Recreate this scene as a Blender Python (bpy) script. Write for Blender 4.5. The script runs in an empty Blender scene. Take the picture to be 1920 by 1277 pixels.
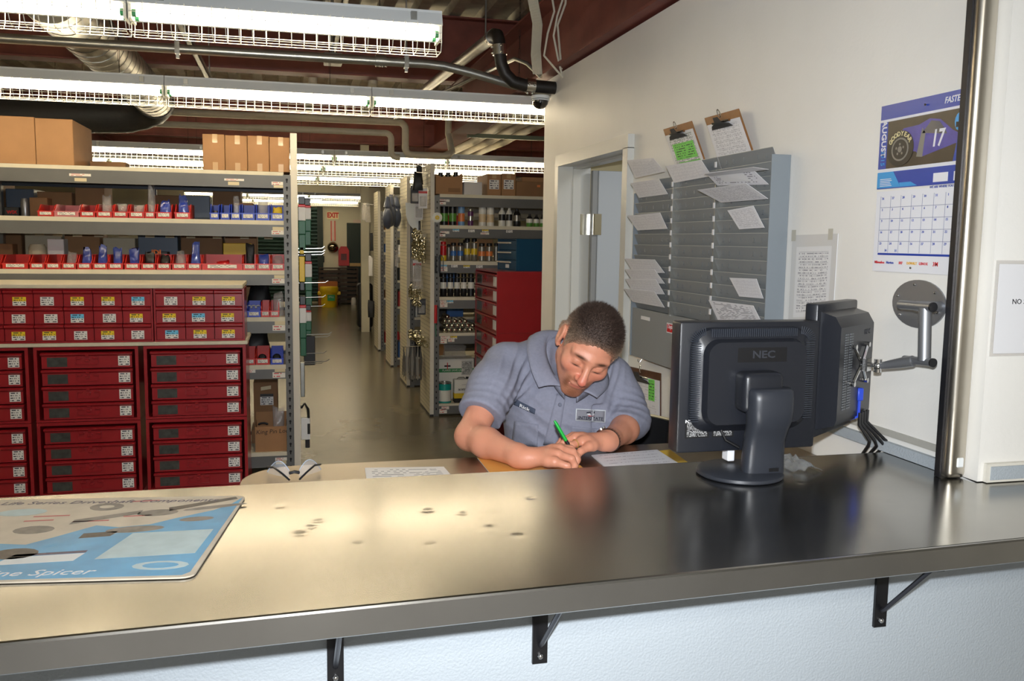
import bpy, bmesh, math, random
import numpy as np
from mathutils import Vector, Matrix, Euler
random.seed(7)
SC = bpy.context.scene
COL = SC.collection
# ------------------------------------------------------------------ camera
FPX = 1650.0; CAMH = 1.62
YAW, PIT, ROL = math.radians(14.2), math.radians(6.45), math.radians(0.81)
_f = Vector((math.sin(YAW)*math.cos(PIT), math.cos(YAW)*math.cos(PIT), -math.sin(PIT)))
_r0 = Vector((math.cos(YAW), -math.sin(YAW), 0)); _u0 = _r0.cross(_f)
_r = _r0*math.cos(ROL) + _u0*math.sin(ROL); _u = -_r0*math.sin(ROL) + _u0*math.cos(ROL)
cam = bpy.data.cameras.new('camera'); cam.sensor_fit = 'HORIZONTAL'; cam.sensor_width = 36.0
cam.lens = 36.0*FPX/1920.0; cam.clip_start = 0.05; cam.clip_end = 200
camo = bpy.data.objects.new('camera', cam); COL.objects.link(camo)
camo.matrix_world = Matrix(((_r.x,_u.x,-_f.x,0),(_r.y,_u.y,-_f.y,0),(_r.z,_u.z,-_f.z,CAMH),(0,0,0,1)))
SC.camera = camo
# ------------------------------------------------------------------ world, flash, exposure
SC.view_settings.view_transform = 'Standard'; SC.view_settings.look = 'None'
SC.view_settings.gamma = 1.0; SC.view_settings.use_curve_mapping = False
SC.view_settings.exposure = 0.27
w = bpy.data.worlds.new('world'); SC.world = w; w.use_nodes = True
w.node_tree.nodes['Background'].inputs[0].default_value = (0.9, 0.95, 1.0, 1)
w.node_tree.nodes['Background'].inputs[1].default_value = 0.05
TUBE = 16.5                                   # emission of the fluorescent tubes
fl = bpy.data.lights.new('camera_flash', 'SPOT'); fl.shadow_soft_size = 0.025; fl.spot_size = math.radians(100); fl.spot_blend = 1.0
fl.energy = 222.0; fl.color = (0.92, 0.955, 1.0)
flo = bpy.data.objects.new('camera_flash', fl); COL.objects.link(flo)
flo.matrix_world = Matrix.Translation((0, 0, 0.115)) @ camo.matrix_world
# unseen fill light added behind the camera to brighten the counter's front edge
la = bpy.data.lights.new('lobby_fill_light', 'AREA'); la.shape = 'RECTANGLE'; la.size = 1.2; la.size_y = 0.6
la.energy = 45.0; la.color = (1.0, 0.95, 0.86)
lao = bpy.data.objects.new('lobby_fill_light', la); COL.objects.link(lao); lao.location = (0.2, -1.3, 2.72)

# lamp on the ceiling of the small room behind the open door
ls_ = bpy.data.lights.new('side_room_lamp', 'AREA'); ls_.shape = 'RECTANGLE'; ls_.size = 0.6; ls_.size_y = 0.3
ls_.energy = 14.0; ls_.color = (0.95, 0.97, 1.0)
lso = bpy.data.objects.new('side_room_lamp', ls_); COL.objects.link(lso); lso.location = (2.35, 3.3, 2.46)

# ------------------------------------------------------------------ pixel -> place helpers (image taken as 1920 x 1277)
def PD(px, py, D):
    return Vector((0, 0, CAMH)) + (_f + _r*((px-960)/FPX) - _u*((py-638.5)/FPX))*D
def P(px, py, X=None, Y=None, Z=None):
    d = _f + _r*((px-960)/FPX) - _u*((py-638.5)/FPX)
    t = Y/d.y if Y is not None else (X/d.x if X is not None else (Z-CAMH)/d.z)
    return Vector((0, 0, CAMH)) + d*t

# ------------------------------------------------------------------ materials
MATS = {}
def srgb(c):
    return tuple(((v/255)/12.92 if v/255 <= .04045 else ((v/255+.055)/1.055)**2.4) for v in c)
def M(name, col, rough=.5, metal=0.0, var=0.0, vscale=8.0, bump=0.0, bscale=60.0, stretch=None, coat=0.0,
      trans=0.0, alpha=1.0, emit=0.0, spec=None, col2=None, ior=None):
    if name in MATS: return MATS[name]
    m = bpy.data.materials.new(name); m.use_nodes = True; MATS[name] = m
    nt = m.node_tree; N = nt.nodes; L = nt.links; b = N['Principled BSDF']
    c = (*srgb(col), 1)
    b.inputs['Base Color'].default_value = c; b.inputs['Roughness'].default_value = rough
    b.inputs['Metallic'].default_value = metal; b.inputs['Coat Weight'].default_value = coat
    b.inputs['Transmission Weight'].default_value = trans; b.inputs['Alpha'].default_value = alpha
    if ior: b.inputs['IOR'].default_value = ior
    if spec is not None: b.inputs['Specular IOR Level'].default_value = spec
    if emit: b.inputs['Emission Color'].default_value = c; b.inputs['Emission Strength'].default_value = emit
    if var or bump:
        tc = N.new('ShaderNodeTexCoord'); mp = N.new('ShaderNodeMapping'); L.new(tc.outputs['Object'], mp.inputs[0])
        if stretch: mp.inputs['Scale'].default_value = stretch
        if var:
            n = N.new('ShaderNodeTexNoise'); n.inputs['Scale'].default_value = vscale; n.inputs['Detail'].default_value = 4
            L.new(mp.outputs[0], n.inputs['Vector'])
            r = N.new('ShaderNodeValToRGB')
            lo = tuple(v*(1-var) for v in c[:3]); hi = tuple(min(1, v*(1+var)) for v in c[:3])
            if col2: hi = srgb(col2)
            r.color_ramp.elements[0].position = .3; r.color_ramp.elements[1].position = .7
            r.color_ramp.elements[0].color = (*lo, 1); r.color_ramp.elements[1].color = (*hi, 1)
            L.new(n.outputs['Fac'], r.inputs[0]); L.new(r.outputs[0], b.inputs['Base Color'])
        if bump:
            n2 = N.new('ShaderNodeTexNoise'); n2.inputs['Scale'].default_value = bscale; n2.inputs['Detail'].default_value = 3
            L.new(mp.outputs[0], n2.inputs['Vector'])
            bp = N.new('ShaderNodeBump'); bp.inputs['Strength'].default_value = bump; bp.inputs['Distance'].default_value = .01
            L.new(n2.outputs['Fac'], bp.inputs['Height']); L.new(bp.outputs[0], b.inputs['Normal'])
    return m
def print_mat(name, paper, ink, rows=6.0, fill=.55, dens=40.0, box=False, top=None, topfrac=.5):
    """paper with lines of small print (uv space 0..1); top = colour of the upper band of a label"""
    if name in MATS: return MATS[name]
    m = bpy.data.materials.new(name); m.use_nodes = True; MATS[name] = m
    nt = m.node_tree; N = nt.nodes; L = nt.links; b = N['Principled BSDF']; b.inputs['Roughness'].default_value = .55
    uv = N.new('ShaderNodeTexCoord'); sp = N.new('ShaderNodeSeparateXYZ'); L.new(uv.outputs['UV'], sp.inputs[0])
    def mth(op, a, c=None):
        n = N.new('ShaderNodeMath'); n.operation = op
        for i, v in enumerate((a, c)):
            if v is None: continue
            if isinstance(v, (int, float)): n.inputs[i].default_value = v
            else: L.new(v, n.inputs[i])
        return n.outputs[0]
    fr = mth('FRACT', mth('MULTIPLY', sp.outputs['Y'], rows))
    line = mth('MULTIPLY', mth('GREATER_THAN', fr, .5-fill/2), mth('LESS_THAN', fr, .5+fill/2))
    mp = N.new('ShaderNodeMapping'); mp.inputs['Scale'].default_value = (dens, rows*1.0, 1); L.new(uv.outputs['UV'], mp.inputs[0])
    fl_ = N.new('ShaderNodeVectorMath'); fl_.operation = 'FLOOR'; L.new(mp.outputs[0], fl_.inputs[0])
    wn = N.new('ShaderNodeTexWhiteNoise'); wn.noise_dimensions = '2D'; L.new(fl_.outputs[0], wn.inputs['Vector'])
    ink_m = mth('MULTIPLY', line, mth('GREATER_THAN', wn.outputs['Value'], .45))
    inx = mth('MULTIPLY', mth('GREATER_THAN', sp.outputs['X'], .08), mth('LESS_THAN', sp.outputs['X'], .92))
    iny = mth('MULTIPLY', mth('GREATER_THAN', sp.outputs['Y'], .07), mth('LESS_THAN', sp.outputs['Y'], .93))
    ink_m = mth('MULTIPLY', ink_m, mth('MULTIPLY', inx, iny))
    if box:
        rl = mth('LESS_THAN', mth('FRACT', mth('MULTIPLY', sp.outputs['Y'], rows/2)), .06)
        cl = mth('LESS_THAN', mth('FRACT', mth('MULTIPLY', sp.outputs['X'], 4)), .02)
        ink_m = mth('MAXIMUM', ink_m, mth('MULTIPLY', mth('MAXIMUM', rl, cl), mth('MULTIPLY', inx, iny)))
    base = N.new('ShaderNodeMixRGB'); base.inputs[1].default_value = (*srgb(paper), 1)
    base.inputs[2].default_value = (*srgb(top or paper), 1)
    L.new(mth('GREATER_THAN', sp.outputs['Y'], 1-topfrac), base.inputs[0])
    mx = N.new('ShaderNodeMixRGB'); L.new(ink_m, mx.inputs[0]); L.new(base.outputs[0], mx.inputs[1])
    mx.inputs[2].default_value = (*srgb(ink), 1); L.new(mx.outputs[0], b.inputs['Base Color'])
    return m

# ------------------------------------------------------------------ mesh building
ORG = {}
class MB:
    def __init__(s): s.v = []; s.f = []; s.m = []; s.uv = {}
    def add(s, vs, fs, m=0, T=None):
        b = len(s.v)
        s.v += [T @ Vector(p) for p in vs] if T is not None else [Vector(p) for p in vs]
        for f in fs: s.f.append([b+i for i in f]); s.m.append(m)
        return s
    def box(s, x0, x1, y0, y1, z0, z1, m=0, T=None):
        vs = [(x, y, z) for z in (z0, z1) for y in (y0, y1) for x in (x0, x1)]
        return s.add(vs, [(0,2,3,1),(4,5,7,6),(0,1,5,4),(2,6,7,3),(0,4,6,2),(1,3,7,5)], m, T)
    def cbox(s, c, d, m=0, T=None):
        return s.box(c[0]-d[0]/2, c[0]+d[0]/2, c[1]-d[1]/2, c[1]+d[1]/2, c[2]-d[2]/2, c[2]+d[2]/2, m, T)
    def rbox(s, x0, x1, y0, y1, z0, z1, r=.01, seg=2, m=0, T=None):
        bm = bmesh.new(); bmesh.ops.create_cube(bm, size=1)
        for v in bm.verts: v.co = Vector(((x0+x1)/2+v.co.x*(x1-x0), (y0+y1)/2+v.co.y*(y1-y0), (z0+z1)/2+v.co.z*(z1-z0)))
        bmesh.ops.bevel(bm, geom=bm.edges[:], offset=r, segments=seg, profile=.5, affect='EDGES')
        bm.verts.index_update()
        s.add([v.co.copy() for v in bm.verts], [[v.index for v in f.verts] for f in bm.faces], m, T); bm.free(); return s
    def quad(s, a, b, c, d, m=0, uv=True):
        s.add([a, b, c, d], [(0, 1, 2, 3)], m)
        if uv: s.uv[len(s.f)-1] = [(0,0),(1,0),(1,1),(0,1)]
        return s
    def tube(s, pts, r, n=6, m=0, cap=True, T=None, closed=False):
        pts = [Vector(p) for p in pts]; k = len(pts); rr = r if isinstance(r, (list, tuple)) else [r]*k
        ref = None; vs = []
        for i, p in enumerate(pts):
            if closed: d = pts[(i+1) % k]-pts[i-1]
            else: d = (pts[min(i+1, k-1)]-pts[max(i-1, 0)])
            if d.length < 1e-9: d = Vector((0, 0, 1))
            d.normalize()
            if ref is None:
                ref = Vector((0, 0, 1)) if abs(d.z) < .9 else Vector((1, 0, 0))
            a = ref - d*ref.dot(d)
            if a.length < 1e-6: a = Vector((1, 0, 0)) - d*d.x
            a.normalize(); b = d.cross(a); ref = a
            vs += [p + (a*math.cos(2*math.pi*j/n) + b*math.sin(2*math.pi*j/n))*rr[i] for j in range(n)]
        fs = []
        for i in range(k if closed else k-1):
            i2 = (i+1) % k
            for j in range(n): fs.append((i*n+j, i*n+(j+1) % n, i2*n+(j+1) % n, i2*n+j))
        if cap and not closed: fs += [tuple(range(n-1, -1, -1)), tuple((k-1)*n+j for j in range(n))]
        return s.add(vs, fs, m, T)
    def lathe(s, prof, n=16, m=0, T=None, c=(0, 0, 0)):
        """prof: (radius, z) pairs, turned about z through c"""
        vs = []; fs = []; k = len(prof)
        for r, z in prof:
            vs += [(c[0]+r*math.cos(2*math.pi*j/n), c[1]+r*math.sin(2*math.pi*j/n), c[2]+z) for j in range(n)]
        for i in range(k-1):
            for j in range(n): fs.append((i*n+j, i*n+(j+1) % n, (i+1)*n+(j+1) % n, (i+1)*n+j))
        if prof[0][0] > 1e-6: fs.append(tuple(range(n-1, -1, -1)))
        if prof[-1][0] > 1e-6: fs.append(tuple((k-1)*n+j for j in range(n)))
        return s.add(vs, fs, m, T)
    def prism(s, poly, d, m=0, T=None, caps=True):
        """poly: list of 3D points (flat), extruded along vector d"""
        k = len(poly); d = Vector(d); p0 = [Vector(p) for p in poly]
        fs = [(i, (i+1) % k, k+(i+1) % k, k+i) for i in range(k)]
        if caps: fs += [tuple(range(k-1, -1, -1)), tuple(range(k, 2*k))]
        return s.add(p0+[p+d for p in p0], fs, m, T)
    def ball(s, c, r, n=10, m=0, T=None, k=6):
        r3 = r if isinstance(r, (list, tuple)) else (r, r, r)
        vs = []; fs = []
        for i in range(1, k):
            t = math.pi*i/k
            vs += [(c[0]+r3[0]*math.sin(t)*math.cos(2*math.pi*j/n), c[1]+r3[1]*math.sin(t)*math.sin(2*math.pi*j/n), c[2]-r3[2]*math.cos(t)) for j in range(n)]
        vs += [(c[0], c[1], c[2]-r3[2]), (c[0], c[1], c[2]+r3[2])]; a = len(vs)-2
        for i in range(k-2):
            for j in range(n): fs.append((i*n+j, i*n+(j+1) % n, (i+1)*n+(j+1) % n, (i+1)*n+j))
        for j in range(n): fs += [(a, (j+1) % n, j), (a+1, (k-2)*n+j, (k-2)*n+(j+1) % n)]
        return s.add(vs, fs, m, T)
    def mesh(s, name, mats, off=None, smooth=False, fix=True):
        me = bpy.data.meshes.new(name); off = off or Vector((0, 0, 0))
        me.from_pydata([tuple(p-off) for p in s.v], [], s.f)
        for m in (mats if isinstance(mats, (list, tuple)) else [mats]): me.materials.append(m)
        me.polygons.foreach_set('material_index', s.m)
        if s.uv:
            u = me.uv_layers.new(name='UVMap')
            for fi, c in s.uv.items():
                for k, li in enumerate(me.polygons[fi].loop_indices): u.data[li].uv = c[k]
        if fix and not s.uv:
            bm = bmesh.new(); bm.from_mesh(me); bmesh.ops.recalc_face_normals(bm, faces=bm.faces[:]); bm.to_mesh(me); bm.free()
        if smooth:
            me.polygons.foreach_set('use_smooth', [True]*len(me.polygons))
            me.set_sharp_from_angle(angle=math.radians(38 if smooth is True else smooth))
        me.update(); return me
    def build(s, name, mats, parent=None, smooth=False, org=None, fix=True):
        """world-space verts -> one object; a child keeps its thing's origin"""
        if parent is not None: off = ORG[parent.name]
        elif org is not None: off = Vector(org)
        else:
            lo = [min(p[i] for p in s.v) for i in range(3)]; hi = [max(p[i] for p in s.v) for i in range(3)]
            off = Vector(((lo[0]+hi[0])/2, (lo[1]+hi[1])/2, lo[2]))
        o = bpy.data.objects.new(name, s.mesh(name, mats, off, smooth, fix)); COL.objects.link(o)
        if parent is not None: o.parent = parent
        else: o.location = off
        ORG[o.name] = off
        return o
def tag(o, label=None, cat=None, group=None, kind=None):
    if label: o['label'] = label
    if cat: o['category'] = cat
    if group: o['group'] = group
    if kind: o['kind'] = kind
    return o
def thing(name, label, cat, loc, group=None, rotz=0.0, local=False):
    """an Empty at the thing's base that parents its parts (local: parts are given in the thing's own frame)"""
    o = bpy.data.objects.new(name, None); COL.objects.link(o); o.empty_display_size = .05
    o.location = loc; o.rotation_euler = (0, 0, rotz); ORG[o.name] = Vector((0, 0, 0)) if local else Vector(loc)
    return tag(o, label, cat, group)
def dup(root, loc, label=None, group=None, rotz=None):
    r = root.copy(); COL.objects.link(r); r.location = loc
    if rotz is not None: r.rotation_euler = (0, 0, rotz)
    if label: r['label'] = label
    if group: r['group'] = group
    for ch in list(root.children):
        c = ch.copy(); COL.objects.link(c); c.parent = r
        for g in list(ch.children):
            d = g.copy(); COL.objects.link(d); d.parent = c
    return r
def struct(mb, name, mats, smooth=False): return tag(mb.build(name, mats, smooth=smooth), kind='structure')
def text(s, size, T, mat, parent, name='lettering', ext=.0004, bold=0.0, sx=1.0, shear=0.0, align='CENTER', res=2):
    """flat lettering; T places the text plane (x along the line, y up, z out of the surface) in the world"""
    cu = bpy.data.curves.new('t', 'FONT'); cu.body = s; cu.size = size; cu.align_x = align; cu.align_y = 'CENTER'
    cu.resolution_u = res; cu.extrude = ext; cu.offset = bold; cu.shear = shear
    to = bpy.data.objects.new('t', cu); me = bpy.data.meshes.new_from_object(to)
    bpy.data.objects.remove(to); bpy.data.curves.remove(cu)
    off = ORG[parent.name]
    me.transform(Matrix.Translation(-off) @ T @ Matrix.Diagonal((sx, 1, 1, 1)))
    me.name = name; me.materials.clear(); me.materials.append(mat)
    o = bpy.data.objects.new(name, me); COL.objects.link(o); o.parent = parent; ORG[o.name] = off
    return o
def frame(o, x, y):
    """matrix with the given origin, text x axis and y axis"""
    x = Vector(x).normalized(); y = Vector(y); z = x.cross(y).normalized(); y = z.cross(x)
    return Matrix(((x.x,y.x,z.x,o[0]),(x.y,y.y,z.y,o[1]),(x.z,y.z,z.z,o[2]),(0,0,0,1)))
NTH = ['first','second','third','fourth','fifth','sixth','seventh','eighth','ninth','tenth','eleventh','twelfth',
       'thirteenth','fourteenth','fifteenth','sixteenth','seventeenth','eighteenth','nineteenth','twentieth']
def Rz(a): return Matrix.Rotation(a, 4, 'Z')
def Tr(*p): return Matrix.Translation(p if len(p) == 3 else p[0])
# ------------------------------------------------------------------ shared colours
m_white = M('painted_wall_white', (232,230,224), .5, var=.03, vscale=3, bump=.05, bscale=90)
m_wallfront = M('painted_wall_cool', (166,174,180), .55, var=.02, vscale=5, bump=.22, bscale=220)
m_conc = M('polished_concrete', (112,104,84), .24, var=.2, vscale=1.3, bump=.05, bscale=9)
m_brown = M('red_oxide_steel', (122,64,54), .55, var=.2, vscale=5, bump=.04)
m_deck = M('galvanised_deck', (190,188,172), .45, .5, var=.25, vscale=6)
m_galv = M('galvanised_steel', (176,176,170), .33, .9, var=.12, vscale=14)
m_enam = M('white_enamel', (222,226,226), .35, coat=.2)
m_wire = M('white_wire', (236,234,222), .4)
m_pvc = M('pipe_jacket', (206,198,176), .6, var=.08)
m_black = M('black_plastic', (22,23,26), .42)
m_iron = M('cast_iron', (38,34,30), .5, .2, var=.3, vscale=20)
m_steelband = M('stainless_band', (200,198,190), .25, 1.0)
m_dgrey = M('dark_grey_metal', (70,72,74), .45, .4)
m_screw = M('bright_screw', (205,205,205), .2, 1.0)
WX = 1.47                                   # wall on the desk side
DECK = 3.60
# ------------------------------------------------------------------ shell
struct(MB().box(-7, 7, 1.5, 23, -.1, 0), 'floor', m_conc)
struct(MB().box(-7, 7, -3, 1.4999, -.1, 0), 'floor_lobby', M('lobby_tile_bounce', (196,198,204), .35, var=.06, vscale=3))  # out of view; made pale to reflect light onto the counter's front edge
b = MB(); p = .30; x = -7.0                  # ribbed roof deck
prof = []
while x < 7.0:
    prof += [(x, 0), (x+.10, 0), (x+.13, .055), (x+.27, .055)]; x += p
for y0, y1 in ((-3, 23),):
    for (xa, za), (xb, zb) in zip(prof[:-1], prof[1:]):
        b.add([(xa, y0, DECK+za), (xb, y0, DECK+zb), (xb, y1, DECK+zb), (xa, y1, DECK+za)], [(0, 1, 2, 3)])
b.box(-7, 7.2, -3, 23, DECK+.08, DECK+.2)
struct(b, 'ceiling', m_deck)
m_farwall = M('far_wall_paint', (206,200,176), .6, var=.04, vscale=2)
struct(MB().box(-7, 7, 22.6, 22.8, 0, DECK), 'wall_far', m_farwall)
struct(MB().box(-7.2, -7, -3, 22.6, 0, DECK), 'wall_left', m_farwall)
struct(MB().box(7, 7.2, -3, 22.6, 0, DECK), 'wall_right', m_farwall)
struct(MB().box(-7, 7, -3.2, -3, 0, DECK), 'wall_back', m_white)
# partition beside the desk with a doorway
DY0, DY1, DZ = 3.735, 4.715, 2.035
wl = MB()
wl.box(WX, WX+.13, 1.66, DY0, 0, 2.55); wl.box(WX, WX+.13, DY1, 5.10, 0, 2.55); wl.box(WX, WX+.13, DY0, DY1, DZ, 2.55)
struct(wl, 'wall_desk_side', m_white)
# the small room behind that doorway
rm = MB(); rm.box(3.4, 3.5, 2.0, 5.1, 0, 2.55); rm.box(WX+.13, 3.5, 5.0, 5.1, 0, 2.55); rm.box(WX+.13, 3.5, 2.0, 2.1, 0, 2.55); rm.box(WX+.13, 3.5, 2.0, 5.1, 2.5, 2.55)
struct(rm, 'wall_side_room', M('side_room_paint', (190,178,140), .7))
# wall under and beside the counter opening
wf = MB(); wf.box(-5, 3.5, 1.42, 1.60, 0, 1.055)
struct(wf, 'wall_front_low', m_wallfront)
wf = MB(); wf.box(1.478, 3.5, 1.60, 1.72, 1.102, 2.75); wf.box(-5, -2.2, 1.60, 1.72, 1.102, 2.75); wf.box(-2.2, 1.478, 1.60, 1.72, 2.60, 2.75)
struct(wf, 'wall_front_high', m_white)
lc = MB().box(-5, 3.5, -3, 1.72, 2.75, 2.80)
struct(lc, 'ceiling_lobby', M('lobby_ceiling', (205,205,200), .8))
ls = MB(); ls.box(-5.1, -5, -3, 1.6, 0, 2.75); ls.box(3.5, 3.6, -3, 2.0, 0, 2.75)
struct(ls, 'wall_lobby', m_white)
# ------------------------------------------------------------------ steel above
def ibeam(mb, axis, at, z0, h, fw, a0, a1, t=.014):
    for (u0, u1, w0, w1) in ((-fw/2, fw/2, z0, z0+t), (-fw/2, fw/2, z0+h-t, z0+h), (-t/2, t/2, z0+t, z0+h-t)):
        if axis == 'X': mb.box(a0, a1, at+u0, at+u1, w0, w1)
        else: mb.box(at+u0, at+u1, a0, a1, w0, w1)
    return mb
for yb, z0, h in ((4.75, 3.12, .46), (8.0, 3.02, .56), (13.0, 2.97, .6), (18.2, 2.97, .6)):
    struct(ibeam(MB(), 'X', yb, z0, h, .2, -6.9, 6.9), 'trim_beam_across', m_brown)
struct(ibeam(MB(), 'Y', WX+.05, 2.565, .42, .22, 1.75, 7.9), 'trim_beam_over_wall', m_brown)
struct(ibeam(MB(), 'Y', 2.08, 2.90, .4, .3, 8.12, 22.5), 'trim_beam_along', m_brown)
struct(ibeam(MB(), 'Y', -3.2, 2.95, .4, .2, 8.12, 22.5), 'trim_beam_along', m_brown)
# ------------------------------------------------------------------ fluorescent fixtures
m_tube = M('lit_fluorescent_tube', (255,237,204), .3, emit=TUBE)
m_green = M('lamp_green_end', (30,110,70), .4)
m_socket = M('lamp_socket', (228,228,220), .4)
FLEN = 1.2
def fixture(loc, label):
    """four foot strip: housing, two tubes, sockets and wire guard; hangs with its far end at +x"""
    t = thing('fluorescent_fixture', label, 'light', loc, 'fluorescent strip lights hung in rows', local=True)
    h = MB()
    h.add([(x, y, z) for x in (.002, FLEN-.002) for (y, z) in ((-.055,.165),(.055,.165),(.055,.155),(.075,.105),(.055,.10),(-.055,.10),(-.075,.105),(-.055,.155))],
          [(i, (i+1) % 8, 8+(i+1) % 8, 8+i) for i in range(8)]+[tuple(range(7, -1, -1)), tuple(range(8, 16))])
    hs = h.build('housing', m_enam, t)
    for y in (-.035, .035):
        tb = MB(); tb.tube([(.03, y, .075), (FLEN-.03, y, .075)], .0135, 8)
        o = tb.build('tube', m_tube, t, smooth=True)
        for x in (.014, FLEN-.028): MB().tube([(x, y, .075), (x+.014, y, .075)], .0145, 8).build('end_cap', m_green, o, smooth=True)
    for x in (.004, FLEN-.014): MB().box(x, x+.01, -.062, .062, .05, .105).build('socket', m_socket, t)
    g = MB(); r = .0016
    U = [(-.078, .112), (-.072, .035), (-.05, .002), (.05, .002), (.072, .035), (.078, .112)]
    nh = 24
    for i in range(nh+1):
        x = .006+(FLEN-.012)*i/nh
        g.tube([(x, y, z) for y, z in U], r*1.1, 3, cap=False)
    for y, z in ((-.075, .072), (-.072, .035), (-.05, .002), (0, .002), (.05, .002), (.072, .035), (.075, .072)):
        g.tube([(.004, y, z), (FLEN-.004, y, z)], r*1.1, 3, cap=False)
    g.build('wire_guard', m_wire, t)
    for x in (.12, FLEN-.12): MB().box(x-.012, x+.012, -.082, -.06, .118, .150).build('clip', m_galv, t)
    return t
ROWS = [(3.74, 2.385, .62, (-3, -2, -1), 'the row crossing over the desk'),
        (5.66, 2.385, .505, (-4, -3, -2, -1, 0), 'the row meeting the partition corner'),
        (9.6, 2.38, .47, (-4, -3, -2, -1, 0, 1), 'the row behind the boxed shelf tops'),
        (11.1, 2.38, .41, (-3, -2, -1, 0, 1), 'the row over the second pegboard panel'),
        (13.0, 2.38, .40, (-2, -1, 0, 1), 'the row over the fourth pegboard panel'),
        (18.6, 2.38, .40, (-2, -1, 0), 'the second row before the exit wall'),
        (21.3, 2.38, .40, (-2, -1, 0), 'the row before the exit wall')]
proto = None
m_chain = M('dark_chain', (60,58,54), .5, .6)
for ri, (y, z, x0, ks, nm) in enumerate(ROWS):
    for j, k in enumerate(sorted(ks, reverse=True)):
        lb = 'wire-guarded strip light, %s from the partition in %s' % (NTH[j], nm)
        loc = (x0+k*FLEN, y, z)
        if proto is None: proto = fixture(loc, lb)
        else: dup(proto, loc, lb)
        if True:                            # hanging chain pair for each near fixture
            ch = MB(); zt = DECK; xx = loc[0]+FLEN-.25; n = 14 if ri < 2 else 3
            za = z+.165
            for i in range(n):
                a = za + (zt-za)*i/n; bq = za+(zt-za)*(i+1)/n
                dx = .004 if i % 2 else 0; dy = 0 if i % 2 else .004
                ch.tube([(xx-dx, y-dy, a), (xx-dx, y-dy, bq+.004)], .0013, 4); ch.tube([(xx+dx, y+dy, a), (xx+dx, y+dy, bq+.004)], .0013, 4)
            tag(ch.build('hanging_chain', m_chain), 'steel chain above the %s light of %s' % (NTH[j], nm), 'chain', 'chains of the strip lights')
# ------------------------------------------------------------------ conduits, pipes, duct
def pipe(name, pts, r, mat, label, n=10, smooth=True):
    return tag(MB().tube(pts, r, n).build(name, mat, smooth=smooth), label, 'pipe')
def arc(c, r, a0, a1, u, v, n=8):
    c = Vector(c); u = Vector(u); v = Vector(v)
    return [c+u*r*math.cos(a0+(a1-a0)*i/n)+v*r*math.sin(a0+(a1-a0)*i/n) for i in range(n+1)]
cy = 5.0
t = thing('conduit', 'long grey steel conduit bending down into the partition corner', 'conduit', (0, cy, 2.58))
MB().tube([(-5.0, cy, 2.575), (.75, cy, 2.592), (.85, cy, 2.586), (1.0, cy, 2.56), (1.25, cy, 2.505), (1.40, cy, 2.482), (1.47, cy, 2.475)], .025, 12).build('pipe', m_galv, t, smooth=True)
k = MB(); k.tube([(.47, cy, 2.592), (.53, cy, 2.592)], .031, 12)
k.build('coupling', m_galv, t, smooth=True)
k = MB()
for i in range(4): k.ball((.475+i*.017, cy-.01, 2.562), .006, 8)
k.build('set_screw', m_screw, t, smooth=True)
for xx in (-.55, .64):
    k = MB(); k.box(xx-.012, xx+.012, cy-.026, cy+.026, 2.562, 2.622); k.tube([(xx, cy, 2.62), (xx, cy, DECK)], .005, 6); k.box(xx-.008, xx+.008, cy-.01, cy+.01, 2.54, 2.562)
    k.build('hanger', m_galv, t)
# spiral duct with grey flexible elbow
m_spiral = M('spiral_duct_metal', (200,198,190), .34, 1.0, var=.08, vscale=10)
m_wrap = M('grey_duct_wrap', (66,66,64), .5, bump=.3, bscale=25)
t = thing('spiral_duct', 'round galvanised spiral duct turning into a dark wrapped elbow', 'duct', (-1.13, 7.0, 2.8))
pr_ = MB(); L_ = 3.6; n = 24
pr_.tube([(-1.13, 4.9, 2.8), (-1.13, 8.45, 2.8)], .150, n)
pr_.build('duct', m_spiral, t, smooth=True)
se = MB(); pts = []
for i in range(24*20):
    a = i/20*2*math.pi; pts.append((-1.13+.152*math.cos(a), 4.9+3.52*i/480, 2.8+.152*math.sin(a)))
se.tube(pts, .0022, 4)
se.build('spiral_seam', m_galv, t)
el = MB(); e = [Vector((-1.13, 8.42, 2.8))]+[Vector((-1.13-.34+.34*math.cos(a), 8.45+.34*math.sin(a), 2.8-.10*a/1.57)) for a in [i*math.pi/2/8 for i in range(9)]]
e += [Vector((-1.9, 8.79, 2.68)), Vector((-3.6, 8.79, 2.62))]
el.tube(e, [.158]+[.156+.006*(i % 2) for i in range(9)]+[.15, .15], 18)
el.build('flexible_elbow', m_wrap, t, smooth=True)
# strut channels running away from the counter
for i, (xa, za) in enumerate(((-.60, 2.84), (.36, 3.08))):
    k = MB(); k.box(xa-.02, xa+.02, 4.9, 7.8, za, za+.006); k.box(xa-.02, xa-.015, 4.9, 7.8, za, za+.04); k.box(xa+.015, xa+.02, 4.9, 7.8, za, za+.04)
    for yy in (5.6, 7.6): k.tube([(xa, yy, za), (xa, yy, DECK)], .005, 6)
    tag(k.build('strut_channel', m_galv), ('pale strut channel hung beside the spiral duct', 'pale strut channel above the conduit coupling')[i], 'strut')
pipe('insulated_pipe', [(-5, 9.03, 2.785), (-.4, 9.03, 2.785), (-.2, 8.85, 2.765), (1.06, 8.85, 2.765)]+[Vector(q) for q in arc((1.06, 8.85, 2.70), .065, math.pi/2, 0, (1,0,0), (0,0,1), 5)]+[(1.125, 8.85, 2.52)]+arc((1.19, 8.85, 2.52), .065, math.pi, 1.5*math.pi, (1,0,0), (0,0,1), 5)+[(1.50, 8.85, 2.455), (1.56, 8.85, 2.47), (1.60, 8.9, 2.5), (1.60, 9.1, 2.7), (1.6, 9.15, 3.6)], .034, m_pvc, 'cream jacketed pipe dropping in a loop, upper of the pair')
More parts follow.
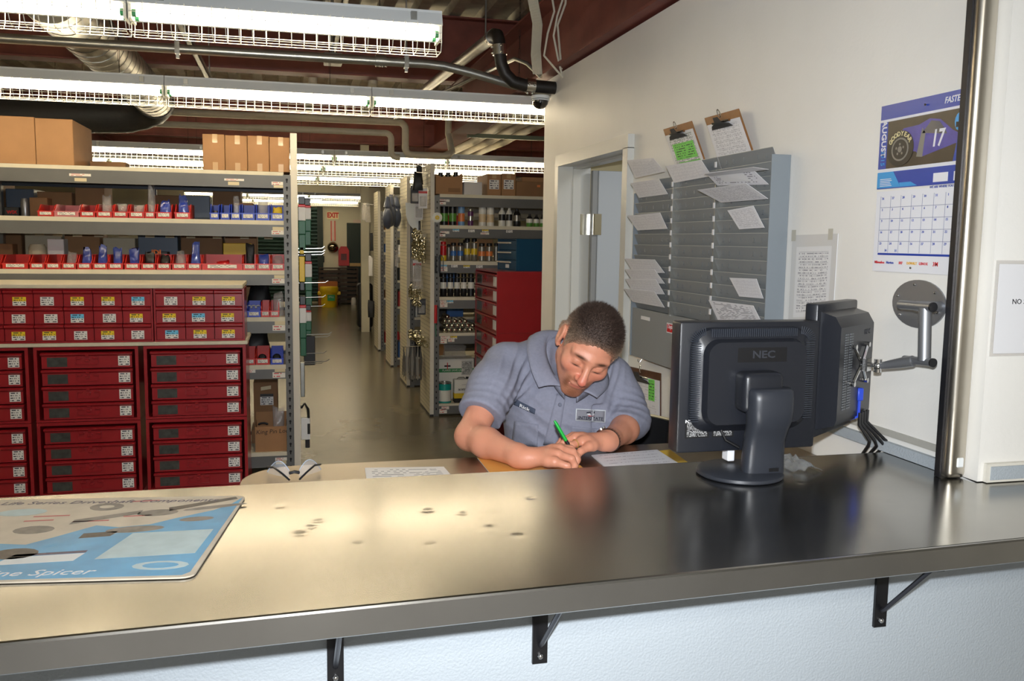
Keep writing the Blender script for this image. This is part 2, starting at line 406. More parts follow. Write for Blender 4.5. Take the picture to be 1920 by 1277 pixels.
pipe('insulated_pipe', [(-5, 9.03, 2.67), (-.4, 9.03, 2.67), (-.2, 8.85, 2.655), (.93, 8.85, 2.655)]+arc((.93, 8.85, 2.60), .055, math.pi/2, 0, (1,0,0), (0,0,1), 5)+[(.985, 8.85, 2.48)]+arc((1.04, 8.85, 2.48), .055, math.pi, 1.5*math.pi, (1,0,0), (0,0,1), 5)+[(1.07, 8.85, 2.425)], .03, m_pvc, 'cream jacketed pipe with a short drop, lower of the pair')
for i in range(3):
    xx = 2.0+.16*i
    pipe('insulated_pipe', [(xx, 5.9, 2.74), (xx, 9.3, 2.72), (xx-.02, 9.5, 2.70), (xx-.02, 12.5, 2.72)], .042, m_pvc, 'cream jacketed pipe running off behind the partition corner, %s of three from the wall' % NTH[i])
k = MB(); k.box(1.7, 2.6, 8.6, 8.64, 2.62, 2.66)
for xx in (1.74, 2.56): k.tube([(xx, 8.62, 2.66), (xx, 8.62, DECK)], .006, 6)
tag(k.build('pipe_hanger', M('green_strut', (128,134,108), .5, .3)), 'green strut trapeze carrying three cream pipes', 'hanger')
for xx, y0, y1 in ((.20, 8.0, 8.8), (.72, 7.9, 8.9)):
    pipe('stub_pipe', [(xx+.02, y0+.2, 3.6), (xx+.02, y0+.2, 3.0), (xx, y0+.4, 2.90), (xx, 8.80, 2.85)], .04, m_pvc, 'short cream pipe stub dropping to the pipe pair, %s the duct' % ('nearer' if xx < .5 else 'farther from'))
# cast iron drain
t = thing('drain_pipe', 'black cast iron drain pipe with clamped elbows entering the wall corner', 'pipe', (1.2, 4.9, 2.45))
MB().tube([(1.13, 9.0, 2.95), (1.13, 5.02, 2.765)], .036, 14).build('steel_pipe', m_galv, t, smooth=True)
ip = [Vector((1.13, 5.03, 2.766)), Vector((1.132, 4.97, 2.768)), Vector((1.137, 4.92, 2.755)), Vector((1.142, 4.90, 2.72)), Vector((1.146, 4.90, 2.66)), Vector((1.155, 4.90, 2.60)), Vector((1.18, 4.90, 2.545)), Vector((1.225, 4.90, 2.505)), Vector((1.29, 4.90, 2.49)), Vector((1.47, 4.90, 2.484))]
MB().tube(ip, .035, 14).build('iron_elbow', m_iron, t, smooth=True)
for (a, c) in ((Vector((1.143, 4.90, 2.70)), Vector((1.147, 4.90, 2.645))), (Vector((1.30, 4.90, 2.49)), Vector((1.35, 4.90, 2.488))), (Vector((1.13, 5.06, 2.767)), Vector((1.13, 5.01, 2.766)))):
    k = MB(); k.tube([a, c], .041, 14)
    d = (c-a).normalized(); q = Vector((0, -1, 0)) if abs(d.y) < .5 else Vector((1, 0, 0))
    for s in (.2, .8): k.ball(a+(c-a)*s+q*.043, .007, 8)
    for s in (.2, .8): k.ball(a+(c-a)*s+d.cross(q)*.043, .007, 8)
    k.build('band_clamp', m_steelband, t, smooth=True)
MB().tube([(1.13, 5.2, 2.80), (1.13, 5.2, DECK)], .005, 6).build('hanger_rod', m_galv, t)
# dome camera
t = thing('dome_camera', 'black security dome with a pale ring under the drain pipe', 'camera', (1.385, 4.9, 2.40))
MB().lathe([(.052, .052), (.05, .07), (.03, .076), (.0, .076)], 20, c=(1.385, 4.9, 2.366)).build('housing', m_enam, t, smooth=True)
MB().lathe([(0, 0), (.018, .003), (.033, .013), (.043, .028), (.046, .05), (.044, .056)], 20, c=(1.385, 4.9, 2.362)).build('dome', M('smoked_dome', (12,12,14), .06, coat=1), t, smooth=True)
MB().tube([(1.385+.047*math.cos(a*math.pi/10), 4.9+.047*math.sin(a*math.pi/10), 2.412) for a in range(20)], .004, 6, closed=True).build('ring', m_enam, t, smooth=True)
# cables on the wall corner
m_cable = M('pale_cable', (196,190,172), .6)
for i, (dx, zb, zt) in enumerate(((0, 2.52, 3.1), (.03, 2.56, 3.2), (-.05, 2.50, 3.15))):
    pts = [(1.455+dx*.2, 4.72+dx, zb)]+[(1.40+dx+.02*math.sin(q*2+i), 4.72-.03*q+dx*.5, zb+(zt-zb)*q/6) for q in range(1, 7)]
    tag(MB().tube(pts, .006, 6).build('data_cable', m_cable, smooth=True), ('pale cable looping up from the wall corner, thickest bend', 'pale cable strapped beside the wall corner', 'pale cable hanging loosest from the wall corner')[i], 'cable')
k = MB()
for i in range(9):
    x0 = 1.30+.006*i; k.tube([(x0+.02, 4.82, 2.54), (x0-.02, 4.72, 2.62+.004*i), (x0-.06, 4.55, 2.74), (x0-.18, 4.3, 2.9), (x0-.32, 3.9, 3.6)], .004, 5)
tag(k.build('cable_bundle', m_cable, smooth=True), 'bundle of thin pale cables crossing above the drain pipe', 'cable')
pipe('thin_conduit', [(1.40, 4.95, 2.55), (1.33, 5.0, 2.63), (1.27, 5.05, 2.66), (1.05, 6.2, 2.64), (.9, 7.8, 2.66)], .011, m_galv, 'thin bent steel conduit behind the drain pipe')
# junction boxes hung on the deck
for i, (xx, yy, zz) in enumerate(((.33, 4.2, 3.02), (.30, 6.2, 2.78))):
    k = MB(); k.rbox(xx-.06, xx+.06, yy-.06, yy+.06, zz, zz+.07, .006); k.tube([(xx, yy, zz+.07), (xx, yy, DECK)], .011, 8)
    k.ball((xx-.03, yy-.062, zz+.035), .006, 6); k.ball((xx+.03, yy-.062, zz+.035), .006, 6)
    tag(k.build('junction_box', m_galv), ('square steel junction box above the light over the desk', 'square steel junction box above the light at the corner')[i], 'junction box')
# crumpled plastic sheet tucked above the wall
k = MB(); n = 14
vs = []; fs = []
for i in range(n+1):
    for j in range(5):
        u = i/n; v = j/4
        vs.append((1.10+.36*v+.02*math.sin(9*u), 3.30-.9*u, 2.535+.05*abs(math.sin(7*u+3*v))+.06*v))
for i in range(n):
    for j in range(4): fs.append((i*5+j, i*5+j+1, (i+1)*5+j+1, (i+1)*5+j))
k.add(vs, fs)
o = tag(k.build('plastic_sheet', M('grey_plastic_sheet', (176,178,172), .35, bump=.4, bscale=14), smooth=60), 'crumpled grey plastic sheet tucked over the top of the wall', 'plastic sheet')
sm = o.modifiers.new('thickness', 'SOLIDIFY'); sm.thickness = .004
# ------------------------------------------------------------------ stainless counter
CZ = 1.10
def stainless(name, col, rough, scratch=.03, scale=(60, 6, 6)):
    m = M(name, col, rough, 1.0, var=.08, vscale=5)
    nt = m.node_tree; N = nt.nodes; L = nt.links; b = N['Principled BSDF']
    tc = N.new('ShaderNodeTexCoord'); mp = N.new('ShaderNodeMapping'); mp.inputs['Scale'].default_value = scale
    L.new(tc.outputs['Object'], mp.inputs[0])
    n = N.new('ShaderNodeTexNoise'); n.inputs['Scale'].default_value = 18; n.inputs['Detail'].default_value = 5; L.new(mp.outputs[0], n.inputs['Vector'])
    n2 = N.new('ShaderNodeTexNoise'); n2.inputs['Scale'].default_value = 2.2; n2.inputs['Detail'].default_value = 4; L.new(tc.outputs['Object'], n2.inputs['Vector'])
    r = N.new('ShaderNodeMapRange'); r.inputs[1].default_value = .3; r.inputs[2].default_value = .7; r.inputs[3].default_value = rough-.03; r.inputs[4].default_value = rough+.05
    L.new(n2.outputs['Fac'], r.inputs[0]); L.new(r.outputs[0], b.inputs['Roughness'])
    bp = N.new('ShaderNodeBump'); bp.inputs['Strength'].default_value = scratch; bp.inputs['Distance'].default_value = .002
    L.new(n.outputs['Fac'], bp.inputs['Height']); L.new(bp.outputs[0], b.inputs['Normal'])
    return m
m_ss = stainless('stainless_counter', (172,170,165), .19)
m_ss2 = stainless('stainless_post', (204,198,186), .30, .03, (40, 40, 1))
def fy(x): return 1.213+.038*x
k = MB(); nx, ny = 420, 90; xa, xb = -1.2, 1.468
dents = [(P(px, py, Z=CZ), s) for px, py, s in ((563,1001,.012),(583,988,.008),(596,977,.008),(672,1020,.006),(802,957,.010),(868,963,.007),(919,988,.007),(970,1004,.007),(995,934,.006),(806,1021,.006),(526,950,.006),(672,952,.005),(1500,905,.005),(1668,943,.005),(925,957,.005))]
vs = []; fs = []
for i in range(nx+1):
    x = xa+(xb-xa)*i/nx; y0 = fy(x)+.006
    for j in range(ny+1):
        y = y0+(1.893-y0)*j/ny; z = CZ
        for d, s in dents:
            q = ((x-d.x)**2+(y-d.y)**2)/(s*s)
            if q < 9: z -= .0012*math.exp(-q)
        z += .0006*math.sin(3*x+1)*math.sin(4*y)
        vs.append((x, y, z))
for i in range(nx):
    for j in range(ny): a = i*(ny+1)+j; fs.append((a, a+ny+1, a+ny+2, a+1))
k.add(vs, fs)
def edge_strip(x0, x1, n):                   # rolled front edge
    prof = [(.006, 0), (.002, -.001), (0, -.004), (0, -.042), (.004, -.045), (.20, -.045)]
    vs = []; fs = []
    for i in range(n+1):
        x = x0+(x1-x0)*i/n
        vs += [(x, fy(x)+a, CZ+c) for a, c in prof]
    m_ = len(prof)
    for i in range(n):
        for j in range(m_-1): a = i*m_+j; fs.append((a, a+m_, a+m_+1, a+1))
    k.add(vs, fs)
edge_strip(-4.9, 3.4, 20)
k.add([(-4.9, fy(-4.9)+.006, CZ), (xa, fy(xa)+.006, CZ), (xa, 1.893, CZ), (-4.9, 1.893, CZ)], [(0, 1, 2, 3)])
k.add([(xb, fy(xb)+.006, CZ), (3.4, fy(3.4)+.006, CZ), (3.4, 1.60, CZ), (xb, 1.60, CZ)], [(0, 1, 2, 3)])
k.add([(-4.9, 1.893, CZ), (xb, 1.893, CZ), (xb, 1.893, CZ-.045), (-4.9, 1.893, CZ-.045)], [(0, 1, 2, 3)])
k.add([(-4.9, 1.893, CZ-.045), (xb, 1.893, CZ-.045), (xb, 1.4, CZ-.045), (-4.9, 1.4, CZ-.045)], [(0, 1, 2, 3)])
ctr = tag(k.build('service_counter', m_ss, smooth=25, org=(0, 1.55, 1.055), fix=False), 'long brushed stainless counter top with small dents and folded edge', 'counter')
# brackets under the counter
m_blk = M('black_bracket_paint', (14,14,17), .4)
for i, (px, lb) in enumerate(((628, 'under the counter beside the printed mat'), (1012, 'under the middle of the counter'), (1647, 'under the counter below the steel post'))):
    c = P(px, 1160, Y=1.42); x = c.x
    t = thing('counter_bracket', 'black steel bracket with diagonal rod '+lb, 'bracket', (x, 1.42, .88), 'counter brackets')
    MB().box(x-.0135, x+.0135, 1.414, 1.42, .883, 1.055).build('wall_plate', m_blk, t)
    MB().box(x-.0135, x+.0135, 1.27, 1.415, 1.049, 1.055).build('support_arm', m_blk, t)
    MB().tube([(x, 1.412, .917), (x, 1.402, .925), (x+.003, 1.30, 1.035), (x+.003, 1.285, 1.05)], .0045, 8).build('brace_rod', M('dark_rod', (70,70,76), .3, .8), t, smooth=True)
    MB().ball((x, 1.412, .897), .0055, 8).build('screw', m_screw, t, smooth=True)
# ------------------------------------------------------------------ printed counter mat
tl, tr, br = P(-12, 941, Z=CZ), P(381, 934, Z=CZ), P(362, 1086, Z=CZ)
ux = (tr-tl); ux.z = 0; ux.normalize(); uy = Vector((-ux.y, ux.x, 0)); mo = br - uy*0; MH = (tr-br).dot(uy)
MW = .62
t = thing('counter_mat', 'worn blue and cream printed parts mat lying on the counter', 'mat', (br.x-.3, br.y+.2, CZ+.001))
def mp_(u, v, h=0.0): q = br - ux*(MW*(1-u)) + uy*(MH*v); return Vector((q.x, q.y, CZ+.0012+h))
cr = .03
def rr(u0, u1, v0, v1, r, n=4):
    out = []
    for (cu, cv, a0) in ((u1-r, v0+r*1.3, -90), (u1-r, v1-r*1.3, 0), (u0+r, v1-r*1.3, 90), (u0+r, v0+r*1.3, 180)):
        for i in range(n+1):
            a = math.radians(a0+90*i/n); out.append((cu+r*math.cos(a), cv+r*1.3*math.sin(a)))
    return out
m_mat = M('mat_cream_print', (176,166,150), .45, var=.14, vscale=16)
m_matblue = M('mat_blue_print', (62,138,178), .42, var=.16, vscale=14)
m_matgrey = M('mat_grey_part', (112,106,100), .5, var=.25, vscale=40)
m_matdark = M('mat_dark_part', (70,64,60), .5, var=.3, vscale=60)
m_matpale = M('mat_pale_panel', (158,178,182), .5, var=.08, vscale=30)
m_matwhite = M('mat_lettering_pale', (196,200,200), .5)
m_matink = M('mat_lettering_dark', (70,62,84), .5)
m_matred = M('mat_red_print', (170,80,80), .5)
o = rr(0, 1, 0, 1, cr); MB().prism([mp_(u, v) for u, v in o], (0, 0, .0025)).build('rubber_sheet', [m_mat, ], t)
H0 = .0027
def decal(poly, mat, name, h=0.0): return MB().prism([mp_(u, v, H0+h) for u, v in poly], (0, 0, .0002)).build(name, mat, t)
blue = [(.0, .02), (.97, .02), (.985, .05), (.993, .97), (.97, .86), (.93, .78), (.84, .68), (.78, .60), (.70, .57), (.63, .60), (.55, .46), (.50, .38), (.42, .40), (.36, .30), (.27, .30), (.18, .22), (.08, .20), (0, .14)]
decal(blue, m_matblue, 'blue_print_field')
def ov(u, v, a, c, n=14, rot=0): return [(u+a*math.cos(2*math.pi*i/n)*math.cos(rot)-c*math.sin(2*math.pi*i/n)*math.sin(rot), v+a*math.cos(2*math.pi*i/n)*math.sin(rot)+c*math.sin(2*math.pi*i/n)*math.cos(rot)) for i in range(n)]
for (u, v, a, c, mt, rot) in ((.60,.86,.05,.055,m_matgrey,.1),(.60,.86,.022,.022,m_mat,.1),(.47,.56,.055,.05,m_matgrey,.2),(.75,.54,.08,.04,m_matgrey,.25),(.77,.76,.06,.045,m_matgrey,.3),(.90,.66,.05,.03,m_matgrey,.3),(.50,.28,.06,.06,m_matdark,0),(.30,.24,.075,.07,m_matdark,.1),(.37,.80,.07,.05,m_matpale,.2),(.93,.83,.10,.02,m_matgrey,.45)):
    decal(ov(u, v, a, c, rot=rot), mt, 'printed_part_picture', .0003 if mt is m_mat else .0001)
decal([(.10,.40),(.36,.52),(.36,.58),(.10,.46)], m_matgrey, 'printed_shaft_picture', .0001)
decal([(.55,.62),(.72,.75),(.72,.80),(.55,.68)], m_matgrey, 'printed_shaft_picture', .0001)
decal([(.80,.78),(.98,.95),(.97,.98),(.79,.83)], m_matdark, 'printed_shaft_picture', .0001)
decal([(.62,.44),(.70,.46),(.71,.52),(.62,.50)], m_matdark, 'printed_shaft_picture', .0001)
decal([(.72,.20),(.965,.24),(.97,.52),(.755,.49)], m_matpale, 'pale_print_panel', .0001)
decal([(.48,.16),(.67,.19),(.68,.27),(.50,.24)], m_matwhite, 'white_print_panel', .0001)
decal([(.50,.245),(.68,.275),(.68,.30),(.505,.27)], m_matink, 'purple_print_bar', .0001)
for (u, v, w_) in ((.47,.74,.10),(.62,.90,.0),(.70,.94,.08),(.60,.66,.10),(.45,.68,.08),(.72,.72,.08)):
    if w_: decal([(u-w_/2, v-.01), (u+w_/2, v-.01+.01), (u+w_/2, v+.012), (u-w_/2, v+.002)], m_matred, 'red_caption', .0001)
fr = lambda u, v: frame(mp_(u, v, H0+.0003), ux, uy)
text('Spicer Life Series Driveshaft Components', .026, fr(.53, .935), m_matink, t, shear=.3, sx=1.1, ext=.0001)
text('demand genuine Spicer', .033, fr(.46, .075), m_matwhite, t, shear=.3, sx=1.15, ext=.0001)
decal(ov(.90, .12, .07, .045), m_matpale, 'oval_emblem', .0001); decal(ov(.90, .12, .045, .028), m_matblue, 'oval_emblem', .0003)
# ------------------------------------------------------------------ steel post and the jamb beside it
t = thing('steel_post', 'tall bright stainless post standing on the counter beside the wall end', 'post', (1.45, 1.65, CZ+.001))
k = MB(); z0, z1 = CZ+.001, 2.598
k.rbox(1.4275, 1.477, 1.630, 1.668, z0, z1, .014, 6)
k.build('channel', m_ss2, t, smooth=True)
MB().box(1.4215, 1.427, 1.652, 1.668, z0, z1).build('guide_lip', M('shaded_stainless', (60,60,64), .45, .8), t)  # dark metal colour paints in the shade on the post's side face
MB().rbox(1.447, 1.464, 1.627, 1.634, CZ+.028, CZ+.05, .002, 1).build('adhesive_pad', m_enam, t)
k = MB(); k.box(1.492, 3.4, 1.588, 1.599, CZ+.002, CZ+.044)
o = struct(k, 'trim_counter_raceway', M('raceway_vinyl', (216,212,200), .5))
MB().box(1.50, 3.39, 1.585, 1.589, CZ+.008, CZ+.038).build('cover', m_wallfront, o)
k = MB(); k.box(WX-.012, WX, 1.71, 2.3, CZ+.001, CZ+.028); o = struct(k, 'trim_wall_ledge', m_wallfront)
k = MB(); k.box(WX-.006, WX, 1.71, 2.3, 1.142, 1.158); struct(k, 'trim_wall_ledge_upper', M('grey_edge_trim', (170,168,160), .5))
# notice taped to the wall by the post
m_paper = M('white_paper', (222,222,224), .6)
m_ink = M('print_ink', (40,40,46), .6)
a, c = P(1868, 488, Y=1.598), P(1858, 668, Y=1.598)
t = thing('wall_notice', 'white notice reading NO S in a clear sleeve on the wall end', 'notice', (1.6, 1.597, c.z))
MB().box(a.x, a.x+.216, 1.5965, 1.5975, c.z, a.z).build('sleeve', M('clear_sleeve', (224,220,214), .25, alpha=.35), t)
MB().box(a.x+.008, a.x+.21, 1.5958, 1.5964, c.z+.006, a.z-.008).build('sheet', m_paper, t)
q = P(1898, 566, Y=1.595); text('NO S', .016, frame((q.x, 1.5955, q.z), (1,0,0), (0,0,1)), m_ink, t, align='LEFT')
# ------------------------------------------------------------------ first monitor, back to the camera
m_mon = M('monitor_black_plastic', (30,32,38), .34, bump=.03, bscale=400)
m_mond = M('monitor_dark_recess', (12,12,15), .5)
m_mong = M('monitor_grey_stand', (42,45,52), .4)
YP = 1.80
TL, TR_, BL = P(1275, 605, Y=YP), P(1537, 600, Y=YP), P(1272, 850, Y=YP)
x0, x1, z1, z0 = TL.x, TR_.x, (TL.z+TR_.z)/2, BL.z
t = thing('desktop_monitor', 'black flat monitor on a curved grey stand at the counter edge, back turned', 'monitor', (.985, 1.765, CZ+.001))
MB().rbox(x0, x1, YP-.004, YP+.045, z0, z1, .006, 2).build('bezel', m_mon, t, smooth=True)
def rrect(cx, cz, w, h, r, y, n=6):
    out = []
    for sx, sz, a0 in ((1, 1, 0), (-1, 1, 90), (-1, -1, 180), (1, -1, 270)):
        for i in range(n+1):
            a = math.radians(a0+90*i/n); out.append((cx+sx*(w/2-r)+r*math.cos(a), y, cz+sz*(h/2-r)+r*math.sin(a)))
    return out
cx = (x0+x1)/2; cz = z0+(z1-z0)*.545; W, Hh = (x1-x0), (z1-z0)
k = MB(); rings = [rrect(cx, cz+.004, W*.86, Hh*.80, .05, YP-.004), rrect(cx, cz+.004, W*.83, Hh*.77, .045, YP-.014), rrect(cx, cz, W*.72, Hh*.66, .035, YP-.022), rrect(cx, cz, W*.69, Hh*.62, .03, YP-.040)]
n = len(rings[0])
for r in rings: k.add(r, [])
for i in range(3):
    for j in range(n): k.f.append([i*n+j, i*n+(j+1) % n, (i+1)*n+(j+1) % n, (i+1)*n+j]); k.m.append(0)
k.f.append([3*n+j for j in range(n)]); k.m.append(0)
k.build('rear_housing', m_mon, t, smooth=45)
k = MB()                                     # ring of cooling fins round the housing
def ring_pt(u):
    L1, L2 = Hh*.60, W*.62; tot = L1*2+L2; d = u*tot
    if d < L1: return (cx-W*.405, cz-Hh*.30+d), (1, 0)
    if d < L1+L2: return (cx-W*.31+(d-L1), cz+Hh*.375), (0, 1)
    return (cx+W*.405, cz+Hh*.30-(d-L1-L2)), (-1, 0)
for i in range(112):
    (px, pz), (ax, az) = ring_pt((i+.5)/112)
    a, c = (.011, .0009) if ax else (.0009, .009)
    k.box(px-a, px+a, YP-.0205, YP-.013, pz-c, pz+c)
for sx in (-1, 1):
    for i in range(10):
        a = math.radians(9*i+4); cxx, czz = cx+sx*W*.335, cz+Hh*.305
        dx, dz = sx*math.cos(a), math.sin(a)
        k.tube([(cxx+dx*.020, YP-.017, czz+dz*.016), (cxx+dx*.040, YP-.016, czz+dz*.034)], .0011, 4)
tag(k.build('cooling_fins', M('monitor_fin', (52,56,64), .3), t), kind='stuff')
text('NEC', .023, frame((cx+.012, YP-.0405, cz+Hh*.215), (1,0,0), (0,0,1)), M('embossed_mark', (50,52,58), .35), t, sx=1.25, bold=.0006)
MB().box(cx-.052, cx+.07, YP-.0403, YP-.0395, cz+Hh*.16, cz+Hh*.27).build('logo_plate', m_mond, t)
for (u0, u1) in ((.055, .225), (.245, .40)):
    k = MB(); xa_, xb_ = x0+W*u0, x0+W*u1; k.quad((xa_, YP-.0048, z0+Hh*.115), (xb_, YP-.0048, z0+Hh*.115), (xb_, YP-.0048, z0+Hh*.26), (xa_, YP-.0048, z0+Hh*.26))
    k.build('rating_label', print_mat('monitor_label', (16,16,18), (190,190,190), 15, .5, 70), t)
text('NEC', .009, frame((x0+W*.09, YP-.0053, z0+Hh*.245), (1,0,0), (0,0,1)), m_paper, t, sx=1.4, bold=.0004)
MB().rbox(x0+W*.665, x0+W*.69, YP-.006, YP-.0035, z0+Hh*.14, z0+Hh*.205, .0008, 1).build('white_tag', m_paper, t)
# stand
k = MB(); path = [(.102, 1.735, CZ+.012, .044), (.099, 1.735, CZ+.05, .044), (.097, 1.733, CZ+.085, .044), (.098, 1.724, CZ+.112, .050), (.102, 1.716, CZ+.132, .056), (.106, 1.716, CZ+.155, .060), (.106, 1.716, CZ+.182, .060), (.106, 1.718, CZ+.200, .058), (.100, 1.722, CZ+.206, .05)]
SX = P(1437, 850, Y=1.72).x
n = 16; base = 0
for i, (w_, y, z, d) in enumerate(path):
    k.add([(SX+math.copysign(abs(math.cos(a))**.5, math.cos(a))*w_/2*.98, y+d/2-d/2*1.0+math.copysign(abs(math.sin(a))**.7, math.sin(a))*d/2, z) for a in [2*math.pi*j/n for j in range(n)]], [])
for i in range(len(path)-1):
    for j in range(n): k.f.append([i*n+j, i*n+(j+1) % n, (i+1)*n+(j+1) % n, (i+1)*n+j]); k.m.append(0)
k.f.append([(len(path)-1)*n+j for j in range(n)]); k.m.append(0)
k.build('stand_column', m_mong, t, smooth=50)
MB().rbox(SX-.062, SX+.036, 1.716, 1.770, CZ+.150, CZ+.240, .014, 3).build('stand_neck_cover', m_mon, t, smooth=True)
MB().rbox(SX-.038, SX+.038, 1.74, 1.775, CZ+.19, CZ+.235, .008, 2).build('stand_hinge', m_mon, t, smooth=True)
k = MB(); prof = [(.094, 0), (.097, .003), (.096, .009), (.088, .013), (.0, .016)]
k.lathe(prof, 32, c=(0, 0, 0), T=Tr(.985, 1.768, CZ+.001) @ Matrix.Diagonal((1, 1.02, 1, 1))); k.build('stand_base', m_mong, t, smooth=True)
MB().box(SX+.004, SX+.028, 1.7125, 1.716, CZ+.018, CZ+.026).build('cable_notch', m_mond, t)
k = MB(); k.tube([(x0+W*.29, YP-.008, z0+Hh*.27), (x0+W*.30, YP-.012, z0+Hh*.17), (x0+W*.33, YP-.014, z0+Hh*.10), (x0+W*.42, YP-.02, z0+Hh*.04)], .0035, 8)
k.rbox(x0+W*.27, x0+W*.325, YP-.014, YP-.004, z0+Hh*.20, z0+Hh*.285, .003, 1); k.build('power_cord', m_mond, t, smooth=True)
# small things by the monitor stand
k = MB(); q = P(1368, 880, Z=CZ)
k.rbox(q.x-.006, q.x+.012, q.y, q.y+.03, CZ+.0185, CZ+.052, .003, 2); k.rbox(q.x-.022, q.x+.008, q.y+.008, q.y+.034, CZ+.046, CZ+.066, .003, 2); 
tag(k.build('power_adapter', M('white_plastic', (226,228,232), .35)), 'small white plug adapter resting on the monitor stand base', 'adapter')
m_clear = M('clear_plastic', (235,238,240), .08, trans=.9, ior=1.2, bump=.5, bscale=30)
q = P(1492, 885, Z=CZ); k = MB(); rs = random.Random(3); vs = []; fs = []
for i in range(9):
    for j in range(7): vs.append((q.x-.012+.075*i/8, q.y-.01+.11*j/6, CZ+.003+.03*rs.random()*math.sin(math.pi*i/8)*(.5+.5*math.sin(math.pi*j/6))))
for i in range(8):
    for j in range(6): fs.append((i*7+j, (i+1)*7+j, (i+1)*7+j+1, i*7+j+1))
k.add(vs, fs); o = tag(k.build('plastic_wrapper', m_clear), 'crumpled clear plastic wrapper beside the monitor stand', 'wrapper'); sm = o.modifiers.new('thickness', 'SOLIDIFY'); sm.thickness = .0008
# ------------------------------------------------------------------ second monitor on its wall arm
na, fa = Vector((1.206, 1.83, 0)), Vector((1.42, 1.98, 0)); ud = (fa-na).normalized(); nd = Vector((ud.y, -ud.x, 0)); LW = (fa-na).length
T2 = Matrix(((ud.x, -nd.x, 0, na.x), (ud.y, -nd.y, 0, na.y), (0, 0, 1, 1.158), (0, 0, 0, 1)))   # local: x along panel, y into screen side, z up
t = thing('arm_monitor', 'black flat monitor held out on the steel wall arm, seen from behind', 'monitor', (na.x+.1, na.y+.1, 1.158))
MB().rbox(0, LW, 0, .032, 0, .325, .005, 2, T=T2).build('bezel', m_mon, t, smooth=True)
k = MB(); prof = [(.0, .02), (-.045, .035), (-.05, .05), (-.05, .27), (-.035, .295), (0, .305)]
k.add([(x, y, z) for x in (.02, LW-.02) for y, z in prof], [(i, i+1, 6+i+1, 6+i) for i in range(5)]+[tuple(range(5, -1, -1)), tuple(range(6, 12)), (0, 6, 11, 5)], 0, T2)
k.build('rear_housing', m_mon, t, smooth=30)
k = MB()
for i in range(30):
    for q in (0, 1): k.box(.05+.03*q, .07+.03*q, -.0515, -.049, .07+.0062*i, .0735+.0062*i, T=T2)
tag(k.build('vent_slots', M('vent_light', (96,100,104), .4), t), kind='stuff')
text('NEC', .018, frame(T2 @ Vector((.20, -.0508, .25)), ud, (0, 0, 1)), M('embossed_mark', (50,52,58), .35), t, sx=1.2)
MB().box(.04, .085, -.047, -.044, .045, .075, T=T2).build('rating_label', m_paper, t)
VC = T2 @ Vector((LW*.52, -.05, .175))
m_arm = M('satin_steel', (150,152,156), .42, .75)
m_chrome = M('chrome', (222,222,222), .1, 1.0)
t = thing('wall_monitor_mount', 'round satin steel wall mount with jointed arm carrying the second monitor', 'monitor arm', (WX-.004, 1.82, 1.42))
dc = P(1721, 570, X=WX-.004); 
k = MB(); k.lathe([(.0, 0), (.058, 0), (.058, .004), (.0, .0041)], 32, T=Tr(WX-.0005, dc.y, dc.z) @ Matrix.Diagonal((1, 1.6, 1, 1)) @ Matrix.Rotation(-math.pi/2, 4, 'Y')); k.build('wall_disc', m_arm, t, smooth=True)
for i in range(6):
    a = math.radians(60*i+20); MB().ball((WX-.006, dc.y+.076*math.cos(a), dc.z+.047*math.sin(a)), .0038, 8).build('screw', m_screw, t, smooth=True)
AX = 1.40
a1, a2 = P(1688, 571, X=AX), P(1748, 576, X=AX)
k = MB(); k.tube([(WX-.004, (a1.y+a2.y)/2, a1.z), (AX, (a1.y+a2.y)/2, a1.z)], .012, 14); k.tube([a1, a2], .0105, 16); k.build('upper_lug', m_arm, t, smooth=True)
MB().tube([a2, a2+Vector((0, -.004, 0))], .0112, 16).build('end_cap', m_black, t, smooth=True)
b1, b2 = P(1712, 677, X=AX), P(1748, 680, X=AX)
MB().tube([b1+Vector((0, .03, 0)), b2], .0095, 16).build('lower_lug', m_arm, t, smooth=True)
MB().tube([b2, b2+Vector((0, -.004, 0))], .0102, 16).build('end_cap', m_black, t, smooth=True)
k = MB(); u0, u1 = P(1735, 578, X=AX), P(1733, 676, X=AX); k.tube([u0, u1], .014, 16); k.build('upright_tube', m_arm, t, smooth=True)
k = MB(); s0 = b1; s1 = VC+nd*.055; k.tube([s0, s0.lerp(s1, .25), s0.lerp(s1, .6), s1], [.013, .013, .011, .008], 12); k.build('swing_arm', m_arm, t, smooth=True)
k = MB(); k.ball(VC+nd*.05, .012, 12); k.tube([VC+nd*.05+Vector((0, 0, -.016)), VC+nd*.05+Vector((0, 0, .016))], .009, 12); k.tube([VC+nd*.05, VC+nd*.02], .006, 8); k.build('ball_joint', m_chrome, t, smooth=True)
k = MB(); k.cbox((0, 0, 0), (.03, .03, .012), T=frame(VC+nd*.024, ud, nd) @ Matrix.Rotation(math.pi/2, 4, 'X') @ Matrix.Identity(4)); k.build('mount_head', m_chrome, t)
for sx in (-1, 1):
    for sz in (-1, 1):
        e = VC+ud*(.045*sx)+Vector((0, 0, .045*sz))
        k = MB(); k.tube([VC+nd*.012, e+nd*.008], .004, 6); k.tube([e+nd*.014, e+nd*.001], .0065, 8); k.build('mount_claw', m_chrome, t, smooth=True)
KZ_ = 1.02
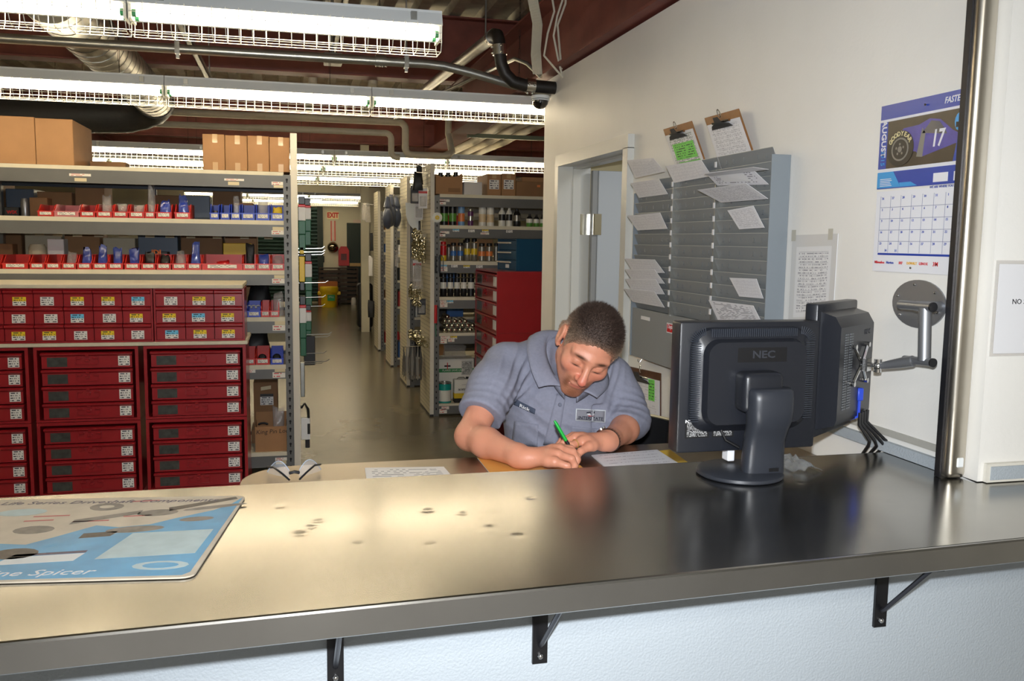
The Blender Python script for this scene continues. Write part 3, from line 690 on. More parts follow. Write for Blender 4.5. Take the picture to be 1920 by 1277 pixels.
# leads of the second monitor
m_lead = M('black_lead', (18,18,20), .5)
for i in range(4):
    s = T2 @ Vector((.16+.018*i, -.056, .05)); e = P(1602+10*i, 862, Y=1.95+.012*i)
    pts = [s, s+Vector((0, 0, -.03)), s.lerp(e, .3)+nd*(.03+.004*i)+Vector((0, 0, -.03)), s.lerp(e, .65)+nd*(.03+.01*i), Vector((e.x, e.y, KZ_+.03)), Vector((e.x+.01, e.y+.03, KZ_+.0055))]
    tag(MB().tube(pts, .0042, 8).build('monitor_lead', m_lead, smooth=True), ('thick black lead drooping under the arm monitor, %s from the wall' % NTH[3-i]), 'cable', 'leads under the arm monitor')
k = MB(); s = T2 @ Vector((LW*.62, -.052, .10)); k.rbox(-.008, .008, -.006, .006, -.02, .012, .002, 1, T=Tr(s)); k.tube([s+Vector((0, 0, -.02)), s+Vector((0, 0, -.06))-nd*.0, T2 @ Vector((.16, -.03, .03))], .004, 8)
tag(k.build('video_plug', M('blue_plug', (40,70,190), .4), smooth=True), 'blue video plug in the back of the arm monitor', 'plug')
# ------------------------------------------------------------------ doorway in the desk-side wall
m_frame = M('door_frame_enamel', (206,206,200), .3, bump=.02, bscale=40)
m_leaf = M('door_leaf_paint', (176,182,188), .5)
d = bpy.data.objects.new('door_1', None); COL.objects.link(d); d.location = (WX, DY0, 0); ORG[d.name] = Vector(d.location); tag(d, 'grey metal door standing open in a white steel frame', kind='structure')
for y0, y1 in ((DY0-.058, DY0+.003), (DY1-.003, DY1+.058)):
    MB().box(WX-.03, WX+.16, y0, y1, 0, DZ).build('jamb', m_frame, d)
MB().box(WX-.03, WX+.16, DY0-.058, DY1+.058, DZ-.003, DZ+.058).build('frame_head', m_frame, d)
k = MB(); k.box(WX+.055, WX+.10, DY1-.016, DY1, 0, DZ-.016); k.build('door_stop', m_frame, d)
MB().box(WX+.055, WX+.10, DY0, DY1, DZ-.016, DZ).build('door_stop', m_frame, d)
leaf = MB().rbox(WX+.18, WX+1.08, DY1-.085, DY1-.04, .01, DZ-.025, .003, 1).build('door_leaf', m_leaf, d)
MB().box(WX+.15, WX+.1795, DY1-.075, DY1-.04, .01, DZ-.025).build('leaf_edge', M('leaf_edge_paint', (140,142,142), .5), leaf)
for zz in (1.66, .95, .25):
    k = MB(); k.box(WX+.105, WX+.155, DY1-.004, DY1-.001, zz, zz+.115); k.box(WX+.158, WX+.20, DY1-.088, DY1-.085, zz, zz+.115)
    k.box(WX+.152, WX+.160, DY1-.088, DY1-.002, zz, zz+.115)
    k.tube([(WX+.156, DY1-.05, zz-.008), (WX+.156, DY1-.05, zz+.123)], .008, 10)
    h = k.build('hinge', m_steelband, d)
# ------------------------------------------------------------------ grey time-card rack
m_rack = M('rack_grey_enamel', (138,142,143), .42, bump=.02, bscale=200)
m_rackside = M('rack_side_enamel', (124,132,138), .45)
RX0 = 1.405
def RY(px, py): return P(px, py, X=RX0).y
ys = [RY(1186, 480), RY(1257, 480), RY(1336, 480), RY(1438, 480)]        # dividers, far to near
zt, zb = P(1444, 292, X=RX0).z, P(1176, 664, X=RX0).z
rack = thing('card_rack', 'grey steel time card rack of three pocket columns on the wall', 'card rack', (WX-.03, (ys[0]+ys[3])/2, zb))
MB().box(WX-.012, WX-.001, ys[3], ys[0], zb, zt-.01).build('back_panel', m_rack, rack)
MB().box(RX0, WX-.001, ys[3]-.003, ys[3], zb, zt+.004).build('side_panel', m_rackside, rack)
MB().box(RX0, WX-.001, ys[0], ys[0]+.003, zb, zt-.06).build('side_panel', m_rackside, rack)
for i in (1, 2): MB().box(RX0, WX-.012, ys[i]-.002, ys[i]+.002, zb+.2, zt-.03).build('divider', m_galv, rack)
m_lip = M('rack_lip_highlight', (170,172,168), .4); PIT_ = .0428; NP = 13; tabs = MB(); pk = None  # paler strip paints a highlight along the top of each pocket lip
zlow = zb+.205
for c in range(3):
    y1, y0 = ys[c]-.003, ys[c+1]+.003
    n = NP if c else NP-1
    for i in range(n):
        z = zlow+PIT_*i
        k = MB(); xo = RX0+.004; xi = RX0+.026         # lip leans out at the top
        k.prism([(xo, y0, z+.050), (xo+.0015, y0, z+.050), (xi+.0015, y0, z), (WX-.013, y0, z-.006), (WX-.013, y0, z-.0075), (xi, y0, z-.0015)], (0, y1-y0, 0))
        pk = k.build('pocket', m_rack, rack)
        MB().box(xo-.0012, xo+.0018, y0, y1, z+.0495, z+.0512).build('lip_highlight', m_lip, pk)
        for q, sh in ((.14, 1), (.27, 1), (.47, 0), (.72, 1), (.86, 1)):
            yy = y1-(y1-y0)*q; zz = z+.030; xx = xo+(xi-xo)*.36-.001
            tabs.box(xx-.0012, xx, yy-.0015, yy+.0015, zz-.007, zz+.009)
            if sh: tabs.box(xx+.001, xx+.0025, yy-.0015, yy+.011, zz-.009, zz-.007)
tag(tabs.build('slot_tabs', M('slot_tab_edge', (120,126,130), .4, .4), rack), kind='stuff')
k0 = None
for i in (1, 2):
    for j in range(12):
        k = MB(); z = zlow+.03+PIT_*j*1.06; k.box(RX0-.003, RX0-.0005, ys[i]-.006, ys[i]+.006, z, z+.019); k.build('index_tab', m_paper, rack)
k = MB(); k.prism([(RX0+.004, ys[3], zlow-.002), (RX0+.006, ys[3], zlow-.002), (WX-.012, ys[3], zb), (WX-.014, ys[3], zb-.001)], (0, ys[0]-ys[3], 0)); 
k = MB(); k.box(RX0+.006, RX0+.009, ys[3], ys[0], zb, zlow); k.build('lower_panel', m_rack, rack)
def on_plane(px, py, X): return P(px, py, X=X)
q0, q1 = on_plane(1202, 592, RX0+.005), on_plane(1218, 602, RX0+.005)
MB().box(RX0+.0045, RX0+.0058, q1.y, q0.y, q1.z, q0.z).build('name_label', m_paper, rack)
q0, q1 = on_plane(1250, 605, RX0+.004), on_plane(1266, 626, RX0+.004)
MB().box(RX0+.0045, RX0+.0058, q1.y, q0.y, q1.z-.003, q0.z).build('maker_sticker', m_paper, rack)
MB().box(RX0+.0040, RX0+.0046, q1.y+.004, q0.y-.004, q1.z+.001, q0.z-.004).build('sticker_field', M('sticker_red', (206,36,40), .4), rack)
text('Dayton', .024, frame((RX0+.0038, (q0.y+q1.y)/2, q0.z-.013), (0,-1,0), (0,0,1)), m_paper, rack, sx=.8)
# cards and papers standing in the pockets
m_card = print_mat('time_card_print', (224,224,228), (198,198,204), 12, .18, 26, box=True)
m_form = print_mat('form_print', (226,226,230), (176,176,182), 22, .35, 60, box=True)
m_flyer = print_mat('flyer_print', (220,220,226), (120,120,126), 9, .4, 40)
m_edge = m_paper
def sheet(name, label, cat, quad, X, mat, group=None, th=.0012, lean=0.0):
    """quad: image corners tl tr br bl taken on the plane X; lean: how far the top stands out from that plane"""
    pts = [P(px, py, X=X) for px, py in quad]
    pts = [Vector((p.x-(lean if i < 2 else 0), p.y, p.z)) for i, p in enumerate(pts)]
    k = MB(); k.quad(pts[3], pts[2], pts[1], pts[0], 0)
    nrm = (pts[2]-pts[3]).cross(pts[0]-pts[3]).normalized()
    k.prism([p-nrm*th for p in (pts[3], pts[2], pts[1], pts[0])], nrm*(th*.9), 1)
    return tag(k.build(name, [mat, m_edge], fix=False), label, cat, group)
XC = RX0+.005
cards = [(((1185,301),(1235,297),(1246,322),(1191,334)), 'white time card sticking out above the first pocket column'),
         (((1192,344),(1246,336),(1252,364),(1198,371)), 'white time card below the topmost card of the first column'),
         (((1186,405),(1248,399),(1251,429),(1195,432)), 'white time card alone in the middle of the first column'),
         (((1181,485),(1238,487),(1246,512),(1188,512)), 'white time card uppermost of the four overlapping ones'),
         (((1181,505),(1238,506),(1246,532),(1188,530)), 'white time card second down of the four overlapping ones'),
         (((1182,523),(1240,524),(1246,552),(1188,550)), 'white time card third down of the four overlapping ones'),
         (((1179,541),(1238,547),(1246,577),(1186,566)), 'white time card lowest of the four overlapping ones'),
         (((1259,312),(1326,300),(1334,330),(1264,343)), 'white suggestion card in front of the highlighted clipboard')]
for i, (qd, lb) in enumerate(cards): sheet('time_card', lb, 'card', qd, XC-.003*(3 < i < 7)*(i-3)-.003*(i in (3, 7)), m_card, 'time cards in the wall rack', lean=.024)
sheet('flyer', 'white flyer with a black printed panel leaning from the third column', 'paper', ((1337,325),(1424,315),(1441,346),(1345,348)), XC-.006, m_flyer, lean=.03)
sheet('flyer', 'curled grey flyer hanging lowest over the third column top', 'paper', ((1330,357),(1424,345),(1440,373),(1352,380)), XC-.012, m_form, lean=.045)
sheet('flyer', 'thin paper edge drooping over the topmost third column pocket', 'paper', ((1330,327),(1424,314),(1441,318),(1334,331)), XC-.03, m_paper, lean=.02)
sheet('printed_slip', 'tilted small printed slip in the upper third column', 'paper', ((1374,395),(1423,386),(1433,427),(1386,430)), XC, m_form, lean=.02)
sheet('printed_slip', 'small ruled slip in the lower third column', 'paper', ((1378,521),(1429,523),(1431,560),(1386,556)), XC, m_card, lean=.02)
sheet('printed_table', 'printed table sheet standing lowest in the third column', 'paper', ((1336,563),(1420,573),(1426,601),(1346,600)), XC, print_mat('table_print', (222,222,226), (140,140,146), 16, .5, 22), lean=.015)
# ------------------------------------------------------------------ clipboards
m_hard = M('hardboard_brown', (150,104,58), .5, var=.12, vscale=30)
m_hardd = M('hardboard_dark', (92,60,38), .4, var=.2, vscale=20)
m_hl = print_mat('highlighted_print', (222,222,222), (130,140,130), 26, .5, 30, box=True)
def clipboard(label, quad, X, board, dark=True, lean=0.02, hl=None, sheetm=None):
    pts = [P(px, py, X=X) for px, py in quad]; pts = [Vector((p.x-(lean if i < 2 else 0), p.y, p.z)) for i, p in enumerate(pts)]
    tl, tr, br, bl = pts; ex = (tr-tl).normalized(); W_ = (tr-tl).length; ey = (tl-bl); Hh_ = ey.length; ey.normalize(); nz = ex.cross(ey).normalized()
    t = thing('clipboard', label, 'clipboard', tuple((bl+br)/2), 'clipboards on the wall')
    T = Matrix(((ex.x, ey.x, nz.x, bl.x), (ex.y, ey.y, nz.y, bl.y), (ex.z, ey.z, nz.z, bl.z), (0, 0, 0, 1)))
    MB().rbox(0, W_, 0, Hh_, -.003, 0, .0014, 1, T=T).build('board', board, t, smooth=True)
    q = [T @ Vector(p) for p in ((.006, .002, .003), (W_-.010, .002, .003), (W_-.010, Hh_-.032, .002), (.006, Hh_-.032, .002))]
    k = MB(); k.quad(*q); k.build('paper_stack', sheetm or m_form, t)
    MB().box(.006, W_-.010, .002, Hh_-.032, 0.0003, .0018, T=T).build('paper_pad', m_paper, t)
    if hl:
        for (u0, u1, v0, v1) in hl:
            q = [T @ Vector(p) for p in ((W_*u0, Hh_*v0, .0034), (W_*u1, Hh_*v0, .0034), (W_*u1, Hh_*v1, .0030), (W_*u0, Hh_*v1, .0030))]
            k = MB(); k.quad(*q); k.build('highlighter_mark', print_mat('green_highlight', (120,214,90), (50,90,50), 7, .4, 22), t)
    k = MB(); w2 = W_*.30; c0 = W_*.45; y0 = Hh_-.045
    k.prism([(c0-w2, y0-.012, .004), (c0+w2, y0-.012, .004), (c0+w2*.8, y0+.002, .008), (c0+w2*.3, y0+.010, .014), (c0+w2*.22, y0+.032, .018), (c0-w2*.22, y0+.032, .018), (c0-w2*.3, y0+.010, .014), (c0-w2*.8, y0+.002, .008)], (0, 0, .0018), T=T)
    k.build('clip_jaw', m_dgrey if dark else m_galv, t)
    k = MB(); k.tube([(c0-w2*.7, y0+.012, .006), (c0+w2*.9, y0+.012, .006)], .0055, 10, T=T)
    k.build('clip_spring', m_chrome, t, smooth=True)
    k = MB(); k.tube([(c0+w2*.2+.009*math.cos(a), y0+.046+.016*math.sin(a), .008) for a in [2*math.pi*i/14 for i in range(14)]], .0016, 6, T=T, closed=True)
    k.build('hang_loop', m_chrome, t, smooth=True)
    return t
clipboard('brown clipboard with green highlighted list standing on the card rack', ((1252,243),(1306,227),(1328,306),(1268,318)), RX0+.05, m_hard, hl=[(.16,.86,.20,.58),(.20,.9,.06,.14)], sheetm=m_hl)
clipboard('brown clipboard with a printed white form leaning on the rack top', ((1330,222),(1395,204),(1420,300),(1350,312)), RX0+.05, m_hard)
hcl = clipboard('dark clipboard with ruled log sheet hung on a hook below the rack', ((1171,685),(1239,700),(1239,818),(1171,800)), WX-.004, m_hardd, dark=True, lean=0.0, hl=[(.70,.86,.56,.88)], sheetm=m_card)
q = P(1206, 676, X=WX-.01)
t = tag(MB().tube([(WX, q.y, q.z+.05), (WX-.012, q.y, q.z+.045), (WX-.014, q.y, q.z+.01), (WX-.026, q.y, q.z-.008), (WX-.034, q.y, q.z-.002), (WX-.034, q.y, q.z+.006)], .0022, 8).build('wall_hook', m_screw, smooth=True), 'bent steel wire hook holding the dark clipboard', 'hook')
# taped schedule sheet
quad = ((1486,441),(1571,438),(1561,598),(1478,600))
pts = [P(px, py, X=WX-.003) for px, py in quad]
t = thing('schedule_sheet', 'printed contact list taped to the wall in a clear sleeve', 'paper', tuple((pts[2]+pts[3])/2), None)
k = MB(); k.quad(pts[3], pts[2], pts[1], pts[0]); k.prism([p+Vector((.0016, 0, 0)) for p in pts], (-.0012, 0, 0), 1); k.build('sheet', [M('sleeve_paper', (208,207,204), .3), m_paper], t, fix=False)
ins = [pts[3].lerp(pts[1], .0)]
def bil(u, v, dx=0): p = (pts[3].lerp(pts[2], u)).lerp(pts[0].lerp(pts[1], u), v); return Vector((p.x-dx, p.y, p.z))
k = MB(); k.quad(bil(.12,.03,.0012), bil(.90,.03,.0012), bil(.90,.86,.0012), bil(.12,.86,.0012)); k.build('printed_list', print_mat('list_print', (222,222,222), (150,150,156), 26, .4, 60, box=True), t)
for u in (.04, .86): 
    k = MB(); k.quad(bil(u-.05,.93,.0016), bil(u+.05,.93,.0016), bil(u+.05,1.06,.0016), bil(u-.05,1.06,.0016)); k.build('tape', M('matte_tape', (190,186,172), .4), t)
# ------------------------------------------------------------------ wall calendar
cq = [P(1655, 200, X=WX-.003), None, None, P(1640, 505, X=WX-.003)]
CY0, CZ1, CZ0 = cq[0].y, cq[0].z, cq[3].z-.004; CWd = .30; CH = CZ1-CZ0
cal = thing('wall_calendar', 'wall calendar with a blue race car picture over the month page', 'calendar', (WX-.003, CY0-.15, CZ0))
CX = WX-.004
def cp(u, v, d=0.0): return Vector((CX-d, CY0-CWd*u, CZ0+CH*v))
def cpoly(uv, mat, name, d): return MB().prism([cp(u, v, d) for u, v in uv], (-.0003, 0, 0)).build(name, mat, cal)
def crect(u0, u1, v0, v1, mat, name, d=.0012): return cpoly(((u0,v0),(u1,v0),(u1,v1),(u0,v1)), mat, name, d)
m_cpage = M('calendar_page', (226,227,232), .45)
m_cblue = M('calendar_blue', (28,62,160), .3); m_cdark = M('calendar_photo_dark', (52,42,30), .3, var=.35, vscale=18); m_cviolet = M('calendar_violet', (66,60,150), .3, var=.15, vscale=40)
m_ccyan = M('calendar_cyan', (48,150,214), .3); m_ctyre = M('calendar_tyre', (20,19,20), .35); m_ccream = M('calendar_cream', (206,196,150), .4); m_cgrey = M('calendar_grey', (120,118,112), .35)
m_rule = M('calendar_rule', (120,126,160), .6)
MB().prism([cp(0,0,-.001), cp(1,0,-.001), cp(1,.485,-.001), cp(0,.485,-.001)], (-.0016, 0, 0)).build('month_page', m_cpage, cal)
MB().prism([cp(0,.5,-.001), cp(1,.5,-.001), cp(1,1,-.001), cp(0,1,-.001)], (-.0016, 0, 0)).build('picture_page', m_cpage, cal)
crect(0, 1, .915, 1, m_cblue, 'header_band'); crect(0, 1, .50, .60, m_cblue, 'lower_band'); crect(0, 1, .62, .90, m_cdark, 'picture_field')
crect(0, .10, .62, .90, m_cblue, 'month_band', .0014); cpoly(((0,.505),(.30,.505),(.20,.60),(0,.60)), m_ccyan, 'cyan_flash', .0016); cpoly(((.3,.505),(.5,.505),(.42,.53),(.28,.53)), m_ccyan, 'cyan_flash', .0016)
cpoly(((.20,.73),(.22,.80),(.30,.845),(.48,.85),(.60,.875),(.72,.86),(.80,.82),(.86,.79),(.92,.77),(.92,.72),(.78,.70),(.52,.665),(.46,.70)), m_cviolet, 'car_body_picture', .0016)
cpoly(((.52,.80),(.62,.862),(.71,.85),(.78,.80),(.80,.775)), M('calendar_glass', (60,62,74), .2), 'car_window_picture', .0019)
cpoly(((.47,.67),(.54,.665),(.56,.80),(.52,.83)), m_cgrey, 'sponsor_picture', .0019)
cpoly(((.88,.62),(1,.62),(1,.78),(.92,.76)), m_cblue, 'driver_suit_picture', .0022)
cpoly([(.93+.055*math.cos(a), .83+.05*math.sin(a)) for a in [i*math.pi/7 for i in range(14)]], m_ccyan, 'helmet_picture', .0022); cpoly(((.89,.80),(.97,.80),(.97,.825),(.89,.83)), m_ctyre, 'helmet_visor_picture', .0025)
def ell(u, v, a, c, n=24): return [(u+a*math.cos(2*math.pi*i/n), v+c*math.sin(2*math.pi*i/n)) for i in range(n)]
cpoly(ell(.27,.73,.165,.105), m_ctyre, 'tyre_picture', .0022); cpoly(ell(.27,.725,.105,.068), m_cgrey, 'wheel_rim_picture', .0025); cpoly(ell(.27,.725,.088,.058), m_ctyre, 'wheel_disc_picture', .0028); cpoly(ell(.27,.725,.025,.018), m_cgrey, 'wheel_hub_picture', .0031)
for i in range(5):
    a = math.radians(72*i+20); cpoly(ell(.27+.045*math.cos(a), .725+.03*math.sin(a), .010, .008, 8), m_cgrey, 'wheel_nut_picture', .0031)
FT = lambda u, v, rot=0, d=.0022: frame(cp(u, v, d), (0, -math.cos(rot), math.sin(rot)), (0, math.sin(rot), math.cos(rot)))
text('FASTENAL', .020, FT(.89, .955), m_paper, cal, shear=.2, bold=.0004, sx=.9)
text('AUGUST', .024, FT(.055, .80, -math.pi/2), m_paper, cal, bold=.0006, sx=1.0); text('2015', .020, FT(.055, .685, -math.pi/2), m_ccyan, cal)
for i, ch in enumerate('GOODYEAR'):
    a = math.radians(150-17*i); text(ch, .016, FT(.27+.135*math.cos(a), .728+.088*math.sin(a), a-math.pi/2, .0030), m_ccream, cal, bold=.0004)
text('17', .055, FT(.70, .755, 0, .0024), m_paper, cal, shear=.15, bold=.001, sx=.75)
text('WE ARE WHERE YOU ARE', .008, FT(.80, .488, 0, .0014), m_cblue, cal, shear=.2)
for i in range(2): crect(.68+.22*i, .84+.22*i if i == 0 else 1, .515, .565, m_cpage, 'small_month', .0018)
for i in range(5): crect(.04, .19-.01*(i % 3), .515+.010*i, .519+.010*i, m_paper, 'small_print_line', .0021)
for i in range(8): crect(.0, 1, .902+.0*i, .9035, m_paper, 'header_rule', .0014) if i == 0 else None
crect(0, 1, .606, .609, m_paper, 'header_rule', .0014); crect(0, 1, .612, .614, m_paper, 'header_rule', .0014)
g0, g1 = .115, .455
for i in range(8): crect(.06+.128*i-.0015, .06+.128*i+.0015, g0, g1, m_rule, 'grid_line', .0010)
for j in range(1, 5): crect(.06, .956, g0+(g1-g0)*j/5-.0012, g0+(g1-g0)*j/5+.0012, m_rule, 'grid_line', .0010)
crect(.06, 1, .100, .112, m_cblue, 'page_rule', .0010)
cells = [26,27,28,29,30,31,1]+list(range(2, 30))
for n_, dno in enumerate(cells):
    r, c = n_//7, n_ % 7
    text(str(dno), .0085, FT(.06+.128*c+.028, g1-(g1-g0)*(r/5)-.014, 0, .0012), m_cblue, cal, res=1)
for i, dno in enumerate((30, 31)): text(str(dno), .0085, FT(.06+.128*i+.10, g0+.012, 0, .0012), m_cblue, cal, res=1)
for i, (s, mm) in enumerate((('Milwaukee', M('logo_red', (200,40,50), .5)), ('Norton', m_cblue), ('SKF', M('logo_red', (200,40,50), .5)), ('DEWALT', M('logo_yellow', (222,170,30), .5)), ('LENOX', M('logo_red', (200,40,50), .5)), ('3M', M('logo_red', (200,40,50), .5)))):
    text(s, .009 if s != '3M' else .014, FT(.09+.135*i, .055, 0, .0012), mm, cal, bold=.0002, res=1)
MB().ball((CX-.005, CY0-CWd*.55, CZ0+CH*.955), .003, 8).build('push_pin', m_chrome, cal)
MB().ball((CX-.005, CY0-CWd*.5, CZ0+CH*.03), .003, 8).build('push_pin', m_chrome, cal)
# ------------------------------------------------------------------ long shelving run facing the desk
m_sgrey = M('shelf_grey_steel', (104,104,102), .45, .25, var=.06, vscale=6)
m_sdark = M('shelf_blue_grey', (52,60,70), .5, .2)
m_board = M('particle_board_white', (214,206,184), .6, var=.04, vscale=12)
m_upw = M('white_end_board', (216,210,196), .55)
m_hole = M('slot_dark', (14,14,16), .7)
m_bred = M('bin_red', (206,44,34), .38); m_bblue = M('bin_blue', (44,70,190), .38); m_bpink = M('bin_pink', (206,120,122), .4)
m_tag = print_mat('bin_tag', (226,222,212), (110,110,110), 3, .4, 14)
m_ctag = M('cream_tag', (214,200,164), .6); m_wtag = print_mat('shelf_tag', (228,224,214), (200,60,60), 2, .35, 10)
m_kraft = M('kraft_cardboard', (164,122,82), .7, var=.05, vscale=10); m_kraftd = M('kraft_cardboard_dark', (136,100,66), .7, var=.07, vscale=8)
m_tape = M('clear_packing_tape', (196,164,124), .18, coat=.6)
YS = 6.10; SXR = P(546, 430, Y=YS).x; SXL = -4.6; SD = .60
def zs(px, py, Y=YS): return P(px, py, Y=Y).z
sh = thing('shelving_unit', 'long grey steel shelving run with white board decks facing the desk', 'shelving', (-2.3, YS+.3, 0))
levels = []
for i, (px, pb0, pb1, pg) in enumerate(((480, 321, 328, 352), (480, 413, 421, 444), (480, 507, 515, 535), (500, 595, 603, 625), (500, 684.5, 693, 711), (500, 849, 856, 877))):
    z1, z0, zg = zs(px, pb0), zs(px, pb1), zs(px, pg)
    levels.append(z1)
    MB().box(SXL, SXR-.045, YS+.006, YS+SD, z0, z1).build('deck_board', m_board, sh)
    MB().box(SXL, SXR-.045, YS+.002, YS+.02, zg, z0).build('front_beam', m_sgrey, sh)
    MB().box(SXL, SXR-.045, YS+SD-.02, YS+SD-.002, zg, z0-.001).build('rear_beam', m_sdark, sh)
ztop = zs(552, 250)
def upright(x0, x1, y, holes=True):
    k = MB(); k.box(x0, x1, y, y+.004, 0, zs(540, 328)); k.box(x1-.004, x1, y+.004, y+.05, 0, zs(540, 328)); o = k.build('upright', m_sgrey, sh)
    if holes:
        h = MB(); z = .06
        while z < zs(540, 335): h.tube([((x0+x1)/2, y-.0012, z), ((x0+x1)/2, y+.001, z)], .0085, 6); h.box((x0+x1)/2-.004, (x0+x1)/2+.004, y-.0012, y+.001, z-.02, z-.005); z += .0525
        tag(h.build('keyhole_slots', m_hole, o), kind='stuff')
upright(SXR-.048, SXR, YS); upright(SXR-.048, SXR, YS+SD-.05, False)
for x in (-1.9, -4.1): upright(x-.024, x+.024, YS+SD-.05, False)
MB().box(SXR+.001, SXR+.044, YS-.004, YS+SD, 0, ztop).build('end_board', m_upw, sh)
for x in (P(200, 340, Y=YS).x,): pass
# small tags on the beams
for i, (px, py, w_, h_, m_) in enumerate(((150,328,41,6,m_wtag),(151,337,23,7,m_ctag),(439,337,37,5,m_wtag),(438,344,21,7,m_ctag),(521,344,24,7,m_wtag),(523,350,20,5,m_ctag),(522,429,22,7,m_ctag),(521,436,24,8,m_wtag),(524,519,20,6,m_ctag),(522,527,24,9,m_wtag),(525,606,20,7,m_ctag),(523,615,24,10,m_wtag),(525,695,20,7,m_ctag),(523,703,24,10,m_wtag),(471,696,16,6,m_wtag),(527,861,22,5,m_wtag),(527,867,20,6,m_ctag))):
    a, c = P(px-w_/2, py-h_/2, Y=YS), P(px+w_/2, py+h_/2, Y=YS)
    k = MB(); k.quad((a.x, YS+.0008, c.z), (c.x, YS+.0008, c.z), (c.x, YS+.0008, a.z), (a.x, YS+.0008, a.z)); k.build('shelf_tag', m_, sh)
for px in (30, 67, 108, 152, 203, 257, 298, 341, 395, 451, 500):
    z = levels[1]-.045-.07; c = P(px, 450, Y=YS+.03)
    k = MB(); k.quad((c.x-.03, YS+SD-.024, z-.01), (c.x+.03, YS+SD-.024, z-.01), (c.x+.03, YS+SD-.024, z+.008), (c.x-.03, YS+SD-.024, z+.008)); k.build('shelf_tag', m_ctag, sh)
bk_ = thing('rear_shelving', 'blue grey shelving standing back to back behind the bin shelves', 'shelving', (-2.3, YS+.95, 0))
for z1 in [l+.02 for l in levels]:
    MB().box(SXL, SXR-.045, YS+SD+.03, YS+2*SD, z1-.03, z1).build('deck', m_board, bk_)
    MB().box(SXL, SXR-.045, YS+SD+.012, YS+SD+.03, z1-.09, z1-.001).build('beam', m_sdark, bk_)
for x in (SXR-.02, -1.0, -2.2, -3.4): MB().box(x-.02, x+.02, YS+2*SD-.04, YS+2*SD, 0, levels[0]).build('upright', m_sdark, bk_)
rs_ = random.Random(11); q_ = 0
for li in (1, 2, 3):
    x = -4.3; q_ = 0
    while x < SXR-.35:
        w_ = rs_.uniform(.14, .32); h_ = rs_.uniform(.15, .27); q_ += 1
        mt_ = rs_.choice([M('kraft_cardboard', (170,120,72), .7), M('kraft_cardboard_dark', (140,98,58), .7), M('jug_blue_grey', (84,98,116), .4), M('pale_carton', (196,186,160), .6)])
        if rs_.random() < .95: tag(MB().rbox(x, x+w_-.02, YS+SD+.10, YS+SD+.40, levels[li]+.021, levels[li]+.02+h_, .004, 1).build('stock_carton', mt_), '%s, %s from the far end, %s deck of the rear unit' % ({'kraft_cardboard': 'brown carton', 'kraft_cardboard_dark': 'dark brown carton', 'jug_blue_grey': 'blue grey case', 'pale_carton': 'pale carton'}[mt_.name], NTH[q_-1], ('upper bin', 'lower bin', 'third')[li-1]), 'box', 'stock cartons on the rear shelving')
        x += w_
# ------------------------------------------------------------------ plastic bins
def bin_parts(t, w, h, d, mat, tagged=True, side=None):
    th = .004; k = MB()                       # open hopper front: low lip, sides cut on a slope
    for s in (0, 1):
        x = s*(w-th); k.prism([(x, 0, 0), (x, 0, h*.42), (x, .03, h*.55), (x, .075, h), (x, d, h), (x, d, 0)], (th, 0, 0))
    k.box(th, w-th, 0, th, 0, h*.42); k.box(th, w-th, d-th, d, 0, h); k.box(th, w-th, th, d-th, 0, th)
    k.box(-.003, w+.003, -.003, 0, h*.34, h*.43)
    k.build('tub', mat, t)
    if tagged:
        q = MB(); q.quad((w*.14, -.0035, h*.12), (w*.86, -.0035, h*.12), (w*.86, -.0035, h*.36), (w*.14, -.0035, h*.36)); q.build('name_tag', m_tag, t)
cache = {}
def put_bin(px0, px1, zdeck, pyt, Y, mat, label, group, dpt=.28, hpx=None, refy=405):
    a, c = P(px0, refy, Y=Y), P(px1, refy, Y=Y); w = c.x-a.x-.004
    h = P(px0, pyt, Y=Y+.08).z-zdeck
    t = thing('parts_bin', label, 'bin', (a.x+.002, Y, zdeck+.001), group, local=True)
    bin_parts(t, w, h, dpt, mat); return t
# contents: crumpled bags and small parts
m_bag = M('clear_bag', (206,202,198), .1, alpha=.34, spec=1.0, bump=.6, bscale=40); m_bagblue = M('bag_blue_print', (30,60,180), .2, coat=.5, var=.25, vscale=16, col2=(110,128,200)); m_bagpale = M('bag_pale_part', (190,190,196), .3)
m_rub = M('black_rubber', (20,20,22), .5); m_part = M('dark_steel_part', (70,68,66), .35, .7); m_redp = M('red_lens', (190,30,34), .2, coat=.6)
m_ylbox = M('yellow_carton', (214,180,32), .5)
def bag(x, y, z, w, h, mat, label, cat='bag', seed=0, lean=0.0, group='bagged parts in the bins'):
    """a crumpled flat pouch standing up: bulging body, flat sealed top edge"""
    rs = random.Random(seed*77+5); k = MB(); nu, nv = 14, 7; vs = []; fs = []; tw = rs.uniform(-.3, .3); sk = rs.uniform(-.25, .25)
    for j in range(nv+1):
        v = j/nv; rw = w*.5*(1.0-.16*v-.12*math.sin(3*v+seed)); rd = w*.26*max(.05, math.sin(math.pi*min(1, .25+.75*v)))+.002; ca, sa = math.cos(tw*v), math.sin(tw*v)
        for i in range(nu):
            a = 2*math.pi*i/nu; wob = 1+.55*(rs.random()-.5); qx = rw*math.copysign(abs(math.cos(a))**.6, math.cos(a)); qy = rd*math.sin(a)*wob
            vs.append((x+qx*ca-qy*sa+lean*v*h, y+qx*sa*.5+qy, z+h*v*(1+.22*(rs.random()-.5))+(sk*qx*v)))
    for j in range(nv):
        for i in range(nu): fs.append((j*nu+i, j*nu+(i+1) % nu, (j+1)*nu+(i+1) % nu, (j+1)*nu+i))
    fs.append(tuple(range(nu-1, -1, -1))); fs.append(tuple(nv*nu+i for i in range(nu))); k.add(vs, fs)
    return tag(k.build('parts_bag', mat, smooth=35), label, cat, group)
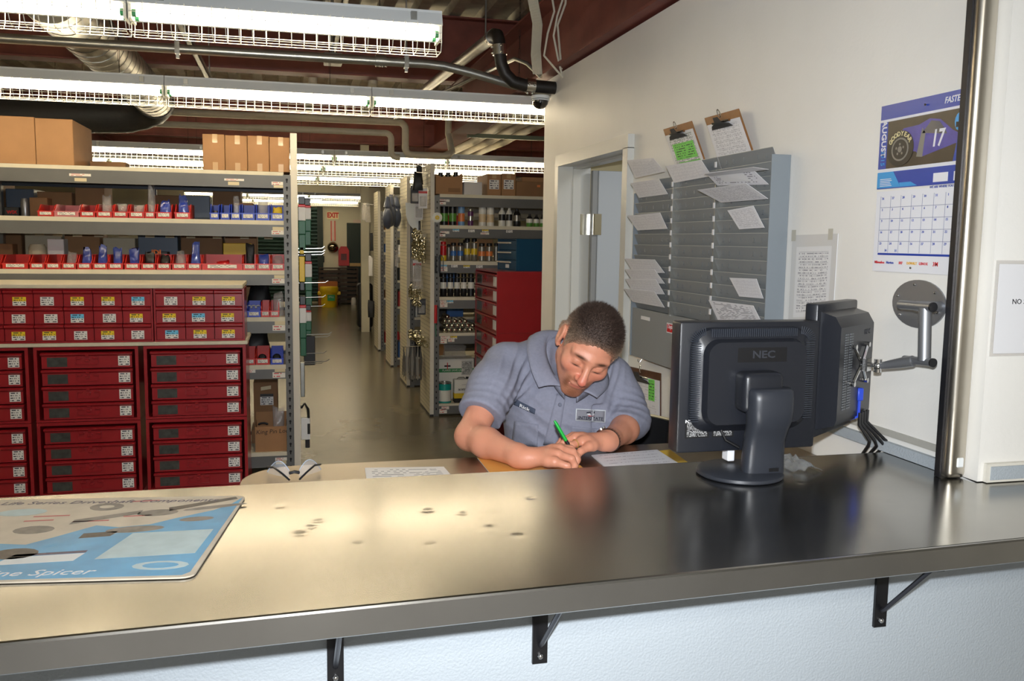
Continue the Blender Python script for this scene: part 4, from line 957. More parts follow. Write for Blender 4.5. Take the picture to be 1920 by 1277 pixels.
up = [(70,101,'r'),(101,148,'p'),(149,179,'r'),(180,211,'r'),(211,240,'r'),(241,271,'r'),(271,291,'r'),(292,322,'r'),(327,357,'r'),(393,411,'b'),(413,431,'b'),(432,451,'b'),(452,478,'b'),(479,506,'b'),(507,533,'b')]
lo = [(-40,1,'r'),(4,53,'r'),(55,84,'r'),(85,114,'r'),(115,143,'r'),(144,172,'r'),(173,202,'r'),(202,231,'r'),(233,263,'r'),(264,292,'r'),(293,321,'r'),(322,350,'r'),(350,378,'r'),(378,455,'r'),(455,481,'r'),(481,508,'r'),(508,534,'r')]
CM = {'r': m_bred, 'b': m_bblue, 'p': m_bpink}; CN = {'r': 'red', 'b': 'blue', 'p': 'wide pink'}
bi = 0
for row, zd, pyt, nm, refy in ((up, levels[1], 383, 'upper', 400), (lo, levels[2], 478, 'lower', 498)):
    nR = len(row)
    for j, (p0, p1, c) in enumerate(row):
        pos = nR-j
        put_bin(p0, p1, zd, pyt, YS+.012, CM[c], '%s plastic parts bin, %s from the slotted upright on the %s bin shelf' % (CN[c] if not (p1-p0 > 45 and c == 'r') else 'wide red', NTH[pos-1], nm), 'plastic bins on the %s bin shelf' % nm, refy=refy)
fills = [('u',3,'g',.16,'clear bag with a blue stripe',.1),('u',4,'g',.10,'clear bag of small parts',0),('u',5,'g',.09,'flat clear bag',.2),('u',6,'g',.24,'tall clear bag with dark coil',.05),('u',7,'b',.13,'blue printed bag',0),('u',8,'b',.17,'blue printed bag, leaning',-.15),('u',9,'d',.06,'dark fitting',0),('u',11,'g',.17,'puffed clear bag',.1),('u',13,'g',.16,'clear bag of pale tubes',0),('u',14,'y',.10,'blue and yellow pouch',0),
         ('l',4,'g',.12,'clear bag with a pale strip',.2),('l',5,'b',.15,'blue printed bag, creased',.1),('l',6,'b',.17,'blue printed bag, standing tall',.15),('l',7,'b',.15,'blue and white printed bag',0),('l',8,'b',.15,'blue printed pouch',0),('l',9,'d',.12,'black bag with orange print',0),('l',10,'d',.10,'black wrapped part',0),('l',11,'g',.13,'clear bag of grey parts',0),('l',12,'b',.20,'blue bag with white label',.2),('l',13,'r',.06,'red lens pack',0),('l',14,'k',.19,'glossy black bag',.05),('l',15,'b',.12,'blue printed pouch with pale base',0),('l',16,'g',.10,'clear bag with a pale tube',.2)]
FM = {'g': m_bag, 'b': m_bagblue, 'd': m_part, 'y': m_ylbox, 'r': m_redp, 'k': m_rub}
for i, (rw, j, ty, h, nm, ln) in enumerate(fills):
    row, zd, refy, nn = (up, levels[1], 400, 'upper') if rw == 'u' else (lo, levels[2], 498, 'lower')
    p0, p1, _ = row[j]; a, c = P(p0, refy, Y=YS+.012), P(p1, refy, Y=YS+.012)
    bag((a.x+c.x)/2, YS+.10, zd+.008, min(.10, (c.x-a.x)*.70), h*.82, FM[ty], '%s in the %s bin from the upright, %s bin shelf' % (nm, NTH[len(row)-1-j], nn), 'parts bag', i, ln*.2)
# things standing behind the bins
def carton(name, label, x0, x1, y0, y1, z0, z1, mat, cat='box', group=None, tape=False, flap=False):
    t = thing(name, label, cat, ((x0+x1)/2, (y0+y1)/2, z0), group)
    MB().rbox(x0, x1, y0, y1, z0, z1, .003, 1).build('carton', mat, t)
    MB().box((x0+x1)/2-.001, (x0+x1)/2+.001, y0-.0006, y1, z1-.0004, z1+.0008).build('flap_seam', m_kraftd, t)
    if tape:
        cx_ = x0+(x1-x0)*.56; w = .032
        for (za, zb_) in ((z1-.055, z1+.001), (z0-.0, z0+.05)): MB().box(cx_-w/2, cx_+w/2, y0-.0012, y0+.0, max(za, z0+.001), zb_).build('tape', m_tape, t)
    return t
zt_ = levels[0]+.001
# brown cartons on the shelf top
a = [P(-60, 230, Y=YS+.03), P(65, 230, Y=YS+.03), P(136, 230, Y=YS+.03)]
zb1 = zs(30, 218, YS+.03)
carton('cardboard_box', 'large plain brown carton at the far end of the shelf top row', a[0].x, a[1].x-.003, YS+.03, YS+.55, zt_, zb1, m_kraft, group='cartons on the shelf top', tape=False)
carton('cardboard_box', 'large brown carton with a strip of tape beside the gap on the shelf top', a[1].x, a[2].x, YS+.03, YS+.58, zt_, zb1-.005, m_kraft, group='cartons on the shelf top', tape=False)
xs = [P(q, 290, Y=YS+.02).x for q in (380, 422, 464, 505, 546)]; xs[4] = SXR-.001; zb2 = zs(460, 254, YS+.02)
for i in range(4):
    carton('cardboard_box', 'narrow brown carton with taped ends, %s from the white end board' % NTH[3-i], xs[i]+.001, xs[i+1]-.002, YS+.02, YS+.42, zt_, zb2-.003*(i % 2), m_kraft, group='narrow cartons on the shelf top', tape=True)
q0, q1 = P(166, 320, Y=YS+.45), P(238, 305, Y=YS+.45)
carton('cardboard_box', 'low dark carton printed oducts behind the gap on the shelf top', q0.x+.02, q1.x, YS+.4, YS+.56, zt_, q1.z, m_kraftd)
for i in range(3):
    x = P(262+38*i, 320, Y=YS+.5).x
    tag(MB().rbox(x, x+.135, YS+.44, YS+.58, zt_, zt_+.03, .003, 1).build('flat_box', M('grey_card', (120,120,116), .7)), 'flat grey box behind the shelf top edge, %s from the narrow cartons' % NTH[2-i], 'box', 'flat grey boxes')
# behind the bins
bk = [('oil_filter_box', 'black carton with red lettering at the end of the upper bin shelf', 8, 36, 388, 'u', m_black, 'box'), ('spray_can', None, 37, 54, 372, 'u', M('silver_can', (150,152,156), .3, .7), 'can'),
      ('white_bottle', 'white tub behind the lower bins', 46, 80, 458, 'l', M('ivory_tub', (214,206,176), .5), 'tub'), ('white_box', 'white carton standing behind the lower bins', 86, 117, 448, 'l', m_paper, 'box'),
      ('yellow_box', 'yellow lamp carton behind the lower bins', 417, 470, 456, 'l', m_ylbox, 'box'), ('brown_box', 'brown carton behind the pink bin', 56, 90, 370, 'u', m_kraftd, 'box'), ('brown_box', 'brown carton at the end of the lower bin shelf', -8, 20, 457, 'l', m_kraftd, 'box'), ('orange_mark_box', 'black carton with orange lettering behind the lower bins', 275, 312, 472, 'l', m_black, 'box'), ('brown_box', 'brown carton behind the blue bins', 440, 475, 380, 'u', m_kraft, 'box')]
for nm, lb, p0, p1, pyt, rw, mt, cat in bk:
    zd = levels[1] if rw == 'u' else levels[2]; Yb = YS+.31; a, c = P(p0, 400, Y=Yb), P(p1, 400, Y=Yb); z1 = P(p0, pyt, Y=Yb).z
    if cat in ('can', 'tub'):
        r = (c.x-a.x)/2; o = MB().lathe([(r*.96, 0), (r, .004), (r, z1-zd-.02), (r*.8, z1-zd-.006), (r*.78, z1-zd)], 18, c=((a.x+c.x)/2, Yb+r, zd+.001)).build(nm, mt, smooth=True)
        tag(o, lb or 'plain silver can beside the black carton on the upper bin shelf', cat)
    else: carton(nm, lb, a.x, c.x, Yb, Yb+.12, zd+.001, z1, mt, cat)
o = [x for x in COL.objects if x.name.startswith('orange_mark_box')][0]
c = P(293, 474, Y=YS+.308); text('JDI', .05, frame((c.x, YS+.309, c.z), (1,0,0), (0,0,1)), M('orange_print', (240,120,20), .5), o, bold=.002)
o = [x for x in COL.objects if x.name.startswith('oil_filter_box')][0]
c = P(22, 398, Y=YS+.308); text('WIX', .03, frame((c.x, YS+.309, c.z), (1,0,0), (0,0,1)), m_redp, o, bold=.001)
# ------------------------------------------------------------------ red drawer cabinets in front
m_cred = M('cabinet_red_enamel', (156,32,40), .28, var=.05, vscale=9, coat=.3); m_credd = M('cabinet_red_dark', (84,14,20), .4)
m_plate = M('drawer_window', (86,88,86), .25, .4, var=.3, vscale=30); m_gap = M('cabinet_shadow_gap', (20,10,10), .7)
lw = print_mat('drawer_label_white', (232,230,226), (60,60,70), 4, .45, 16); ly = print_mat('drawer_label_yellow', (232,230,226), (60,60,50), 4, .45, 16, top=(238,206,30)); lb_ = print_mat('drawer_label_blue', (232,230,226), (50,60,80), 4, .45, 16, top=(110,200,236))
YC = 5.55
def X_(px, py=720, Y=YC): return P(px, py, Y=Y).x
def Z_(px, py, Y=YC): return P(px, py, Y=Y).z
SB = Z_(380, 641)                              # underside board of the small drawers
zA1, zA0 = Z_(370, 647), Z_(370, 783)          # upper cabinets
zB1, zB0 = Z_(370, 784), Z_(370, 916)
plinth = thing('cabinet_plinth', 'low red steel base under the drawer cabinets', 'base', (-1.2, YC+.2, 0))
MB().box(X_(-150), X_(462), YC+.0, YC+.5, .0, zB0-.001).build('plinth', m_cred, plinth)
for px in (50, 95, 250, 300, 450): MB().ball((X_(px), YC-.001, zB0-.02), .006, 8).build('bolt', m_screw, plinth)
cols = [(X_(-142), X_(55)), (X_(65), X_(261)), (X_(271), X_(462))]
cn = ['at the far end of the red bank', 'in the middle of the red bank', 'at the aisle end of the red bank']
for ci, (x0, x1) in enumerate(cols):
    for (z0, z1, vn) in ((zA0, zA1, 'upper'), (zB0, zB1, 'lower')):
        t = thing('drawer_cabinet', '%s red four-drawer steel cabinet %s' % (vn, cn[ci]), 'cabinet', ((x0+x1)/2, YC+.2, z0), 'red four-drawer cabinets')
        k = MB(); f = .018
        k.box(x0, x0+f, YC, YC+.45, z0, z1); k.box(x1-f, x1, YC, YC+.45, z0, z1); k.box(x0+f, x1-f, YC, YC+.45, z1-f, z1); k.box(x0+f, x1-f, YC, YC+.45, z0, z0+f*.7); k.box(x0+f, x1-f, YC+.43, YC+.45, z0+f*.7, z1-f)
        k.build('carcass', m_cred, t)
        n = 4; hz = (z1-z0-f*1.7-.012)/n
        for j in range(n):
            za = z0+f*.7+.003+hz*j; zb_ = za+hz-.007; xa, xb = x0+.040, x1-.036
            dr = MB(); dr.box(xa, xb, YC+.004, YC+.40, za, zb_); dr.prism([(xa-.004, YC+.004, zb_), (xa-.004, YC-.010, zb_-.006), (xa-.004, YC-.010, zb_-.012), (xa-.004, YC+.004, zb_-.022)], (xb-xa+.008, 0, 0))
            d = dr.build('drawer', m_cred, t)
            w = xb-xa
            MB().box(xa+w*.06, xa+w*.28, YC+.001, YC+.004, za+.010, zb_-.028).build('window_plate', m_plate, d)
            q = MB(); q.quad((xb-w*.155, YC+.002, za+.012), (xb-.012, YC+.002, za+.012), (xb-.012, YC+.002, zb_-.024), (xb-w*.155, YC+.002, zb_-.024)); q.build('drawer_label', lw, d)
            cxm = xa+w*.5; k = MB(); up_ = (j == 2 and vn == 'lower' and ci == 1)
            zh = zb_-.034; dz = -.036 if not up_ else .026
            k.tube([(cxm-.058, YC+.0, zh), (cxm-.062, YC-.004, zh+dz*.8), (cxm-.055, YC-.004, zh+dz), (cxm+.055, YC-.004, zh+dz), (cxm+.062, YC-.004, zh+dz*.8), (cxm+.058, YC+.0, zh)], .0022, 6); k.build('bail_handle', m_cred, d, smooth=True)
            for sx in (-1, 1): MB().rbox(cxm+sx*.046-.016, cxm+sx*.046+.016, YC-.007, YC+.004, zh-.004, zh+.006, .002, 1).build('handle_lug', m_cred, d)
            k = MB(); k.rbox(cxm-.012, cxm+.012, YC-.009, YC+.004, zh-.018, zh-.004, .002, 1); k.build('latch', m_cred, d)
            MB().rbox(cxm-.010, cxm+.010, YC-.007, YC+.004, zh+.008, zh+.018, .002, 1).build('latch_keeper', m_cred, d)
# board over the big cabinets, then the small drawers, then the top board
tag(MB().rbox(X_(-150), X_(466), YC-.012, YC+.50, zA1+.001, SB+.004, .003, 1).build('worktop_board', m_board), 'white board lying on the large red cabinets', 'board')
zS0 = SB+.005; zS1 = Z_(370, 541)
units = [(X_(-240), X_(-50), 4), (X_(-48), X_(291), 6), (X_(293), X_(461), 3)]
pat = {1: ['wywyyby', 'ywwbwy', 'yyywyw'], 2: ['wyy', 'yby', 'byy'], 0: ['wyyw', 'wywy', 'yywb']}
un = ['at the far end on the white board', 'six drawers wide on the white board', 'three drawers wide beside the aisle']
LM = {'w': lw, 'y': ly, 'b': lb_}
for ui, (x0, x1, nc) in enumerate(units):
    t = thing('small_drawer_unit', 'red small-parts drawer unit '+un[ui], 'cabinet', ((x0+x1)/2, YC+.1, zS0), 'red small-drawer units')
    f = .010; k = MB()
    k.box(x0, x0+f, YC-.004, YC+.3, zS0, zS1); k.box(x1-f, x1, YC-.004, YC+.3, zS0, zS1); k.box(x0+f, x1-f, YC-.004, YC+.3, zS1-f*.6, zS1); k.box(x0+f, x1-f, YC-.004, YC+.3, zS0, zS0+f); k.box(x0+f, x1-f, YC+.28, YC+.3, zS0+f, zS1-f*.6)
    k.build('carcass', m_cred, t)
    cw = (x1-x0-2*f)/nc; hz = (zS1-zS0-1.6*f)/3
    for r in range(3):
        for c in range(nc):
            xa, xb = x0+f+cw*c+.002, x0+f+cw*(c+1)-.002; za = zS0+f+hz*(2-r)+.001; zb_ = za+hz-.003
            k = MB(); k.box(xa, xb, YC+.002, YC+.26, za, zb_-.012); k.prism([(xa, YC+.002, zb_), (xa, YC-.014, zb_-.008), (xa, YC-.014, zb_-.016), (xa, YC+.002, zb_-.026)], (xb-xa, 0, 0)); k.box(xa, xb, YC+.002, YC+.01, zb_-.012, zb_)
            d = k.build('drawer', m_cred, t)
            ch = pat[ui][r][c % len(pat[ui][r])]; w = xb-xa; off = (random.random()-.5)*.12
            q = MB(); q.quad((xa+w*(.27+off), YC+.0008, za+.006), (xa+w*(.73+off), YC+.0008, za+.006), (xa+w*(.73+off), YC+.0008, za+hz*.56), (xa+w*(.27+off), YC+.0008, za+hz*.56)); q.build('drawer_label', LM[ch], d)
tag(MB().rbox(X_(-240), X_(459), YC-.016, YS-.004, zS1+.001, zS1+.024, .003, 1).build('top_board', m_board), 'white board covering the small red drawer units', 'board')
# ------------------------------------------------------------------ goods at the aisle end of the lower shelves
def binw(p0, p1, pyt, lvl, refy, c, lb, Y=YS+.012, d=.25): put_bin(p0, p1, levels[lvl], pyt, Y, CM[c], lb, None, d, refy=refy)
binw(463, 489, 567, 3, 585, 'b', 'blue parts bin holding curved grey parts beside the red drawer unit')
binw(489, 506, 566, 3, 585, 'r', 'narrow red parts bin between a blue bin and another red bin')
binw(506, 524, 566, 3, 585, 'r', 'narrow red parts bin by a clear bag under the blue tub')
binw(455, 479, 655, 4, 675, 'r', 'red parts bin half hidden by the red cabinet')
binw(479, 506, 654, 4, 675, 'r', 'red parts bin with a black grommet on the lower aisle shelf')
binw(507, 532, 654, 4, 675, 'b', 'blue parts bin holding a dark cap on the lower aisle shelf')
c = P(476, 590, Y=YS+.10)
for i in range(3):
    x = c.x-.03+.03*i; o = MB().tube([(x+.018*math.cos(a), YS+.09, levels[3]+.055+.018*math.sin(a)) for a in [math.pi*j/8 for j in range(9)]], .005, 8).build('curved_bracket', m_bagpale, smooth=True)
    tag(o, 'curved pale part in the blue bin, %s from the red drawers' % NTH[i], 'part', 'curved parts in the blue bin')
bag(P(531, 590, Y=YS+.1).x-.03, YS+.1, levels[3]+.002, .07, .15, m_bag, 'clear bag leaning at the upright beside narrow red bin', 'bag', 91)
bag(P(486, 560, Y=YS+.3).x, YS+.34, levels[3]+.002, .16, .2, m_rub, 'dark hose bundle behind the blue and red bins', 'hose', 92)
bag(P(480, 650, Y=YS+.3).x, YS+.34, levels[4]+.002, .2, .21, m_rub, 'glossy black bag behind the lower aisle bins', 'bag', 93)
for (px, lb) in ((492, 'black rubber grommet standing in the lower red bin'), (519, 'dark rubber cap in the lower blue bin')):
    x = P(px, 675, Y=YS+.09).x; o = MB().lathe([(.012, 0), (.026, .0), (.028, .012), (.02, .03), (.012, .032)], 14, T=Tr(x, YS+.09, levels[4]+.035) @ Matrix.Rotation(1.1, 4, 'X')).build('rubber_grommet', m_rub, smooth=True); tag(o, lb, 'grommet')
a, c = P(475, 717, Y=YS+.3), P(521, 767, Y=YS+.3)
t = carton('cardboard_box', 'brown carton with a black and white label behind the open box', a.x, c.x, YS+.3, YS+.56, levels[5]+.10, min(a.z, levels[4]-.08), m_kraftd)
tag(MB().rbox(a.x-.02, min(c.x+.05, SXR-.055), YS+.3, YS+.57, levels[5]+.001, levels[5]+.099, .003, 1).build('cardboard_box', m_kraftd), 'plain brown carton under the labelled carton', 'box')
k = MB(); k.quad((a.x+.045, YS+.2985, a.z-.165), (a.x+.135, YS+.2985, a.z-.165), (a.x+.135, YS+.2985, a.z-.105), (a.x+.045, YS+.2985, a.z-.105)); k.build('box_label', lw, t)
MB().box(a.x+.045, a.x+.135, YS+.298, YS+.2984, a.z-.105, a.z-.085).build('label_header', m_black, t)
k = MB(); k.quad((a.x+.05, YS+.2985, a.z-.06), (a.x+.12, YS+.2985, a.z-.05), (a.x+.12, YS+.2985, a.z-.025), (a.x+.05, YS+.2985, a.z-.035)); k.build('box_label', m_ctag, t)
a, c = P(478, 801, Y=YS+.03), P(535, 848, Y=YS+.03)
t = thing('open_carton', 'open brown carton lettered King Pin Loc on the bottom shelf', 'box', ((a.x+c.x)/2, YS+.15, levels[5]+.001))
x0, x1, y0, y1, z0, z1 = a.x, SXR-.05, YS+.03, YS+.27, levels[5]+.001, a.z; th = .004
k = MB(); k.box(x0, x1, y0, y0+th, z0, z1); k.box(x0, x1, y1-th, y1, z0, z1+.06); k.box(x0, x0+th, y0+th, y1-th, z0, z1); k.box(x1-th, x1, y0+th, y1-th, z0, z1); k.box(x0+th, x1-th, y0+th, y1-th, z0, z0+th); k.build('carton', m_kraft, t)
text('King Pin Loc', .042, frame(((x0+x1)/2+.008, y0-.0006, z1-.035), (1,0,0.02), (0,0,1)), M('marker_ink', (50,40,34), .6), t, shear=.15)
bag(P(525, 790, Y=YS+.12).x-.01, YS+.15, z0+.006, .09, z1-z0+.10, m_bag, 'clear bag poking out of the King Pin carton', 'bag', 95)
k = MB(); k.tube([(x0+.05+.03*math.cos(a_), YS+.15, z1-.01+.012*math.sin(a_)) for a_ in [math.pi*j/8 for j in range(9)]], .007, 8); tag(k.build('rubber_loop', m_rub, smooth=True), 'black rubber loop showing over the King Pin carton rim', 'part')
# ------------------------------------------------------------------ shelving bays along the aisle, each closed by a pegboard end panel
m_peg = M('pegboard_cream', (206,198,172), .6)
def pegmat():
    m = m_peg; nt = m.node_tree; N = nt.nodes; L = nt.links; b = N['Principled BSDF']
    tc = N.new('ShaderNodeTexCoord'); mp = N.new('ShaderNodeMapping'); mp.inputs['Scale'].default_value = (20, 20, 26); L.new(tc.outputs['Object'], mp.inputs[0])
    fr = N.new('ShaderNodeVectorMath'); fr.operation = 'FRACTION'; L.new(mp.outputs[0], fr.inputs[0])
    sb = N.new('ShaderNodeVectorMath'); sb.operation = 'SUBTRACT'; sb.inputs[1].default_value = (.5, .5, .5); L.new(fr.outputs[0], sb.inputs[0])
    ml = N.new('ShaderNodeVectorMath'); ml.operation = 'MULTIPLY'; ml.inputs[1].default_value = (0, 1, 1); L.new(sb.outputs[0], ml.inputs[0])
    ln = N.new('ShaderNodeVectorMath'); ln.operation = 'LENGTH'; L.new(ml.outputs[0], ln.inputs[0])
    lt = N.new('ShaderNodeMath'); lt.operation = 'LESS_THAN'; lt.inputs[1].default_value = .16; L.new(ln.outputs['Value'], lt.inputs[0])
    mx = N.new('ShaderNodeMixRGB'); L.new(lt.outputs[0], mx.inputs[0]); mx.inputs[1].default_value = (*srgb((206,198,172)), 1); mx.inputs[2].default_value = (*srgb((70,62,48)), 1); L.new(mx.outputs[0], b.inputs['Base Color'])
pegmat()
BX = 1.235; bays = [7.93, 9.585, 11.17, 12.82]; ZP = 2.30
bn = ['first', 'second', 'third', 'fourth']
YR = bays[0]
def zr(px, py): return P(px, py, Y=YR).z
rl = [(zr(880, 365), zr(880, 371), zr(880, 388)), (zr(880, 423), zr(880, 429.5), zr(880, 446)), (zr(880, 490), zr(880, 497), zr(880, 512)), (zr(850, 557), zr(850, 563), zr(850, 579)), (zr(850, 624.5), zr(850, 630), zr(850, 645)), (zr(850, 757), zr(850, 761), zr(850, 776))]
for bi, yb in enumerate(bays):
    t = thing('aisle_shelving', 'grey shelving bay with pegboard end panel, %s along the aisle from the desk' % bn[bi], 'shelving', (BX+1.2, yb+.3, 0), 'shelving bays along the aisle')
    MB().box(BX, BX+.032, yb, yb+.62, .02, ZP).build('end_panel', m_peg, t)
    MB().box(BX-.002, BX+.034, yb-.008, yb, .02, ZP).build('panel_edge', m_upw, t)
    MB().box(BX, BX+.034, yb, yb+.62, 0, .02).build('panel_foot', m_rub, t)
    k = MB(); k.box(BX+.035, BX+.083, yb, yb+.004, 0, 2.02); k.box(BX+.035, BX+.039, yb+.004, yb+.05, 0, 2.02); u = k.build('upright', m_sgrey, t)
    h = MB(); z = .06
    while z < 2.0: h.box(BX+.054, BX+.064, yb-.001, yb+.001, z, z+.018); z += .0525
    tag(h.build('keyhole_slots', m_hole, u), kind='stuff')
    MB().box(BX+.035, BX+.083, yb+.58, yb+.62, 0, 2.02).build('upright', m_sgrey, t)
    xr = 4.8 if bi == 0 else 3.6
    for z1, z0, zg in rl:
        MB().box(BX+.084, xr, yb+.006, yb+.60, z0, z1).build('deck_board', m_board, t)
        MB().box(BX+.084, xr, yb+.002, yb+.018, zg, z0).build('front_beam', m_sgrey, t)
    if bi == 0:
        for (px, py, w_, h_, m_) in ((833,376,20,5,m_wtag),(829,380,14,7,m_wtag),(834,436,17,5,m_wtag),(829,440,12,7,m_wtag),(855,432,12,5,lb_),(884,433,12,5,lw),(910,433,12,5,ly),(909,438,16,4,m_wtag),(955,434,12,5,lw),(832,499,12,5,lb_),(832,505,14,8,m_wtag),(852,499,12,5,lw),(875,500,12,5,ly),(899,500,12,5,lw),(831,566,12,5,m_wtag),(844,566,12,5,lb_),(832,572,14,8,m_wtag),(835,633,18,5,m_wtag),(851,633,12,5,ly),(832,640,12,8,m_wtag),(846,638,12,6,m_wtag),(835,765,14,5,m_wtag),(831,771,14,8,m_wtag)):
            a, c = P(px-w_/2, py-h_/2, Y=YR), P(px+w_/2, py+h_/2, Y=YR); k = MB(); k.quad((a.x, YR+.0008, c.z), (c.x, YR+.0008, c.z), (c.x, YR+.0008, a.z), (a.x, YR+.0008, a.z)); k.build('shelf_tag', m_, t)
# ------------------------------------------------------------------ goods on the first aisle bay
def lat(name, label, cat, px0, px1, pyt, lvl, prof, mats, group=None, Y=None, n=16):
    """turned container; prof rows: (r fraction, height fraction, material index)"""
    Y = Y or YR+.07; a, c = P(px0, 500, Y=Y), P(px1, 500, Y=Y); r = (c.x-a.x)/2*.97; z0 = rl[lvl][0]+.001; H_ = P((px0+px1)/2, pyt, Y=Y).z-z0
    t = thing(name, label, cat, ((a.x+c.x)/2, Y+r, z0), group, local=True)
    segs = {}
    for i, (rf, hf, mi, pn) in enumerate(prof): segs.setdefault(pn, []).append((rf*r, hf*H_))
    order = []
    for rf, hf, mi, pn in prof:
        if pn not in order: order.append(pn)
    for pn in order:
        pr_ = segs[pn]; mi = [p[2] for p in prof if p[3] == pn][0]
        MB().lathe(pr_, n).build(pn, mats[mi], t, smooth=True) if False else None
        k = MB(); k.lathe(pr_, n); o = bpy.data.objects.new(pn, k.mesh(pn, mats[mi], None, True)); COL.objects.link(o); o.parent = t; ORG[o.name] = Vector((0, 0, 0))
    return t
AERO = [(.92,0,0,'can'),(1,.015,0,'can'),(1,.28,0,'can'),(1.005,.281,1,'label_band'),(1.005,.55,1,'label_band'),(1,.551,2,'upper_can'),(1,.80,2,'upper_can'),(.86,.84,3,'cap'),(.86,.97,3,'cap'),(.78,1,3,'cap')]
TUBE_ = [(1,0,0,'can'),(1,.20,0,'can'),(1.006,.201,1,'label_band'),(1.006,.62,1,'label_band'),(1,.621,2,'upper_can'),(1,.93,2,'upper_can'),(.98,.931,3,'cap'),(.98,1,3,'cap')]
BOTT = [(.95,0,0,'bottle'),(1,.02,0,'bottle'),(1,.30,0,'bottle'),(1.005,.301,1,'label_band'),(1.005,.62,1,'label_band'),(1,.621,2,'shoulder'),(.96,.70,2,'shoulder'),(.45,.86,2,'shoulder'),(.42,.861,3,'cap'),(.42,1,3,'cap')]
mk = lambda n, c, r=.35, **k: M('goods_'+n, c, r, **k)
K, Gn, Bl, Wh, Pu = mk('black', (24,24,26)), mk('green', (92,150,60)), mk('blue', (60,110,180)), mk('white', (224,222,214)), mk('purple', (90,40,90))
Ye, Or, Rd, Gr, Te, Sv = mk('yellow', (222,190,50)), mk('orange', (226,130,70)), mk('red', (196,34,36)), mk('grey', (140,136,126), .3, metal=.5), mk('teal', (20,150,140)), mk('silver', (170,168,160), .25, metal=.8)
Tn = mk('tan', (212,188,150)); ltb = mk('paleblue', (120,160,200))
G1 = 'cans and bottles on the second deck of the first aisle bay'
rowB = [('spray_can','tall black can with a green band, first by the pegboard upright',826,841,386,TUBE_,(K,Gn,K,K)),('spray_can','tall black can with a green band, second from the pegboard upright',842,857,386,TUBE_,(K,Gn,K,K)),('cleaner_can','light blue can with an orange picture beside the green banded pair',859,872,386,TUBE_,(ltb,Or,ltb,Bl)),('spray_can','purple spray can with silver top on the second deck',877,888,390,AERO,(Pu,Sv,Pu,Sv)),('filler_can','white can with tan band, first of the pair past the purple can',898,912,388,TUBE_,(Wh,Tn,Wh,Wh)),('filler_can','white can with tan band, second of the pair past the purple can',913,927,389,TUBE_,(Wh,Tn,Wh,Wh)),('fluid_bottle','white bottle with dark script, nearer the tan banded cans',935,948,388,BOTT,(Wh,K,Wh,Wh)),('fluid_bottle','white bottle with dark script, beside the black bottle',949,961,388,BOTT,(Wh,K,Wh,Wh)),('fluid_bottle','black bottle with a red and grey label',962,977,391,BOTT,(K,Gr,K,K)),('small_bottle','small black bottle with green label, first past the big black bottle',987,999,401,BOTT,(Gn,Wh,K,K)),('small_bottle','small black bottle with green label, second past the big black bottle',1000,1011,402,BOTT,(Gn,Wh,K,K)),('small_bottle','small black bottle with green label, third past the big black bottle',1012,1022,402,BOTT,(Gn,Wh,K,K))]
for nm, lb, p0, p1, pt, pf, mm in rowB: lat(nm, lb, nm.split('_')[1], p0, p1, pt, 1, pf, mm, G1)
rowC = [('spray_can','red and yellow spray can by the pegboard upright',826,838,453,AERO,(Ye,Rd,Rd,Rd)),('paint_can','grey spray can with blue label, nearer the red can',845,857,455,AERO,(Gr,Bl,Gr,K)),('paint_can','grey spray can with blue label, nearer the yellow labelled cans',858,870,455,AERO,(Gr,Bl,Gr,K)),('paint_can','tall grey spray can with yellow label, nearer the blue labelled cans',871,883,447,AERO,(Gr,Ye,Gr,K)),('paint_can','tall grey spray can with yellow label, nearer the orange labelled cans',884,896,447,AERO,(Gr,Ye,Gr,K)),('paint_can','grey spray can with orange label, nearer the yellow labelled cans',898,911,456,AERO,(Gr,Or,Gr,K)),('paint_can','grey spray can with orange label, nearer the blue drawer box',912,925,456,AERO,(Gr,Or,Gr,K))]
for nm, lb, p0, p1, pt, pf, mm in rowC: lat(nm, lb, 'can', p0, p1, pt, 2, pf, mm, 'spray cans on the third deck of the first aisle bay')
for i, (p0, p1) in enumerate(((868, 880), (838, 846), (926, 936))):
    lat('paint_can', ('dark topped spray can behind the yellow labelled cans', 'dark topped spray can behind the blue labelled cans', 'dark topped spray can behind the blue drawer box')[i], 'can', p0, p1, (450, 458, 456)[i], 2, AERO, (Gr, Gr, Gr, K), 'spray cans on the third deck of the first aisle bay', Y=YR+.24)
for i, (p0, p1) in enumerate(((839, 861), (897, 924))):
    a, c = P(p0, 450, Y=YR+.38), P(p1, 450, Y=YR+.38)
    carton('cardboard_box', 'small brown carton behind the %s labelled spray cans' % ('blue', 'orange')[i], a.x, c.x, YR+.38, YR+.55, rl[2][0]+.001, rl[1][2]-.01, m_kraft)
for i, (p0, p1) in enumerate(((826, 839), (840, 851.5), (852.5, 864), (865, 876.5), (878, 891))):
    lat('lubricant_can', 'black spray can with white picture label, %s from the pegboard upright' % NTH[i], 'can', p0, p1, 513, 3, [(.92,0,0,'can'),(1,.015,0,'can'),(1,.34,0,'can'),(1.005,.341,1,'label_band'),(1.005,.62,1,'label_band'),(1,.621,0,'upper_can'),(1,.80,0,'upper_can'),(.86,.84,2,'cap'),(.86,.97,2,'cap'),(.78,1,2,'cap')], (K, Wh, K), 'black spray cans on the fourth deck')
